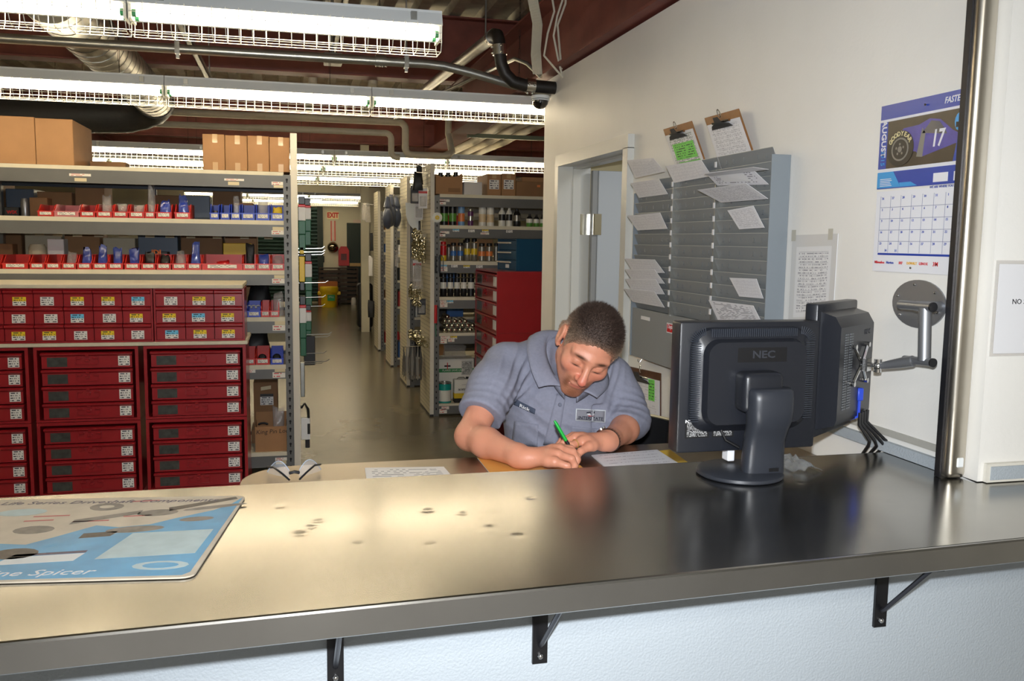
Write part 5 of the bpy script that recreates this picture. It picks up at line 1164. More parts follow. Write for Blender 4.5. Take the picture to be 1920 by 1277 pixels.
# lying cans: bright domed ends
m_dome = M('polished_can_end', (214,212,204), .16, 1.0)
q = 0; Ye_ = YR+.02
for r, (n, py, x0) in enumerate(((7, 617.5, 824), (6, 608, 830), (5, 599.5, 835), (1, 595, 838.5))):
    for i in range(n):
        px = x0+10.2*i + (0 if r else 0)
        if i > 5: continue
        c = P(px, py, Y=Ye_); rad = .0232
        z = rl[4][0]+.001+rad+r*rad*1.76; t = thing('lying_can', 'polished round can end in the stack, %s from the upright in the %s layer' % (NTH[i], ('bottom', 'second', 'third', 'top')[r]), 'can', (BX+.115+rad+(rad*2.06)*i+(rad*1.03 if r % 2 else 0), Ye_, z), 'cans lying stacked on the fifth deck', local=True)
        k = MB(); T = Matrix.Rotation(math.pi/2, 4, 'X')
        MB().lathe([(0, .012), (.010, .010), (.018, .004), (.0215, 0), (.0228, -.004)], 14, T=T).build('domed_end', m_dome, t, smooth=True)
        MB().lathe([(.0228, -.0045), (.0228, -.19)], 14, T=T).build('tube', K, t, smooth=True)
# carton with more can ends
for r in range(5):
    px = 884.5+(2 if r % 2 else 0); z = rl[4][0]+.001+.023+r*.0445; x = BX+.115+.0232*2.06*7.3
    t = thing('lying_can', 'polished round can end in the column by the red cabinet, %s up' % NTH[r], 'can', (x+.004*(r % 2), Ye_, z), 'cans lying stacked on the fifth deck', local=True)
    T = Matrix.Rotation(math.pi/2, 4, 'X'); MB().lathe([(0, .012), (.010, .010), (.018, .004), (.0212, 0), (.0218, -.004)], 14, T=T).build('domed_end', m_dome, t, smooth=True); MB().lathe([(.0218, -.0045), (.0218, -.19)], 14, T=T).build('tube', K, t, smooth=True)
# bottom deck
z0 = rl[5][0]+.001
a, c = P(824, 674, Y=YR+.22), P(889, 720, Y=YR+.22)
t = carton('flare_carton', 'white and green carton reading FLARES SAVE LIVES on the bottom deck', a.x, c.x, YR+.24, YR+.52, z0, a.z, Wh)
zz0, zz1 = P(850, 698, Y=YR+.24).z, P(850, 691, Y=YR+.24).z
MB().box(a.x, c.x, YR+.2385, YR+.2398, zz0, zz1).build('green_band', M('band_green', (40,130,70), .5), t)
text('FLARES SAVE LIVES', .026, frame(((a.x+c.x)/2-.03, YR+.238, (zz0+zz1)/2), (1,0,0), (0,0,1)), Wh, t, res=1)
k = MB(); k.quad((c.x-.12, YR+.2384, zz0-.03), (c.x-.012, YR+.2384, zz0-.03), (c.x-.012, YR+.2384, a.z-.02), (c.x-.12, YR+.2384, a.z-.02)); k.build('packing_slip', print_mat('slip_print', (176,176,172), (70,70,70), 12, .5, 16), t)
MB().box(a.x+.05, a.x+.11, YR+.238, YR+.239, a.z-.075, a.z-.06).build('printed_mark', K, t); 
o = MB().box(a.x+.076, a.x+.084, YR+.2372, YR+.238, a.z-.10, a.z-.035).build('printed_mark', Rd, t)
bag((a.x+c.x)/2, YR+.36, a.z+.002, .26, .13, m_bag, 'slumped clear bag lying on the flare carton', 'bag', 120)
lat('paint_tin', 'teal and white paint tin on the bottom deck', 'tin', 824, 850, 718, 5, [(1,0,1,'lower_band'),(1,.08,1,'lower_band'),(1.004,.081,0,'label_band'),(1.004,.62,0,'label_band'),(1,.621,1,'upper_band'),(1,.93,1,'upper_band'),(1.02,.931,2,'lid_rim'),(1.02,1,2,'lid_rim'),(.86,1,2,'lid_rim'),(.85,.96,2,'lid_rim'),(0,.96,2,'lid_rim')], (Wh, Te, Sv), n=22, Y=YR+.03)
a, c = P(852, 712, Y=YR+.035), P(886, 755, Y=YR+.035); z1 = a.z
t = thing('solvent_can', 'white yellow and black rectangular can reading acetone', 'can', ((a.x+c.x)/2, YR+.07, z0))
h = z1-z0
for (f0, f1, mt, nm) in ((0, .18, K, 'lower_band'), (.1801, .40, Ye, 'yellow_band'), (.4001, 1, Wh, 'body')): MB().rbox(a.x, c.x, YR+.035, YR+.115, z0+h*f0, z0+h*f1, .004, 1).build(nm, mt, t)
text('acetone', .036, frame(((a.x+c.x)/2+.006, YR+.0345, z0+h*.58), (1,0,0), (0,0,1)), K, t, bold=.0006, sx=.95); text('sunnyside', .014, frame(((a.x+c.x)/2+.01, YR+.0345, z0+h*.78), (1,0,0), (0,0,1)), M('can_grey_ink', (120,120,120), .5), t, res=1)
MB().prism([((a.x+c.x)/2+.045, YR+.0348, z0+h*.30), ((a.x+c.x)/2+.058, YR+.0348, z0+h*.37), ((a.x+c.x)/2+.071, YR+.0348, z0+h*.30), ((a.x+c.x)/2+.058, YR+.0348, z0+h*.23)], (0, -.0006, 0)).build('hazard_diamond', K, t)
MB().lathe([(.014, 0), (.014, .018), (0, .019)], 12, c=(c.x-.045, YR+.075, z1+.0005)).build('screw_cap', K, t, smooth=True)
k = MB(); k.tube([(a.x+.03, YR+.075, z1), (a.x+.05, YR+.075, z1+.014), (c.x-.075, YR+.075, z1+.014), (c.x-.065, YR+.075, z1)], .004, 6); k.build('carry_handle', Sv, t, smooth=True)
# top of the bay
zT = rl[0][0]+.001
def topbox(p0, p1, pyt, label, mat, Y=YR+.03, D=.35, **kw): a, c = P(p0, 350, Y=Y), P(p1, 350, Y=Y); return carton('cardboard_box', label, a.x, c.x, Y, Y+D, zT, P((p0+p1)/2, pyt, Y=Y).z, mat, **kw)
a, c = P(817, 350, Y=YR+.03), P(867, 350, Y=YR+.03); zt1 = P(840, 331, Y=YR+.03).z
t = thing('open_carton', 'open brown carton of black parts on the first aisle bay top', 'box', ((a.x+c.x)/2, YR+.2, zT))
x0, x1, y0, y1 = a.x, c.x, YR+.03, YR+.38; k = MB(); k.prism([(x0, y0, zT), (x1, y0, zT), (x1, y0, zt1+.035), (x1-.06, y0, zt1), (x0+.05, y0, zt1-.004), (x0, y0, zt1+.02)], (0, .004, 0)); k.box(x0, x1, y1-.004, y1, zT, zt1+.03); k.box(x0, x0+.004, y0+.004, y1-.004, zT, zt1); k.box(x1-.004, x1, y0+.004, y1-.004, zT, zt1); k.box(x0+.004, x1-.004, y0+.004, y1-.004, zT, zT+.004); k.build('carton', m_kraft, t)
MB().box(x1-.13, x1-.02, y0-.0008, y0, zT+.02, zT+.055).build('printed_panel', m_kraftd, t)
for i in range(3):
    o = lat('black_jar', 'round black jar standing in the open carton, %s from the white panel' % NTH[i], 'jar', 821+14*i, 831+14*i, 324, 0, [(1,0,0,'jar'),(1,.8,0,'jar'),(.9,.801,0,'lid'),(.9,1,0,'lid')], (K,), 'jars in the open carton', Y=YR+.12); o.location.z += .005
topbox(870, 904, 341, 'white carton with blue print on the first aisle bay top', mk('lavender_white', (206,202,200), .6), Y=YR+.05, D=.25)
for i, (p0, p1) in enumerate(((913.5, 939.5), (940.5, 967))):
    t = topbox(p0, p1, 326, 'brown carton with white shipping label, %s the white carton' % ('next to', 'one past')[i], m_kraft, Y=YR+.03, D=.45, tape=False)
    a, c = P(p0+4, 337, Y=YR+.03), P(p1-4, 355, Y=YR+.03); k = MB(); k.quad((a.x, YR+.029, c.z), (c.x, YR+.029, c.z), (c.x, YR+.029, a.z), (a.x, YR+.029, a.z)); k.build('shipping_label', lw, t)
    MB().box((a.x+c.x)/2-.02, (a.x+c.x)/2+.02, YR+.0285, YR+.0295, a.z+.012, a.z+.05).build('tape', m_tape, t)
t = topbox(968, 1040, 341, 'flat brown carton with an orange sticker by the partition corner', m_kraftd, Y=YR+.03, D=.4)
a = P(1010, 347, Y=YR+.03); MB().box(a.x-.015, a.x+.015, YR+.028, YR+.0295, a.z-.02, a.z).build('orange_sticker', Or, t)
a, c = P(978, 333, Y=YR+.12), P(1040, 341, Y=YR+.12); zz = P(1000, 341, Y=YR+.03).z+.0015
tag(MB().rbox(a.x, c.x, YR+.10, YR+.38, zz, zz+.045, .003, 1).build('cardboard_box', m_kraft), 'thin light carton on the flat brown carton', 'box')
# ------------------------------------------------------------------ red and blue cabinets by the corner
xr = P(891, 620, Y=YR-.05).x; yn = P(931, 620, X=xr).y; yf = YR-.04
ztop_ = P(931, 509, X=xr).z
t0 = ztop_; zm = P(931, 625.5, X=xr).z; xe = xr+.48
for ci, (za, zb_) in enumerate(((zm+.001, t0), (zm-(t0-zm), zm))):
    t = thing('drawer_cabinet', ('upper', 'lower')[ci]+' red drawer cabinet side-on by the partition corner', 'cabinet', (xr+.2, (yn+yf)/2, za), 'red cabinets by the corner')
    k = MB(); f = .014; k.box(xr, xe, yn, yn+f, za, zb_); k.box(xr, xe, yf-f, yf, za, zb_); k.box(xr, xe, yn+f, yf-f, zb_-f, zb_); k.box(xr, xe, yn+f, yf-f, za, za+f*.6); k.box(xe-f, xe, yn+f, yf-f, za+f*.6, zb_-f)
    k.build('carcass', m_cred, t); hz = (zb_-za-f*1.6-.006)/4
    for j in range(4):
        a = za+f*.6+.002+hz*j; b_ = a+hz-.006; k = MB(); k.box(xr+.003, xr+.40, yn+f+.008, yf-f-.008, a, b_); k.prism([(xr+.003, yn+f+.006, b_), (xr-.011, yn+f+.006, b_-.006), (xr-.011, yn+f+.006, b_-.012), (xr+.003, yn+f+.006, b_-.022)], (0, yf-yn-2*f-.012, 0)); d = k.build('drawer', m_cred, t)
        w = yf-yn-2*f; MB().box(xr+.0005, xr+.003, yf-f-w*.30, yf-f-w*.08, a+.01, b_-.026).build('window_plate', m_plate, d)
        MB().box(xr+.0008, xr+.003, yn+f+.02, yn+f+w*.16, a+.012, b_-.024).build('drawer_label', m_paper, d)
        ym = (yn+yf)/2; k = MB(); zh = b_-.034; k.tube([(xr, ym-.058, zh), (xr-.006, ym-.06, zh-.036), (xr-.006, ym+.06, zh-.036), (xr, ym+.058, zh)], .003, 6); k.build('bail_handle', m_cred, d, smooth=True)
        MB().rbox(xr-.010, xr+.003, ym-.012, ym+.012, zh-.018, zh+.014, .003, 1).build('latch', m_cred, d)
zc = zm-(t0-zm)
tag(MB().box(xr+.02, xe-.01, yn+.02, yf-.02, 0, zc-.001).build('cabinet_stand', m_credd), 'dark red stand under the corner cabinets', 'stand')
m_cblu = M('cabinet_blue', (34,76,106), .3, coat=.2)
bl0 = P(968, 505, Y=yn+.18); zb0 = t0+.001; zb1 = P(968, 448, Y=yn+.18).z
fa_, fb_ = P(933, 500, Y=yn+.52), P(968, 500, Y=yn+.18)
ud_ = Vector((fb_.x-fa_.x, fb_.y-fa_.y, 0)); wB = ud_.length; ud_.normalize(); nb = Vector((-ud_.y, ud_.x, 0)); 
if nb.x < 0: nb = -nb
TB = Matrix(((ud_.x, nb.x, 0, fa_.x), (ud_.y, nb.y, 0, fa_.y), (0, 0, 1, zb0), (0, 0, 0, 1)))
t = thing('blue_drawer_box', 'blue steel drawer box with pale pulls on top of the red cabinet', 'drawer box', tuple(TB @ Vector((wB/2, .15, 0))))
hB = zb1-zb0; k = MB(); k.box(0, .008, 0, .30, 0, hB, T=TB); k.box(wB-.008, wB, 0, .30, 0, hB, T=TB); k.box(.008, wB-.008, 0, .30, 0, .008, T=TB); k.box(.008, wB-.008, 0, .30, hB-.008, hB, T=TB); k.box(.008, wB-.008, .29, .30, .008, hB-.008, T=TB); k.build('case', m_cblu, t)
dh = (hB-.02)/3
for j in range(3):
    d = MB().box(.012, wB-.012, .004, .27, .01+dh*j, .004+dh*(j+1), T=TB).build('drawer', m_cblu, t)
    MB().rbox(.014, wB-.10, -.014, .004, .01+dh*(j+1)-.030, .004+dh*(j+1)-.012, .003, 1, T=TB).build('pull', m_upw, d)
MB().box(wB*.42, wB*.6, .002, .0038, .02, .05, T=TB).build('drawer_label', m_paper, t)
# ------------------------------------------------------------------ goods hanging on the pegboard ends
m_hook = M('bright_wire_hook', (216,214,206), .2, 1.0)
def hook(x, y, z, l, label, d=-1, r=.0028):
    return tag(MB().tube([(x, y, z-.03), (x, y, z), (x+d*l*.9, y, z+.004), (x+d*l, y, z+.018)], r, 6).build('display_hook', m_hook, smooth=True), label, 'hook', 'display hooks in the aisle')
m_dk = M('dark_card', (46,46,50), .5); m_chn = M('shiny_fitting', (206,200,176), .2, 1.0)
# first panel
px_ = BX-.001
def hang_y(px, py, x=BX-.08): return P(px, py, X=x)
items = [('r', 783, 340, 'black bagged strap hanging highest on the first pegboard', m_rub, .09, .16), ('c', 792, 372, 'white carded part hanging below the strap', m_paper, .10, .18), ('c', 776, 365, 'clear carded fitting hanging below the strap', m_dk, .08, .16), ('b', 778, 462, 'bunch of shiny hose fittings, nearest the far wall', m_chn, .03, .22), ('b', 788, 460, 'bunch of shiny hose fittings, between two others', m_chn, .03, .24), ('b', 797, 463, 'bunch of shiny hose fittings, at the white panel edge', m_chn, .03, .22), ('r', 791, 520, 'clear bag with pink header on the first pegboard', m_bag, .10, .22), ('b', 772, 548, 'bunch of brass clamps hanging in the lower fitting row', m_chn, .03, .12), ('b', 793, 555, 'bunch of hose clamps on wire loops', m_chn, .045, .16), ('b', 775, 628, 'stack of chrome lamp rings, far one', m_chn, .05, .08), ('b', 793, 640, 'stack of chrome lamp rings, near one', m_chn, .055, .09),
         ('c', 800, 392, 'white carded part beside the panel edge, upper', m_paper, .09, .20), ('b', 784, 455, 'bunch of chain links beside the shiny fittings', m_chn, .035, .24), ('c', 801, 508, 'pink headed clear pack beside the panel edge', m_paper, .09, .2), ('r', 783, 505, 'puffed clear bag with red print', m_bag, .11, .24), ('b', 801, 470, 'bunch of pale brass unions at the panel edge', m_chn, .035, .2), ('b', 782, 560, 'bunch of small hose bands', m_chn, .04, .14), ('c', 799, 575, 'dark carded clip set above the lamp rings', m_dk, .09, .15), ('b', 784, 632, 'stack of chrome lamp rings, between two others', m_chn, .05, .08), ('r', 797, 330, 'dark bagged belt at the top of the panel edge', m_rub, .07, .16)]
for i, (ty, ppx, ppy, lb, mt, w_, h_) in enumerate(items):
    c = P(ppx, ppy, Y=8.02+.05*((i+5*(i//11)) % 10)+.022*(i//11)); xo = min(c.x, BX-.06)
    hook(BX, c.y, c.z+h_/2-.004, BX-xo+.02, 'wire hook for the '+lb.split(',')[0].replace('hanging ', '') + ((', '+lb.split(',')[1].strip()) if ',' in lb else ''))
    if ty == 'r': bag(xo, c.y, c.z-h_/2, w_, h_, mt, lb, 'bag', 200+i, group='goods on the first pegboard')
    elif ty == 'c':
        t = thing('carded_part', lb, 'package', (xo, c.y, c.z-h_/2), 'goods on the first pegboard'); MB().box(xo-.03, xo+.05, c.y-.003, c.y, c.z-h_/2, c.z+h_/2).build('card', mt, t); MB().rbox(xo-.02, xo+.04, c.y-.02, c.y-.0035, c.z-h_*.4, c.z+h_*.1, .006, 2).build('blister', m_bag, t); MB().box(xo-.03, xo+.05, c.y-.0038, c.y-.003, c.z+h_*.25, c.z+h_*.36).build('print_band', Rd if mt is m_paper else m_dgrey, t)
    else:
        k = MB(); rs = random.Random(i); n = int(h_/.0075)
        for j in range(n):
            z = c.z+h_/2-h_*j/n; a = rs.random()*6.28
            k.tube([(xo+.55*w_*math.cos(a)+w_*.42*math.cos(u_), c.y+.4*w_*math.sin(a)+w_*.42*math.sin(u_), z+.016*math.sin(u_+a)) for u_ in [2*math.pi*q/9 for q in range(9)]], .0052, 5, closed=True)
        tag(k.build('hanging_fittings', mt, smooth=True), lb, 'fittings', 'goods on the first pegboard')
# cable-tie bundles on the lowest hook
for i in range(7):
    c = P(768+5*i, 690, Y=8.34); c = Vector((BX-.19+.027*i, 8.33, c.z)); k = MB(); rs = random.Random(40+i)
    for j in range(9):
        x, y = c.x+.010*rs.uniform(-1, 1), c.y+.05*rs.uniform(-1, 1); k.tube([(c.x, c.y, .605), (c.x+.003*rs.uniform(-1, 1), c.y+.02*rs.uniform(-1, 1), .56), (x, y, .46+.04*rs.random()), (x+.002*rs.uniform(-1, 1), y+.05*rs.uniform(-1, 1), .27+.12*rs.random())], .003, 4)
    tag(k.build('tie_bundle', M('grey_ties', (186,184,176), .3, .3) if i % 2 else M('dark_ties', (120,118,114), .3, .3), smooth=True), 'hanging bundle of long ties, %s from the far edge of the first pegboard' % NTH[i], 'ties', 'bundles of ties on the first pegboard')
tag(MB().tube([(BX, 8.33, .61), (BX-.20, 8.33, .602), (BX-.21, 8.33, .612)], .003, 6).build('hanging_rail', m_hook), 'wire rail holding the bundles of ties', 'rail')
# blade, saw and guns at the upright of the first bay
c = P(820, 408, Y=YR-.02)
t = thing('cutting_disc', 'round cutting disc with a yellow centre on the first bay upright', 'disc', (c.x, YR-.02, c.z-.05))
MB().lathe([(.006, 0), (.046, 0), (.046, .002), (.006, .002)], 24, T=Tr(c.x, YR-.012, c.z) @ Matrix.Rotation(math.pi/2, 4, 'X')).build('disc', m_galv, t); MB().lathe([(0, .003), (.02, .003), (.02, .004), (0, .004)], 16, T=Tr(c.x, YR-.012, c.z) @ Matrix.Rotation(math.pi/2, 4, 'X')).build('centre_label', Ye, t)
MB().tube([(c.x, YR+.002, c.z), (c.x, YR-.02, c.z)], .004, 6).build('peg', m_galv, t)
for i, (ppx, y0_, y1_) in enumerate(((817, 480, 512), (825, 478, 512), (817, 572, 606))):
    a, c = P(ppx, y0_, Y=YR-.03), P(ppx, y1_, Y=YR-.03); t = thing('grease_gun', ('black lever grease gun under the cutting disc', 'black lever grease gun beside the red spray can', 'red cartridge gun hanging lowest on the first upright')[i], 'grease gun', (a.x, YR-.03, c.z))
    MB().tube([(a.x, YR-.03, a.z), (a.x, YR-.03, c.z)], .014 if i == 2 else .008, 10).build('barrel', Rd if i == 2 else K, t, smooth=True)
    MB().tube([(a.x+.01, YR-.03, a.z), (a.x+.03, YR-.035, a.z-.03), (a.x+.028, YR-.035, c.z+.02)], .004, 6).build('lever', K, t, smooth=True)
    MB().tube([(a.x, YR-.0075, a.z-.005), (a.x, YR-.03, a.z-.002)], .003, 6).build('hanging_hook', m_hook, t)
    if i == 2: MB().tube([(a.x, YR-.03, c.z), (a.x+.004, YR-.03, c.z-.12)], .005, 6).build('hose', M('green_hose', (60,120,90), .4), t, smooth=True)
# second panel: saw and bagged mitts; third and fourth: small packs
Y2 = bays[1]
c = P(772, 408, Y=8.50); k = MB(); k.prism([(BX-.012, 8.5, c.z+.14), (c.x-.06, 8.5, c.z+.14), (c.x-.055, 8.5, c.z+.02), (c.x-.03, 8.5, c.z-.06), (BX-.05, 8.5, c.z-.14), (BX-.012, 8.5, c.z-.15)], (0, .004, 0)); t = thing('hand_saw', 'grey curved saw blade with black grip on the first pegboard', 'saw', (BX-.05, 8.5, c.z-.15)); k.build('blade', m_enam, t); MB().rbox(BX-.030, BX-.008, 8.484, 8.498, c.z-.14, c.z-.03, .005, 2).build('grip', K, t, smooth=True); MB().tube([(BX+.001, 8.502, c.z+.12), (BX-.05, 8.502, c.z+.12)], .004, 6).build('hanging_peg', m_hook, t)
m_mitt = M('blue_grey_mitt', (70,78,98), .4, coat=.5)
for i, (ppx, ppy) in enumerate(((727, 402), (733, 398), (747, 400))):
    c = P(ppx, ppy, Y=9.72+.12*i); c.x = min(c.x, BX-.07); k = MB(); k.ball((c.x, c.y, c.z-.04), (.055, .07, .12), 14, k=10); k.ball((c.x+.01, c.y+.02, c.z+.07), (.04, .05, .06), 12, k=8); k.tube([(c.x, c.y, c.z+.08), (c.x, c.y, c.z+.19)], [.045, .02], 10)
    tag(k.build('bagged_mitt', m_mitt, smooth=True), 'bagged blue grey mitt on the aisle hooks, %s from the far wall' % NTH[i], 'mitt', 'bagged mitts on the aisle hooks')
    hook(BX, c.y, c.z+.187, BX-c.x+.02, 'wire hook holding the %s bagged mitt from the far wall' % NTH[i])
for i, (ppx, ppy, pn, w_, h_, mt) in enumerate(((748, 485, 'third', .04, .22, m_bag), (690, 400, 'fourth', .08, .32, m_bag), (697, 455, 'fourth', .05, .3, m_rub), (695, 500, 'fourth', .07, .34, m_paper), (698, 580, 'fourth', .10, .3, m_rub), (683, 398, 'fourth', .07, .3, m_bag))):
    c = P(ppx, ppy, Y=(9.95 if pn == 'third' else 12.9+.08*i)); h_ *= .8; xx_ = min(c.x, BX-.065); hook(BX, c.y, c.z+h_/2-.006, BX-xx_+.03, ('wire hook with a small clear pack', 'wire hook with silver topped packs', 'wire hook with black tools', 'wire hook with white gloves', 'wire hook with dark bundles', 'wire hook nearest the ceiling cable')[i]+' on the %s pegboard' % pn.replace('third', 'second'))
    bag(xx_, c.y, c.z-h_/2, w_, h_, mt, ('small clear pack on the second pegboard', 'clear packs with silver tops on the fourth pegboard', 'black tool pack on the fourth pegboard', 'white gloves hanging on the fourth pegboard', 'dark bundle hanging low on the fourth pegboard', 'clear pack hung highest on the fourth pegboard')[i], 'pack', 300+i, group='packs on the farther pegboards')
# boxes on decks of farther bays, seen between the panels
for bi in (1, 2, 3):
    rs = random.Random(bi)
    for li in range(1, 6):
        x = BX+.10
        for q in range(3):
            w_ = rs.uniform(.12, .24); h_ = rs.uniform(.10, .2); mt = rs.choice([m_paper, Rd, m_kraft, m_black, Wh, Bl])
            tag(MB().rbox(x, x+w_, bays[bi]+.04, bays[bi]+.3, rl[li][0]+.001, rl[li][0]+h_, .004, 1).build('stock_box', mt), 'small stock box in the %s aisle bay, %s by the upright on the %s deck' % (bn[bi], NTH[q], NTH[li]), 'box', 'stock boxes in the aisle bays'); x += w_+.01
# ------------------------------------------------------------------ goods on the aisle side of the bin shelving
XE = SXR+.045
m_dkg = M('dark_green_card', (20,92,60), .4); m_ylg = M('tool_yellow', (226,190,24), .4)
def edge_item(ppx, y0_, y1_, Y, w_, parts, label, cat, hk=True):
    a, c = P(ppx, y0_, Y=Y), P(ppx, y1_, Y=Y); h_ = a.z-c.z; x0 = max(a.x-w_/2, XE+.004)
    t = thing(cat.replace(' ', '_'), label, cat, (x0+w_/2, Y, c.z), 'goods on the bin shelving end')
    for (f0, f1, mt, nm, ww) in parts: MB().rbox(x0+w_*(1-ww)/2, x0+w_*(1+ww)/2, Y, Y+.03, c.z+h_*f0, c.z+h_*f1, .004, 1).build(nm, mt, t)
    if hk: hook(XE, Y+.015, a.z-.012, w_+.14, 'wire hook through the '+label, 1)
G_ = [(0,.30,m_dkg,'handle',.9),(.301,.55,m_dkg,'card_green',1),(.551,.80,m_paper,'card_white',1),(.801,.85,Rd,'card_stripe',1),(.851,1,K,'card_top',.9)]
Ypk = [(0,.2,K,'bristles',.8),(.201,.78,m_ylg,'handle',.9),(.781,.84,K,'collar',.9),(.841,1,m_ylg,'tip',.7)]
for (ppx, y0_, y1_, Y, w_, pr_, lb, cat) in ((565, 368, 470, 6.35, .05, G_, 'green and white carded scraper hanging highest at the shelf end', 'scraper'), (576, 372, 460, 6.62, .05, G_, 'green carded brush behind the highest scraper', 'brush'), (565, 463, 545, 6.35, .042, Ypk, 'yellow handled wire brush on the shelf end', 'wire brush'), (578, 475, 575, 6.62, .05, G_, 'green carded scraper behind the yellow wire brush', 'scraper'), (566, 555, 668, 6.30, .045, G_, 'green and white scraper hanging below the wire brush', 'scraper'), (577, 572, 640, 6.60, .05, G_, 'green carded scraper level with the lower hooks', 'scraper'), (580, 630, 685, 6.45, .08, [(0,1,m_rub,'bristles',1)], 'black brush head hanging at the shelf end', 'hand brush'), (562, 680, 745, 6.30, .03, [(0,1,m_galv,'blade',1)], 'grey steel blade hanging low at the shelf end', 'blade')):
    edge_item(ppx, y0_, y1_, Y, w_, pr_, lb, cat)
for i, (y, z) in enumerate(((6.5, 1.52), (6.5, 1.30), (6.45, .93), (6.4, .80), (6.4, .74))):
    hook(XE, y, z, .19+.02*(i % 3), 'bare wire hook on the shelf end, %s from the top' % NTH[i], 1, .0035)
# black and white strap tool at the foot of the shelf end
c = P(570, 760, Y=6.2); t = thing('strap_wrench', 'black looped strap tool with a white sleeve at the shelf end foot', 'tool', (XE+.03, 6.2, c.z-.2))
zz = P(570, 757, Y=6.2).z; zl = P(570, 840, Y=6.2).z
MB().tube([(XE+.006, 6.2, zz-.03), (XE+.03, 6.2, zz), (XE+.052, 6.2, zz-.04), (XE+.056, 6.2, zz-.12)], .010, 8).build('loop', K, t, smooth=True); MB().rbox(XE+.004, XE+.064, 6.19, 6.22, zl+.06, zz-.10, .003, 1).build('sleeve', m_paper, t); MB().box(XE+.046, XE+.0645, 6.188, 6.19, zl+.10, zz-.14).build('sleeve_print', K, t); MB().rbox(XE+.03, XE+.062, 6.195, 6.215, zl, zl+.06, .004, 1).build('foot', K, t)
hook(XE, 6.2, zz-.01, .02, 'short wire hook holding the strap tool', 1)
# ------------------------------------------------------------------ far end of the aisle
FW = 22.59
def fp(px, py): return P(px, py, Y=FW)
def fbox(mb, p0, p1, q0, q1, y0, y1, m=0): a, c = P(p0, q0, Y=y0), P(p1, q1, Y=y0); return mb.box(a.x, c.x, y0, y1, c.z, a.z, m)
t = thing('exit_sign', 'cream exit sign with red letters on the far wall', 'sign', tuple(fp(624, 410)))
fbox(MB(), 613, 635, 397, 411, FW-.03, FW).build('panel', M('exit_cream', (244,226,176), .5), t); c = fp(624, 404); text('EXIT', .17, frame((c.x, FW-.032, c.z), (1,0,0), (0,0,1)), M('exit_red', (206,40,34), .5), t, bold=.008, sx=.8, res=1)
t = thing('extinguisher_notice', 'tall white notice with red arrow below the exit sign', 'sign', tuple(fp(624, 452)))
fbox(MB(), 620, 629, 414, 452, FW-.012, FW).build('panel', M('notice_pink', (214,190,176), .6), t); fbox(MB(), 620, 622, 414, 452, FW-.014, FW-.012).build('red_edge', M('exit_red', (206,40,34), .5), t); fbox(MB(), 627, 629, 414, 452, FW-.014, FW-.012).build('red_edge', M('exit_red', (206,40,34), .5), t)
c = fp(624, 464); o = MB().lathe([(0, .16), (.06, .15), (.11, .11), (.135, .05), (.14, 0)], 20, T=Tr(c.x, FW, c.z) @ Matrix.Rotation(math.pi/2, 4, 'X')).build('convex_mirror', M('mirror_dark', (150,136,116), .08, 1.0), smooth=True); tag(o, 'small convex mirror dome on the far wall', 'mirror')
c = fp(644, 480); k = MB(); k.prism([(c.x-.13, FW-.16, c.z-.24), (c.x+.13, FW-.16, c.z-.24), (c.x+.13, FW-.16, c.z+.14), (c.x+.07, FW-.16, c.z+.24), (c.x-.07, FW-.16, c.z+.24), (c.x-.13, FW-.16, c.z+.14)], (0, .159, 0)); t = thing('extinguisher_cover', 'red vinyl fire extinguisher cover beside the dark door', 'cover', (c.x, FW-.08, c.z-.24)); k.build('cover', M('vinyl_red', (170,24,26), .35), t); MB().box(c.x-.07, c.x+.07, FW-.163, FW-.16, c.z-.10, c.z+.06).build('lettering_panel', m_credd, t)
d2 = bpy.data.objects.new('door_2', None); COL.objects.link(d2); a = fp(650, 418); d2.location = (a.x, FW, 0); ORG[d2.name] = Vector(d2.location); tag(d2, 'dark green door with push bar in the far wall', kind='structure')
m_dgreen = M('dark_green_paint', (22,40,32), .5); a, c = fp(650, 418), fp(692, 418)
MB().box(a.x, c.x, FW-.05, FW, 0, a.z).build('door_leaf', m_dgreen, d2); b_ = fp(655, 496); MB().box(b_.x, c.x-.05, FW-.11, FW-.05, b_.z-.04, b_.z+.04).build('push_bar', M('brass_bar', (170,140,90), .4, .5), d2)
fbox(MB(), 662, 678, 412, 419, FW-.03, FW).build('door_notice', M('notice_pink', (214,190,176), .6), d2)
# roll-up door slats
t = bpy.data.objects.new('door_3', None); COL.objects.link(t); a, c = fp(560, 390), fp(596, 560); t.location = (a.x, FW, 0); ORG[t.name] = Vector(t.location); tag(t, 'green roll-up door of horizontal slats in the far wall', kind='structure')
m_slat = M('slat_green', (42,66,60), .4, .4); z = .05; sl = None
while z < 2.34:
    k = MB(); k.prism([(a.x-1.2, FW-.02, z), (a.x-1.2, FW-.05, z+.03), (a.x-1.2, FW-.05, z+.06), (a.x-1.2, FW-.02, z+.085)], (c.x-a.x+1.2, 0, 0)); k.build('slat', m_slat, t); z += .09
MB().box(c.x, c.x+.14, FW-.07, FW, 0, 2.4).build('guide_rail', m_dgreen, t)
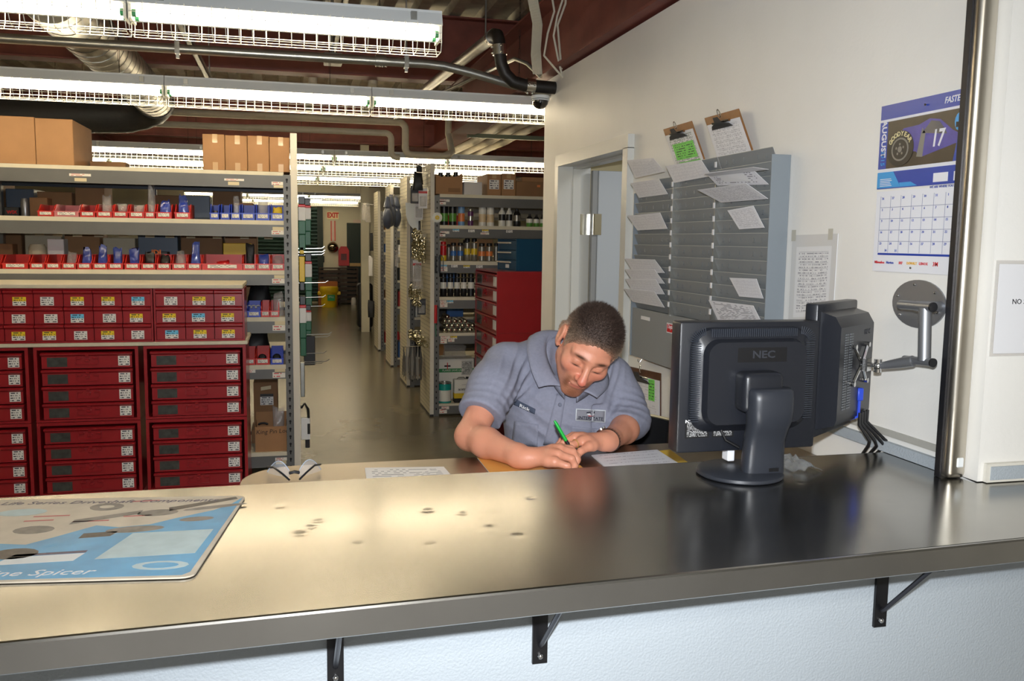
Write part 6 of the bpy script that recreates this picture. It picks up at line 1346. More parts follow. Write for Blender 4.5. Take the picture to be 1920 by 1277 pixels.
# crates, drum and bag on the floor before the far wall
a, c = P(598, 512, Y=22.1), P(672, 562, Y=22.1)
t = thing('wire_crate', 'dark slatted crate stack below the exit sign', 'crate', ((a.x+c.x)/2, 22.3, 0)); m_crate = M('crate_dark', (58,44,32), .6)
for j in range(8): MB().box(a.x, c.x, 22.1, 22.12, .04+.105*j, .115+.105*j).build('slat', m_crate, t)
for x in (a.x, (a.x+c.x)/2, c.x-.04): MB().box(x, x+.04, 22.121, 22.5, 0, .88).build('post', m_crate, t)
MB().box(a.x, c.x, 22.121, 22.5, .881, .90).build('top_board', m_crate, t)
b0 = P(618, 577, Z=0); Yd = b0.y; r = P(635, 560, Y=Yd).x-b0.x; hd = P(618, 538, Y=Yd+.1).z
t = thing('yellow_drum', 'yellow lidded spill drum with a green sticker at the aisle end', 'drum', (b0.x, Yd+r, 0))
MB().lathe([(r*.82, 0), (r*.84, .01), (r*.94, hd*.72)], 22, c=(b0.x, Yd+r, 0)).build('drum', m_ylg, t, smooth=True); MB().lathe([(r*1.0, hd*.72), (r*1.03, hd*.74), (r*1.03, hd*.97), (r*.98, hd), (0, hd)], 22, c=(b0.x, Yd+r, 0)).build('lid', m_ylg, t, smooth=True)
for s in (-1, 1): MB().rbox(b0.x+s*r*1.07-.04, b0.x+s*r*1.07+.04, Yd+r-.06, Yd+r+.06, hd*.60, hd*.76, .01, 1).build('handle', m_ylg, t)
a, c = P(614, 553, Y=Yd), P(628, 564, Y=Yd); MB().box(a.x, c.x, Yd-.005, Yd+.02, c.z, a.z).build('sticker', M('sticker_green', (20,150,80), .5), t); text('SPILL', .06, frame(((a.x+c.x)/2, Yd-.007, a.z-.05), (1,0,0), (0,0,1)), m_paper, t, res=1)
a, c = P(597, 528, Y=Yd+.55), P(633, 560, Y=Yd+.55); carton('cardboard_box', 'orange brown carton behind the yellow drum', a.x, c.x, Yd+.5, Yd+.85, 0, a.z, M('orange_carton', (170,96,40), .6))
c = P(685, 620, Z=0); zt_b = P(685, 532, Y=c.y).z; t = thing('golf_bag', 'tall black travel bag standing beside the fourth pegboard', 'bag', (c.x, c.y, 0))
k = MB(); k.rbox(c.x-.13, c.x+.14, c.y, c.y+.35, .05, zt_b, .05, 3); k.build('bag', m_rub, t, smooth=True)
for s in (-.08, .09): MB().tube([(c.x+s-.02, c.y+.08, .045), (c.x+s+.02, c.y+.08, .045)], .045, 12).build('wheel', m_dgrey, t, smooth=True)
c = P(663, 566, Y=21.9); tag(MB().lathe([(.06, 0), (.065, .10), (.05, .18), (.0, .19)], 12, c=(c.x, 21.9, 0)).build('white_jug', Wh, smooth=True), 'small white jug on the floor before the crate', 'jug')
# column by the fourth panel
a, c = P(677, 372, Y=15.5), P(692, 372, Y=15.5)
struct(MB().box(a.x, c.x, 15.5, 15.65, 0, DECK), 'pillar_steel', m_farwall)
k = MB(); c = fp(605, 486); k.rbox(c.x-.04, c.x+.04, FW-.04, FW, c.z-.08, c.z+.08, .006, 1); tag(k.build('wall_switch', m_black), 'black wall switch box by the roll-up door', 'switch')
# ------------------------------------------------------------------ work desk behind the counter
KZ = 1.02
m_desk = stainless('desk_steel', (150,140,126), .32)
deskp = [(-.125, 1.90), (1.462, 1.90), (1.462, 2.41), (.62, 2.41), (.56, 2.39), (.50, 2.35)]
deskp += [(.02, 2.352)]+[(.02-.145*math.sin(a), 2.352-.145*(1-math.cos(a))) for a in [math.pi/2*i/8 for i in range(1, 9)]]
t = thing('work_desk', 'long low steel-topped desk with a rounded corner behind the counter', 'desk', (.6, 2.15, 0))
MB().prism([(x, y, KZ-.03) for x, y in deskp], (0, 0, .03)).build('desk_top', m_desk, t)
for x, y in ((.0, 1.96), (.0, 2.22), (1.42, 1.96), (1.42, 2.36)): MB().box(x-.02, x+.02, y-.02, y+.02, 0, KZ-.031).build('leg', m_dgrey, t)
MB().box(.02, 1.40, 1.93, 1.945, .35, KZ-.031).build('modesty_panel', m_dgrey, t)
def flat(name, label, cat, quad, mat, h=.0012, z=KZ, mid=None):
    pts = [P(px, py, Z=z+h) for px, py in quad]
    k = MB(); k.quad(pts[3], pts[2], pts[1], pts[0]); k.prism([p-Vector((0, 0, .0002)) for p in pts], (0, 0, -(h-.0004)), 1)
    return tag(k.build(name, [mat, m_edge], fix=False), label, cat)
flat('printed_sheet', 'white printed sheet lying on the empty end of the desk', 'paper', ((684,877),(832,875),(848,893),(688,905)), print_mat('sheet_print', (224,222,220), (110,110,116), 9, .3, 26))
m_env = M('manila_envelope', (222,160,78), .6, var=.04, vscale=9); m_env2 = M('yellow_envelope', (214,178,60), .6)
flat('manila_envelope', 'orange manila envelope under the writing hand', 'envelope', ((895,858),(1040,833),(1103,885),(925,895)), m_env, .002)
flat('yellow_envelope', 'yellow envelope under the white form near the monitor', 'envelope', ((1180,851),(1256,843),(1296,871),(1215,880)), m_env2, .0015)
flat('white_form', 'white ruled form lying over the yellow envelope', 'paper', ((1109,853),(1232,843),(1278,872),(1145,884)), print_mat('ruled_form', (222,224,230), (168,168,178), 6, .16, 140), .0032)
# safety glasses lying lens down
c = P(552, 897, Z=KZ); m_gfr = M('glasses_frame', (30,32,36), .3); m_lens = M('clear_lens', (225,228,235), .05, alpha=.16)
t = thing('safety_glasses', 'clear safety glasses with black temples on the desk', 'glasses', (c.x, c.y, KZ))
for s in (-1, 1):
    k = MB(); n = 10; ring = [(c.x+s*(.012+.058*math.sin(a)*1.0), c.y+.055*math.sin(a/2)**1.2-.005, KZ+.004+.034*math.sin(a)) for a in [math.pi*i/n for i in range(n+1)]]
    lo_ = [(c.x+s*(.012+.055*i/n), c.y+.05*(i/n)**1.6, KZ+.004) for i in range(n+1)]
    up_ = [(c.x+s*(.012+.055*i/n), c.y+.05*(i/n)**1.6+.004, KZ+.006+.036*math.sin(math.pi*min(1, .12+i/n*.88))) for i in range(n+1)]
    k.add(lo_+up_, [(i, i+1, n+2+i, n+1+i) for i in range(n)]); o = k.build('lens', m_lens, t, smooth=60); sm = o.modifiers.new('thickness', 'SOLIDIFY'); sm.thickness = .0016
    MB().tube(up_, .0012, 6).build('lens_rim', M('glasses_rim', (170,180,196), .2), t, smooth=True)
    MB().tube([(c.x+s*.066, c.y+.05, KZ+.02), (c.x+s*.05, c.y+.012, KZ+.028), (c.x+s*.028, c.y-.02, KZ+.018), (c.x+s*.012, c.y-.035, KZ+.006)], .0026, 6).build('temple', m_gfr, t, smooth=True)
MB().tube([(c.x-.012, c.y, KZ+.014), (c.x, c.y-.004, KZ+.018), (c.x+.012, c.y, KZ+.014)], .004, 6).build('bridge', m_gfr, t, smooth=True)
# ------------------------------------------------------------------ chair
m_chair = M('black_vinyl', (24,24,26), .35); m_beige = M('beige_piping', (190,176,140), .5)
CXc, CYc = .86, 2.86
t = thing('desk_chair', 'tall black desk chair with pale piping behind the seated person', 'chair', (CXc, CYc, 0))
MB().rbox(CXc-.24, CXc+.24, CYc-.22, CYc+.22, .59, .668, .03, 3).build('seat', m_chair, t, smooth=True)
k = MB(); n = 16; vs = []; fs = []
def back_pt(u, v, d): a = (u-.5)*1.9; return (CXc+.25+(.28+d)*math.sin(a), CYc-.06+(.26+d)*math.cos(a)-.02*v, .80+.20*v*(1-.25*abs(u-.5)*2)**.5-.05*(1-v)*0)
for d in (0, .04):
    for i in range(n+1):
        for j in range(5): vs.append(back_pt(i/n, j/4, d))
m_ = 5
for q in range(2):
    for i in range(n):
        for j in range(4): a = q*(n+1)*m_+i*m_+j; fs.append((a, a+m_, a+m_+1, a+1))
off = (n+1)*m_
for i in range(n):
    for j in (0, 4): a = i*m_+j; fs.append((a, a+m_, a+m_+off, a+off))
for i in (0, n):
    for j in range(4): a = i*m_+j; fs.append((a, a+1, a+1+off, a+off))
k.add(vs, fs); k.build('backrest', m_chair, t, smooth=60)
MB().tube([back_pt(i/n, 1.0, .02) for i in range(n+1)], .006, 8).build('piping', m_beige, t, smooth=True)
MB().tube([(CXc, CYc+.16, .66), (CXc+.12, CYc+.24, .70), (CXc+.22, CYc+.215, .86)], .018, 8).build('back_support', m_dgrey, t, smooth=True)
MB().tube([(CXc, CYc, .08), (CXc, CYc, .595)], .03, 14).build('gas_column', m_dgrey, t, smooth=True)
MB().tube([(CXc+.2*math.cos(a), CYc+.2*math.sin(a), .30) for a in [2*math.pi*i/24 for i in range(24)]], .012, 8, closed=True).build('foot_ring', m_chrome, t, smooth=True)
for i in range(5):
    a = 2*math.pi*i/5+.3; MB().tube([(CXc, CYc, .09), (CXc+.28*math.cos(a), CYc+.28*math.sin(a), .05)], [.03, .018], 8).build('leg', m_dgrey, t, smooth=True)
    MB().ball((CXc+.28*math.cos(a), CYc+.28*math.sin(a), .028), .027, 10).build('caster', m_black, t, smooth=True)
# ------------------------------------------------------------------ seated person writing (continuous surfaces grown from distance fields)
class Field:
    def __init__(s, lo, hi, h):
        s.lo = np.array(lo, np.float32); s.h = h; s.n = np.ceil((np.array(hi)-s.lo)/h).astype(int)+1
        s.d = np.full(tuple(s.n), .2, np.float32)
    def box(s, lo, hi):
        a = np.maximum(0, np.floor((np.array(lo)-s.lo)/s.h).astype(int)); b = np.minimum(s.n, np.ceil((np.array(hi)-s.lo)/s.h).astype(int)+1)
        if (b <= a).any(): return None
        ax = [s.lo[i]+s.h*np.arange(a[i], b[i], dtype=np.float32) for i in range(3)]
        return tuple(slice(a[i], b[i]) for i in range(3)), ax
    def put(s, lo, hi, fn, k=.01, mode='add', m=.04):
        r = s.box(np.array(lo)-m, np.array(hi)+m)
        if r is None: return
        sl, (x, y, z) = r; q = fn(x[:, None, None], y[None, :, None], z[None, None, :]); d = s.d[sl]
        if mode == 'add': hh = np.maximum(k-np.abs(d-q), 0)/k; s.d[sl] = np.minimum(d, q)-hh*hh*k*.25
        else: q = -q; hh = np.maximum(k-np.abs(d-q), 0)/k; s.d[sl] = np.maximum(d, q)+hh*hh*k*.25
    def cone(s, a, b, ra, rb, k=.01, mode='add'):
        a = np.array(a, float); b = np.array(b, float); ab = b-a; L2 = float(ab@ab); R = max(ra, rb)
        def fn(x, y, z):
            t = np.clip(((x-a[0])*ab[0]+(y-a[1])*ab[1]+(z-a[2])*ab[2])/L2, 0, 1)
            return np.sqrt((x-a[0]-t*ab[0])**2+(y-a[1]-t*ab[1])**2+(z-a[2]-t*ab[2])**2)-(ra+(rb-ra)*t)
        s.put(np.minimum(a, b)-R, np.maximum(a, b)+R, fn, k, mode)
    def chain(s, pts, rs, k=.01):
        for i in range(len(pts)-1): s.cone(pts[i], pts[i+1], rs[i], rs[i+1], k)
    def ell(s, c, r, M=None, k=.01, mode='add'):
        c = np.array(c, float); r = np.array(r, float); M = np.eye(3) if M is None else np.array(M); R = r.max()
        def fn(x, y, z):
            X, Y, Z = x-c[0], y-c[1], z-c[2]
            u = (X*M[0,0]+Y*M[1,0]+Z*M[2,0])/r[0]; v = (X*M[0,1]+Y*M[1,1]+Z*M[2,1])/r[1]; w_ = (X*M[0,2]+Y*M[1,2]+Z*M[2,2])/r[2]
            k0 = np.sqrt(u*u+v*v+w_*w_); k1 = np.sqrt((u/r[0])**2+(v/r[1])**2+(w_/r[2])**2)+1e-9
            return k0*(k0-1)/k1
        s.put(c-R, c+R, fn, k, mode)
    def nets(s, smooth=1):
        d = s.d; ins = d < 0; n = s.n
        c = np.zeros(tuple(n-1), np.int8)
        for dx in (0, 1):
            for dy in (0, 1):
                for dz in (0, 1): c += ins[dx:n[0]-1+dx, dy:n[1]-1+dy, dz:n[2]-1+dz]
        act = np.argwhere((c > 0) & (c < 8)); idx = np.full(tuple(n-1), -1, np.int32); idx[tuple(act.T)] = np.arange(len(act))
        acc = np.zeros((len(act), 3)); cnt = np.zeros(len(act))
        cor = [(i, j, k) for i in (0, 1) for j in (0, 1) for k in (0, 1)]
        for a in cor:
            for ax in range(3):
                if a[ax]: continue
                b = list(a); b[ax] = 1
                va = d[act[:, 0]+a[0], act[:, 1]+a[1], act[:, 2]+a[2]]; vb = d[act[:, 0]+b[0], act[:, 1]+b[1], act[:, 2]+b[2]]
                m = (va < 0) != (vb < 0); t = np.where(m, va/(va-vb+1e-12), 0)
                p = np.tile(np.array(a, float), (len(act), 1)); p[:, ax] = t
                acc[m] += p[m]; cnt[m] += 1
        V = (act+acc/cnt[:, None])*s.h+s.lo
        F = []
        for ax in range(3):
            o1, o2 = [(1, 2), (2, 0), (0, 1)][ax]
            sl0 = [slice(1, -1)]*3; sl0[ax] = slice(0, -1); sl1 = list(sl0); sl1[ax] = slice(1, None)
            e = ins[tuple(sl0)] != ins[tuple(sl1)]; w_ = np.argwhere(e); fl_ = ins[tuple(sl0)][e]
            base = w_.copy(); base[:, o1] += 1; base[:, o2] += 1
            def g(u, v): q = base.copy(); q[:, o1] -= u; q[:, o2] -= v; return idx[q[:, 0], q[:, 1], q[:, 2]]
            q = np.stack([g(1, 1), g(0, 1), g(0, 0), g(1, 0)], 1); q[~fl_] = q[~fl_][:, ::-1]; F.append(q)
        F = np.concatenate(F); F = F[(F >= 0).all(1)]
        for _ in range(smooth):
            A = np.zeros_like(V); C = np.zeros(len(V))
            for i in range(4):
                np.add.at(A, F[:, i], V[F[:, (i+1) % 4]]); np.add.at(C, F[:, i], 1); np.add.at(A, F[:, (i+1) % 4], V[F[:, i]]); np.add.at(C, F[:, (i+1) % 4], 1)
            V = V*.5+.5*A/np.maximum(C, 1)[:, None]
        return V, F
def mesh_from(V, F, name, mat, parent, colors=None):
    me = bpy.data.meshes.new(name); off = np.array(ORG[parent.name]); n = len(V)
    me.vertices.add(n); me.vertices.foreach_set('co', (V-off).astype(np.float32).ravel())
    me.loops.add(len(F)*4); me.loops.foreach_set('vertex_index', F.astype(np.int32).ravel())
    me.polygons.add(len(F)); me.polygons.foreach_set('loop_start', np.arange(len(F), dtype=np.int32)*4)
    me.update(calc_edges=True); me.validate()
    me.polygons.foreach_set('use_smooth', [True]*len(me.polygons)); me.materials.append(mat)
    if colors is not None:
        ca = me.color_attributes.new('tint', 'FLOAT_COLOR', 'POINT'); ca.data.foreach_set('color', np.concatenate([colors, np.ones((n, 1))], 1).astype(np.float32).ravel())
    o = bpy.data.objects.new(name, me); COL.objects.link(o); o.parent = parent; ORG[o.name] = ORG[parent.name]; return o
person = thing('person', 'person in a grey blue work shirt bent over the desk writing', 'person', (.84, 2.7, 0))
HC = np.array((.836, 2.408, 1.315)); HS = 1.05
HM = np.array([[-0.9294, -0.2597, 0.2624], [0.0738, -0.8271, -0.5572], [0.3618, -0.4985, 0.7878]])
_a = math.radians(-4); HM = HM @ np.array([[1, 0, 0], [0, math.cos(_a), -math.sin(_a)], [0, math.sin(_a), math.cos(_a)]])
hw = lambda p: HC+HM @ (np.array(p, float)*HS)
def hr(r): return np.array(r)*HS
def head_field(f, k=.012):
    f.ell(hw((0,-.010,.026)), hr((.0745,.094,.090)), HM, k); f.ell(hw((0,.026,-.030)), hr((.059,.062,.078)), HM, .03)
    for s in (-1, 1):
        f.cone(hw((s*.050,.002,-.048)), hw((s*.014,.074,-.098)), .020*HS, .017*HS, .025); f.ell(hw((s*.041,.058,-.020)), hr((.026,.024,.024)), HM, .02)
        f.cone(hw((s*.008,.083,.026)), hw((s*.046,.066,.024)), .011*HS, .010*HS, .014)
    f.ell(hw((0,.078,-.098)), hr((.020,.016,.015)), HM, .014)
    f.ell(hw((0,.070,-.060)), hr((.036,.026,.030)), HM, .02)
    for s in (-1, 1): f.ell(hw((s*.031,.094,.005)), hr((.016,.014,.010)), HM, .012, 'sub')
    for s in (-1, 1): f.ell(hw((s*.031,.0705,.004)), hr((.0168,.0156,.0145)), HM, .003)
    f.cone(hw((0,.085,.016)), hw((0,.113,-.027)), .0082*HS, .0120*HS, .010); f.ell(hw((0,.113,-.030)), hr((.0128,.0120,.0105)), HM, .006)
    for s in (-1, 1): f.ell(hw((s*.0125,.096,-.034)), hr((.0075,.011,.0075)), HM, .005)
    f.ell(hw((0,.0905,-.0585)), hr((.023,.009,.0048)), HM, .005); f.ell(hw((0,.0885,-.0680)), hr((.020,.010,.0060)), HM, .004)
    f.cone(hw((-.021,.090,-.0630)), hw((.021,.090,-.0630)), .0022, .0022, .004, 'sub')
    for s in (-1, 1):
        E_ = HM @ np.array([[math.cos(.35*s), 0, math.sin(.35*s)*0], [0, 1, 0], [0, 0, 1]])
        f.ell(hw((s*.082,-.016,.000)), hr((.0085,.021,.034)), HM, .006); f.ell(hw((s*.0895,-.012,.003)), hr((.006,.012,.021)), HM, .005, 'sub'); f.ell(hw((s*.078,-.008,-.027)), hr((.006,.009,.010)), HM, .006)
# joints
NB = (.835, 2.570, 1.255)
SR, ER, WR = (.630, 2.572, 1.245), (.486, 2.395, 1.071), (.588, 2.170, 1.057)
SL, EL, WL = (.990, 2.600, 1.188), (1.018, 2.500, 1.062), (.862, 2.298, 1.060)
H_ = .003
f = Field((.38, 2.04, .86), (1.18, 2.76, 1.46), H_)
f.ell((.83, 2.60, 1.10), (.16, .10, .18), k=.03); f.cone((.65, 2.58, 1.215), (.97, 2.60, 1.168), .045, .045, .04)
f.cone(NB, hw((0,-.030,-.055)), .058, .054, .03)
for S_, E_, W_ in ((SR, ER, WR), (SL, EL, WL)):
    S_, E_, W_ = map(np.array, (S_, E_, W_)); f.chain([S_, S_*.5+E_*.5, E_], [.052, .047, .039], .02); f.chain([E_, E_*.68+W_*.32, W_*.9+E_*.1, W_], [.039, .0405, .029, .0265], .02)
def hand(f, wrist, mcp, fingers, thumb, k=.010):
    w_ = np.array(wrist); g = np.mean([np.array(m) for m in mcp], 0)
    for i, m in enumerate(mcp): f.cone(w_*.85+g*.15, m, .0195, .0135, .014)
    for i in range(3): f.cone(np.array(mcp[i])*.8+w_*.2, np.array(mcp[i+1])*.8+w_*.2, .0135, .0135, .012)
    for i, fg in enumerate(fingers):
        r = (.0100, .0102, .0096, .0086)[i] if len(fingers) == 4 else .009
        f.chain([mcp[i]]+list(fg), [.0125, r, r*.90, r*.78], .0035)
        f.ell(mcp[i], (.0118, .0118, .0118), k=.006); f.ell(fg[0], (r*1.06, r*1.06, r*1.06), k=.003)
    f.chain(thumb, [.0185, .0135, .0118, .0092], .008)
RM = [(.688,2.186,1.076), (.679,2.158,1.080), (.666,2.130,1.073), (.650,2.107,1.060)]
RF = [((.722,2.197,1.070), (.738,2.188,1.050), (.738,2.182,1.038)), ((.716,2.160,1.070), (.728,2.156,1.050), (.722,2.154,1.036)), ((.702,2.126,1.061), (.711,2.124,1.043), (.703,2.125,1.033)), ((.682,2.098,1.050), (.690,2.098,1.036), (.682,2.101,1.0305))]
RT = [(.612,2.196,1.052), (.655,2.215,1.052), (.695,2.219,1.052), (.726,2.206,1.044)]
hand(f, WR, RM, RF, RT)
LMc = [(.792,2.250,1.060), (.778,2.274,1.071), (.770,2.301,1.076), (.772,2.328,1.072)]
LF = [((.764,2.236,1.052), (.747,2.225,1.038), (.738,2.219,1.032)), ((.746,2.259,1.064), (.728,2.250,1.047), (.722,2.245,1.034)), ((.734,2.291,1.068), (.714,2.283,1.050), (.708,2.278,1.035)), ((.737,2.324,1.064), (.718,2.318,1.047), (.713,2.313,1.034))]
LT = [(.838,2.328,1.054), (.806,2.356,1.050), (.775,2.366,1.044), (.752,2.366,1.036)]
LF = [LF[0], LF[1], LF[2], LF[3]]
hand(f, WL, LMc, [LF[0], LF[1], LF[2], LF[3]], LT)
head_field(f)
V, F = f.nets(1)
# skin tint: stubble, lips, brows, lids follow the head's own shape
L_ = ((V-HC) @ HM)/HS; x, y, z = L_[:, 0], L_[:, 1], L_[:, 2]
skin = np.array(srgb((208,142,114))); C = np.tile(skin, (len(V), 1)); onhead = (np.abs(x) < .1) & (np.abs(y) < .14) & (z > -.13) & (z < .14)
def blend(w_, col): 
    global C
    w_ = np.clip(w_, 0, 1)[:, None]; C = C*(1-w_)+np.array(srgb(col))*w_
sm_ = lambda v, a, b: np.clip((v-a)/(b-a), 0, 1)
noise = (np.sin(x*900)*np.sin(y*870+1)*np.sin(z*910+2))*.25
blend(onhead*np.exp(-(((np.abs(x)-.042)/.026)**2+((z+.022)/.022)**2))*(y > .03)*.35, (206,112,92)); blend(onhead*np.exp(-((x/.016)**2+((z+.028)/.016)**2))*(y > .09)*.6, (204,96,84))
gt = np.exp(-((x/.030)**2+((z+.092)/.026)**2))*(y > .05) + np.exp(-((x/.028)**2+((z+.047)/.007)**2))*(y > .07) + np.exp(-(((np.abs(x)-.029)/.008)**2+((z+.066)/.020)**2))*(y > .06)
blend(onhead*np.clip(gt*(.80+noise), 0, .78), (104,64,40)); blend(onhead*(z < -.035)*(z > -.115)*(y > -.02)*sm_(np.abs(x), .02, .05)*.28*(1+noise), (134,96,72))
blend(onhead*np.exp(-((x/.021)**2+((z+.0635)/.0055)**2))*(y > .08)*.7, (176,92,84))
blend(onhead*np.exp(-(((np.abs(x)-.032)/.017)**2+((z-.027+.15*(np.abs(x)-.030)**1)/.0046)**2))*(y > .05)*1.25*(1+noise), (74,48,34)); 
blend(onhead*np.exp(-(((np.abs(x)-.031)/.013)**2+((z+.0055)/.0022)**2))*(y > .06)*1.2, (40,26,24)); blend(onhead*np.exp(-(((np.abs(x)-.031)/.014)**2+((z-.009)/.0016)**2))*(y > .06)*.35, (130,80,66))
blend((~onhead)*np.clip(np.exp(-(np.min([((V-np.array(m))**2).sum(1) for m in RM+LMc+[q[0] for q in RF+LF]], 0)/(.008**2)))*.35, 0, 1), (214,128,104))
def attr_mat(name, rough, bump=.0, bscale=300, sss=0.0):
    m = M(name, (200,150,120), rough, bump=bump, bscale=bscale); nt = m.node_tree; a = nt.nodes.new('ShaderNodeAttribute'); a.attribute_name = 'tint'
    nt.links.new(a.outputs['Color'], nt.nodes['Principled BSDF'].inputs['Base Color']); nt.nodes['Principled BSDF'].inputs['Subsurface Weight'].default_value = sss; nt.nodes['Principled BSDF'].inputs['Subsurface Radius'].default_value = (.012, .004, .002)
    return m
body = mesh_from(V, F, 'body', attr_mat('skin', .42, .12, 420, .12), person, C)
# eyes glimpsed under the lids, nails
for s in (-1, 1):
    pass
# ---- hair
fh = Field(HC-.17, HC+.17, .0025)
head_field(fh)
ax = [fh.lo[i]+fh.h*np.arange(fh.n[i]) for i in range(3)]
G = np.stack(np.meshgrid(*ax, indexing='ij'), -1); Lg = ((G-HC) @ HM)/HS
def hairline(yv): return np.interp(yv, [-.13,-.09,-.06,-.04,-.022,-.010,.012,.022,.034,.055,.075,.092,.12], [-.058,-.062,-.056,-.036,.034,.040,.026,-.012,.012,.046,.068,.076,.078])
hg = (Lg[..., 2]-hairline(Lg[..., 1])-.004*np.cos(Lg[..., 0]*70)*(Lg[..., 1] > .05)-.0022*np.sin(Lg[..., 0]*520+Lg[..., 1]*300)-.0016*np.sin(Lg[..., 0]*1100-Lg[..., 1]*700))
thk = np.clip(.0012+hg*.16, .0012, .0075)*(1-.45*np.clip((.02-Lg[..., 2])/.04, 0, 1)); fh.d = np.maximum(fh.d-thk.astype(np.float32), -hg.astype(np.float32)*.8)
Vh, Fh = fh.nets(1); Lh = ((Vh-HC) @ HM)/HS
rsn = np.random.RandomState(4)
grey = np.clip(sm_(-Lh[:, 2], -.088, -.015)*.95, 0, 1)[:, None]; base = np.array(srgb((66,50,42))); side = np.array(srgb((152,128,106)))
Ch = base*(1-grey)+side*grey; Ch = Ch*(1+.35*(rsn.rand(len(Ch), 1)-.5))
hgv = Lh[:, 2]-hairline(Lh[:, 1]); fade = np.clip(np.exp(-np.maximum(hgv, 0)/.008)*.75, 0, 1)[:, None]; Ch = Ch*(1-fade)+np.array(srgb((170,124,98)))*fade
hair = mesh_from(Vh, Fh, 'hair', attr_mat('hair_short', .6, .5, 260), person, np.clip(Ch, 0, 1))
# short strands standing off the crop
ctr = hw((0,-.011,.029)); outer = (Lh[:, 2] > hairline(Lh[:, 1])+.003) & ((Lh[:, 0]/.0745)**2+((Lh[:, 1]+.010)/.094)**2+((Lh[:, 2]-.026)/.090)**2 > 1.02)
cand = np.where(outer)[0]; pick = rsn.choice(cand, 15000); sv = np.zeros((len(pick)*4, 3)); sf = np.zeros((len(pick)*3, 3), int); sc_ = np.zeros((len(pick)*4, 3))
top = sm_(Lh[pick, 2], .0, .09); nrm = Vh[pick]-ctr; nrm /= np.linalg.norm(nrm, axis=1)[:, None]
comb = HM @ np.array((.1, .6, .5)); dirs = nrm*.8+comb*(.5*top[:, None]+.1)+rsn.randn(len(pick), 3)*.22; dirs /= np.linalg.norm(dirs, axis=1)[:, None]
ln_ = (.0035+.010*top)*(.7+.6*rsn.rand(len(pick))); p0 = Vh[pick]-nrm*.001; u_ = np.cross(dirs, rsn.randn(len(pick), 3)); u_ /= np.linalg.norm(u_, axis=1)[:, None]; v_ = np.cross(dirs, u_); wd = .00055
for i, (a, b) in enumerate(((1, 0), (-.5, .87), (-.5, -.87))): sv[i::4] = p0+u_*wd*a+v_*wd*b
sv[3::4] = p0+dirs*ln_[:, None]
for i, t3 in enumerate(((0, 1, 3), (1, 2, 3), (2, 0, 3))): sf[i::3] = np.arange(len(pick))[:, None]*4+np.array(t3)
cc = np.clip(Ch[pick]*(1+.9*(rsn.rand(len(pick), 1)-.5)), 0, 1)
for i in range(4): sc_[i::4] = cc
me = bpy.data.meshes.new('hair_strands'); me.from_pydata((sv-np.array(ORG[person.name])).tolist(), [], sf.tolist()); me.materials.append(MATS['hair_short'])
ca = me.color_attributes.new('tint', 'FLOAT_COLOR', 'POINT'); ca.data.foreach_set('color', np.concatenate([sc_, np.ones((len(sc_), 1))], 1).astype(np.float32).ravel())
o = bpy.data.objects.new('hair_strands', me); COL.objects.link(o); o.parent = hair; ORG[o.name] = ORG[person.name]; o['kind'] = 'stuff'
# ---- shirt
m_shirt = M('shirt_grey_blue', (132,134,150), .8, var=.06, vscale=120, bump=.25, bscale=900)
fs_ = Field((.34, 2.30, .70), (1.24, 2.86, 1.38), .004)
def RotZ3(a): return np.array([[math.cos(a), -math.sin(a), 0], [math.sin(a), math.cos(a), 0], [0, 0, 1]])
def RotY3(a): return np.array([[math.cos(a), 0, math.sin(a)], [0, 1, 0], [-math.sin(a), 0, math.cos(a)]])
tilt = RotY3(.13)
fs_.ell((.825, 2.60, 1.09), (.190, .150, .19), tilt, .05); fs_.ell((.85, 2.675, .90), (.195, .160, .22), None, .08)
fs_.cone((.664, 2.585, 1.232), (.962, 2.605, 1.186), .066, .066, .07)
fs_.cone((.74, 2.60, 1.25), NB, .07, .070, .05); fs_.cone((.93, 2.60, 1.22), NB, .07, .070, .05)
fs_.chain([SR, (.579, 2.51, 1.19), (.533, 2.452, 1.125)], [.070, .068, .070], .035)
fs_.chain([SL, (1.006, 2.555, 1.125), (1.014, 2.505, 1.075), (.984, 2.466, 1.069)], [.067, .064, .058, .052], .03)
# cut the sleeve ends and the neck opening
def cutplane(c, nrm, lo, hi):
    c = np.array(c); nrm = np.array(nrm, float); nrm /= np.linalg.norm(nrm)
    fs_.put(lo, hi, lambda x, y, z: -((x-c[0])*nrm[0]+(y-c[1])*nrm[1]+(z-c[2])*nrm[2]), .004, 'sub', .0)
dR = np.array((.533,2.452,1.125))-np.array((.579,2.51,1.19)); dR /= np.linalg.norm(dR)
cutplane(np.array((.533,2.452,1.125))+dR*.012, dR, (.38, 2.30, .95), (.63, 2.56, 1.20))
dL = np.array(WL)-np.array(EL); cutplane((.966, 2.442, 1.069), dL, (.88, 2.33, .98), (1.02, 2.475, 1.13))
fs_.cone((.800, 2.47, 1.27), (.815, 2.52, 1.40), .062, .075, .01, 'sub'); fs_.cone((.785, 2.43, 1.215), (.80, 2.44, 1.30), .035, .06, .012, 'sub')
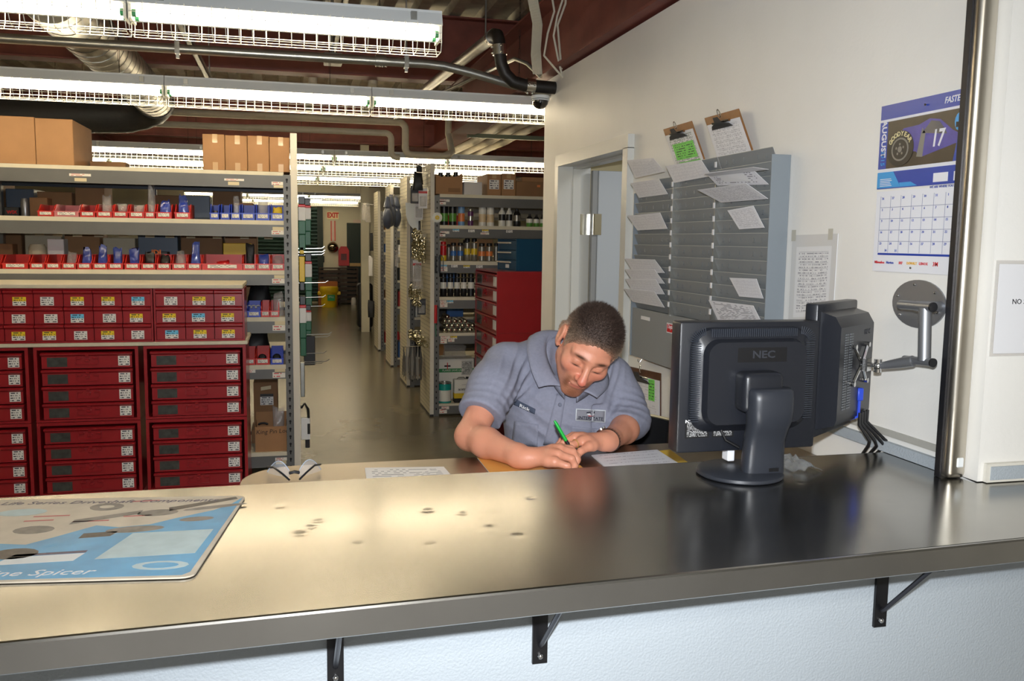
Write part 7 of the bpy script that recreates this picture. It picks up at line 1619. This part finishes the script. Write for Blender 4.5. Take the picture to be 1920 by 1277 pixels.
# folds in the cloth
ax = [fs_.lo[i]+fs_.h*np.arange(fs_.n[i], dtype=np.float32) for i in range(3)]
X_3, Y_3, Z_3 = ax[0][:, None, None], ax[1][None, :, None], ax[2][None, None, :]
def ridge(px, py, pz, d, wl, amp, rad):
    global fs_
    g = np.exp(-(((X_3-px)**2+(Y_3-py)**2+(Z_3-pz)**2)/(rad*rad))); ph = (X_3*d[0]+Y_3*d[1]+Z_3*d[2])*2*math.pi/wl
    fs_.d += (amp*g*(np.abs(np.sin(ph))-.5)).astype(np.float32)
ridge(.64, 2.50, 1.22, (.75, .1, -.62), .060, .011, .085); ridge(.63, 2.46, 1.10, (.8, .2, .55), .05, .010, .07); ridge(.70, 2.47, 1.03, (.6, .1, .75), .07, .010, .10)
ridge(.975, 2.50, 1.09, (-.75, .2, .62), .055, .010, .05); ridge(1.01, 2.50, 1.10, (.3, .5, .8), .05, .008, .06); ridge(.85, 2.45, 1.00, (.25, .1, .95), .07, .008, .12); ridge(.55, 2.47, 1.15, (.3, .55, .75), .045, .007, .06); ridge(.93, 2.50, 1.22, (.8, .2, -.5), .05, .007, .07)
Vs, Fs = fs_.nets(2)
shirt = mesh_from(Vs, Fs, 'shirt', m_shirt, person)
from mathutils.bvhtree import BVHTree
bv = BVHTree.FromPolygons([Vector(v) for v in Vs], [tuple(q) for q in Fs])
def on_shirt(px, py, lift=.002):
    o_ = Vector((0, 0, CAMH)); d = (_f+_r*((px-960)/FPX)-_u*((py-638.5)/FPX)).normalized(); h = bv.ray_cast(o_, d)
    return h[0]-d*lift if h[0] else None
def shirt_patch(quad, mat, name, parent, lift=.0025, nu=10, nv=5, th=.0015):
    k = MB(); vs = []; ok = True
    for j in range(nv+1):
        for i in range(nu+1):
            u, v = i/nu, j/nv; px = (quad[0][0]*(1-u)+quad[1][0]*u)*(1-v)+(quad[3][0]*(1-u)+quad[2][0]*u)*v; py = (quad[0][1]*(1-u)+quad[1][1]*u)*(1-v)+(quad[3][1]*(1-u)+quad[2][1]*u)*v
            q = on_shirt(px, py, lift)
            if q is None: return None
            vs.append(q)
    k.add(vs, [(j*(nu+1)+i, (j+1)*(nu+1)+i, (j+1)*(nu+1)+i+1, j*(nu+1)+i+1) for j in range(nv) for i in range(nu)])
    o = k.build(name, mat, parent, smooth=60, fix=False); s_ = o.modifiers.new('thickness', 'SOLIDIFY'); s_.thickness = th; return o
def shirt_text(s, quad, mat, parent, lift=.0062, bold=.0):
    """lettering laid onto the cloth: every vertex is dropped on the shirt surface inside the given quad"""
    cu = bpy.data.curves.new('t', 'FONT'); cu.body = s; cu.size = 1.0; cu.resolution_u = 3; cu.offset = bold
    to = bpy.data.objects.new('t', cu); me = bpy.data.meshes.new_from_object(to); bpy.data.objects.remove(to); bpy.data.curves.remove(cu)
    co = np.array([v.co[:] for v in me.vertices]); lo, hi = co.min(0), co.max(0); off = Vector(ORG[parent.name])
    for v in me.vertices:
        u, w_ = (v.co.x-lo[0])/(hi[0]-lo[0]), 1-(v.co.y-lo[1])/(hi[1]-lo[1])
        px = (quad[0][0]*(1-u)+quad[1][0]*u)*(1-w_)+(quad[3][0]*(1-u)+quad[2][0]*u)*w_; py = (quad[0][1]*(1-u)+quad[1][1]*u)*(1-w_)+(quad[3][1]*(1-u)+quad[2][1]*u)*w_
        q = on_shirt(px, py, lift)
        if q is None: return
        v.co = q-off
    me.materials.clear(); me.materials.append(mat); me.name = 'lettering'
    o = bpy.data.objects.new('lettering', me); COL.objects.link(o); o.parent = parent; ORG[o.name] = off; return o
m_patch = M('patch_dark', (66,74,92), .8); m_patchg = M('patch_grey', (128,128,136), .8); m_patche = M('patch_edge', (196,200,206), .7); m_navy = M('stitch_navy', (26,30,46), .7)
shirt_patch(((965,748),(1004,767),(1002,777),(963,759)), m_patch, 'name_patch', shirt); shirt_text('Rick', ((975,757),(994,766),(993,772),(974,763)), m_paper, shirt, bold=.02)
shirt_patch(((1080,766),(1136,769),(1135,793),(1079,789)), m_patche, 'patch_border', shirt, .002); shirt_patch(((1082,768),(1134,771),(1133,791),(1081,787)), m_patchg, 'company_patch', shirt, .003)
shirt_text('INTERSTATE', ((1085,780),(1131,782.5),(1130.5,788.5),(1084.5,786)), m_navy, shirt, bold=.02)
for (q, mt) in ((((1100,773),(1115,772),(1115,775),(1100,776)), m_navy), (((1100,776),(1108,774),(1115,777),(1107,780)), m_paper), (((1102,780),(1108,778),(1114,779),(1112,782)), M('stitch_red', (190,40,50), .7))): shirt_patch(q, mt, 'emblem', shirt, .0042, 4, 2, .0006)
shirt_patch(((879,767),(891,768),(890,773),(878,772)), M('sleeve_tab', (40,16,18), .7), 'sleeve_tab', shirt, .002, 4, 2)
b_ = on_shirt(1050, 759, .002)
if b_: MB().lathe([(0, .003), (.005, .003), (.006, .001), (.006, 0)], 12, T=Tr(b_) @ Matrix.Rotation(math.radians(75), 4, 'X')).build('button', M('shirt_button', (104,108,124), .4), shirt, smooth=True)
pl_ = shirt_patch(((1044,738),(1062,738),(1046,835),(1018,835)), m_shirt, 'placket', shirt, .0015, 4, 12, .001)
for q in (((964,790),(1010,796),(1008,838),(958,838)), ((1072,800),(1128,804),(1128,824),(1066,826))): shirt_patch(q, m_shirt, 'chest_pocket', shirt, .0016, 8, 6, .001)
# collar
inn = [(.772,2.418,1.200),(.747,2.448,1.238),(.740,2.500,1.290),(.762,2.556,1.334),(.818,2.590,1.338),(.876,2.574,1.312),(.896,2.522,1.268),(.872,2.460,1.216),(.806,2.412,1.190)]
out = [(.694,2.420,1.200),(.678,2.450,1.250),(.684,2.522,1.310),(.722,2.592,1.336),(.818,2.640,1.322),(.918,2.618,1.290),(.942,2.552,1.246),(.928,2.468,1.196),(.868,2.402,1.168)]
def interp(pts, n):
    pts = [Vector(p) for p in pts]; res_ = []
    for i in range(n+1):
        t_ = i/n*(len(pts)-1); a = min(int(t_), len(pts)-2); u = t_-a; p0, p1, p2, p3 = pts[max(a-1, 0)], pts[a], pts[a+1], pts[min(a+2, len(pts)-1)]
        res_.append(.5*((2*p1)+(p2-p0)*u+(2*p0-5*p1+4*p2-p3)*u*u+(3*p1-p0-3*p2+p3)*u**3))
    return res_
n = 40; A_, B_ = interp(inn, n), interp(out, n); k = MB(); vs = []; m_ = 6
for i in range(n+1):
    for j in range(m_):
        v = j/(m_-1); p = A_[i].lerp(B_[i], v); p = p+Vector((0, 0, .012*math.sin(math.pi*v)))*(.5+.5*math.sin(math.pi*i/n)); vs.append(p)
k.add(vs, [(i*m_+j, (i+1)*m_+j, (i+1)*m_+j+1, i*m_+j+1) for i in range(n) for j in range(m_-1)])
# stand of the collar inside
st = [a-Vector((0, 0, .035)) for a in A_]; b0 = len(k.v); k.add(list(A_)+st, [(i, i+1, n+2+i, n+1+i) for i in range(n)])
o = k.build('collar', m_shirt, shirt, smooth=70); s_ = o.modifiers.new('thickness', 'SOLIDIFY'); s_.thickness = .003
# ---- trousers and shoes under the desk
ft = Field((.50, 2.15, .02), (1.20, 3.02, .98), .010)
ft.ell((.855, 2.80, .80), (.175, .145, .12), None, .04)
for s in (-1, 1):
    hx = .855+s*.09; ft.chain([(hx, 2.80, .78), (hx+s*.05, 2.48, .80), (hx+s*.05, 2.50, .40), (hx+s*.05, 2.56, .335)], [.088, .066, .052, .046], .04)
Vt, Ft = ft.nets(1); mesh_from(Vt, Ft, 'trousers', M('navy_trousers', (34,38,52), .8), person)
for s in (-1, 1):
    hx = .855+s*.14; k = MB(); k.rbox(hx-.045, hx+.045, 2.36, 2.62, .232, .30, .03, 3); k.build('shoe', m_rub, person, smooth=True)
fr_ = thing('foot_rest', 'low steel foot rail under the desk', 'rail', (.85, 2.5, 0))
MB().tube([(.5, 2.5, .215), (1.2, 2.5, .215)], .014, 10).build('rail', m_galv, fr_, smooth=True)
for xx in (.52, 1.18): MB().tube([(xx, 2.5, 0), (xx, 2.5, .215)], .012, 8).build('post', m_galv, fr_, smooth=True)
# ---- pen, watch, ring
tip, topp = Vector((.752, 2.205, 1.0235)), Vector((.684, 2.226, 1.142)); dv = (topp-tip).normalized()
pen = thing('pen', 'green and black ballpoint pen held in the writing hand', 'pen', tuple(tip))
MB().tube([tip, tip+dv*.008, tip+dv*.02], [.0008, .003, .0048], 12).build('tip', m_black, pen, smooth=True); MB().tube([tip+dv*.0205, tip+dv*.075], .0048, 12).build('grip', m_black, pen, smooth=True); MB().tube([tip+dv*.0755, tip+dv*.128, topp], [.0047, .0046, .003], 12).build('barrel', M('pen_green', (20,170,60), .35), pen, smooth=True)
sd = dv.cross(Vector((0, 1, 0))).normalized(); MB().tube([tip+dv*.125+sd*.006, tip+dv*.085+sd*.0065], .0016, 6).build('pocket_clip', m_black, pen, smooth=True)
wl = Vector(WL); el = Vector(EL); wd_ = (el-wl).normalized(); wc = wl+wd_*.022; a_ = Vector((0, 0, 1)); a_ = (a_-wd_*a_.dot(wd_)).normalized(); b_ = wd_.cross(a_)
k = MB(); 
for off_ in (-.006, 0, .006): k.tube([wc+wd_*off_+(a_*math.cos(q)+b_*math.sin(q))*.0312 for q in [2*math.pi*i/24 for i in range(24)]], .0034, 6, closed=True)
watch = thing('wrist_watch', 'brown strapped watch on the wrist beside the white form', 'watch', tuple(wc)); k.build('strap', M('watch_strap', (58,38,28), .5), watch, smooth=True)
q = wc+(a_*.75-b_*.66).normalized()*.0375; MB().lathe([(0, .005), (.012, .005), (.0145, .002), (.0145, -.003)], 18, T=frame(q, wd_, b_.cross(wd_) if False else (a_*.66+b_*.75))).build('case', m_chrome, watch, smooth=True)
rm, rp = Vector(LMc[1]), Vector(LF[1][0]); c_ = rm.lerp(rp, .62); d_ = (rp-rm).normalized(); a_ = Vector((0, 0, 1)); a_ = (a_-d_*a_.dot(d_)).normalized(); b_ = d_.cross(a_)
tag(MB().tube([c_+(a_*math.cos(q)+b_*math.sin(q))*.0118 for q in [2*math.pi*i/20 for i in range(20)]], .0016, 6, closed=True).build('finger_ring', M('gold', (236,196,120), .35, .7), smooth=True), 'thin gold ring on the hand lying palm down', 'ring')
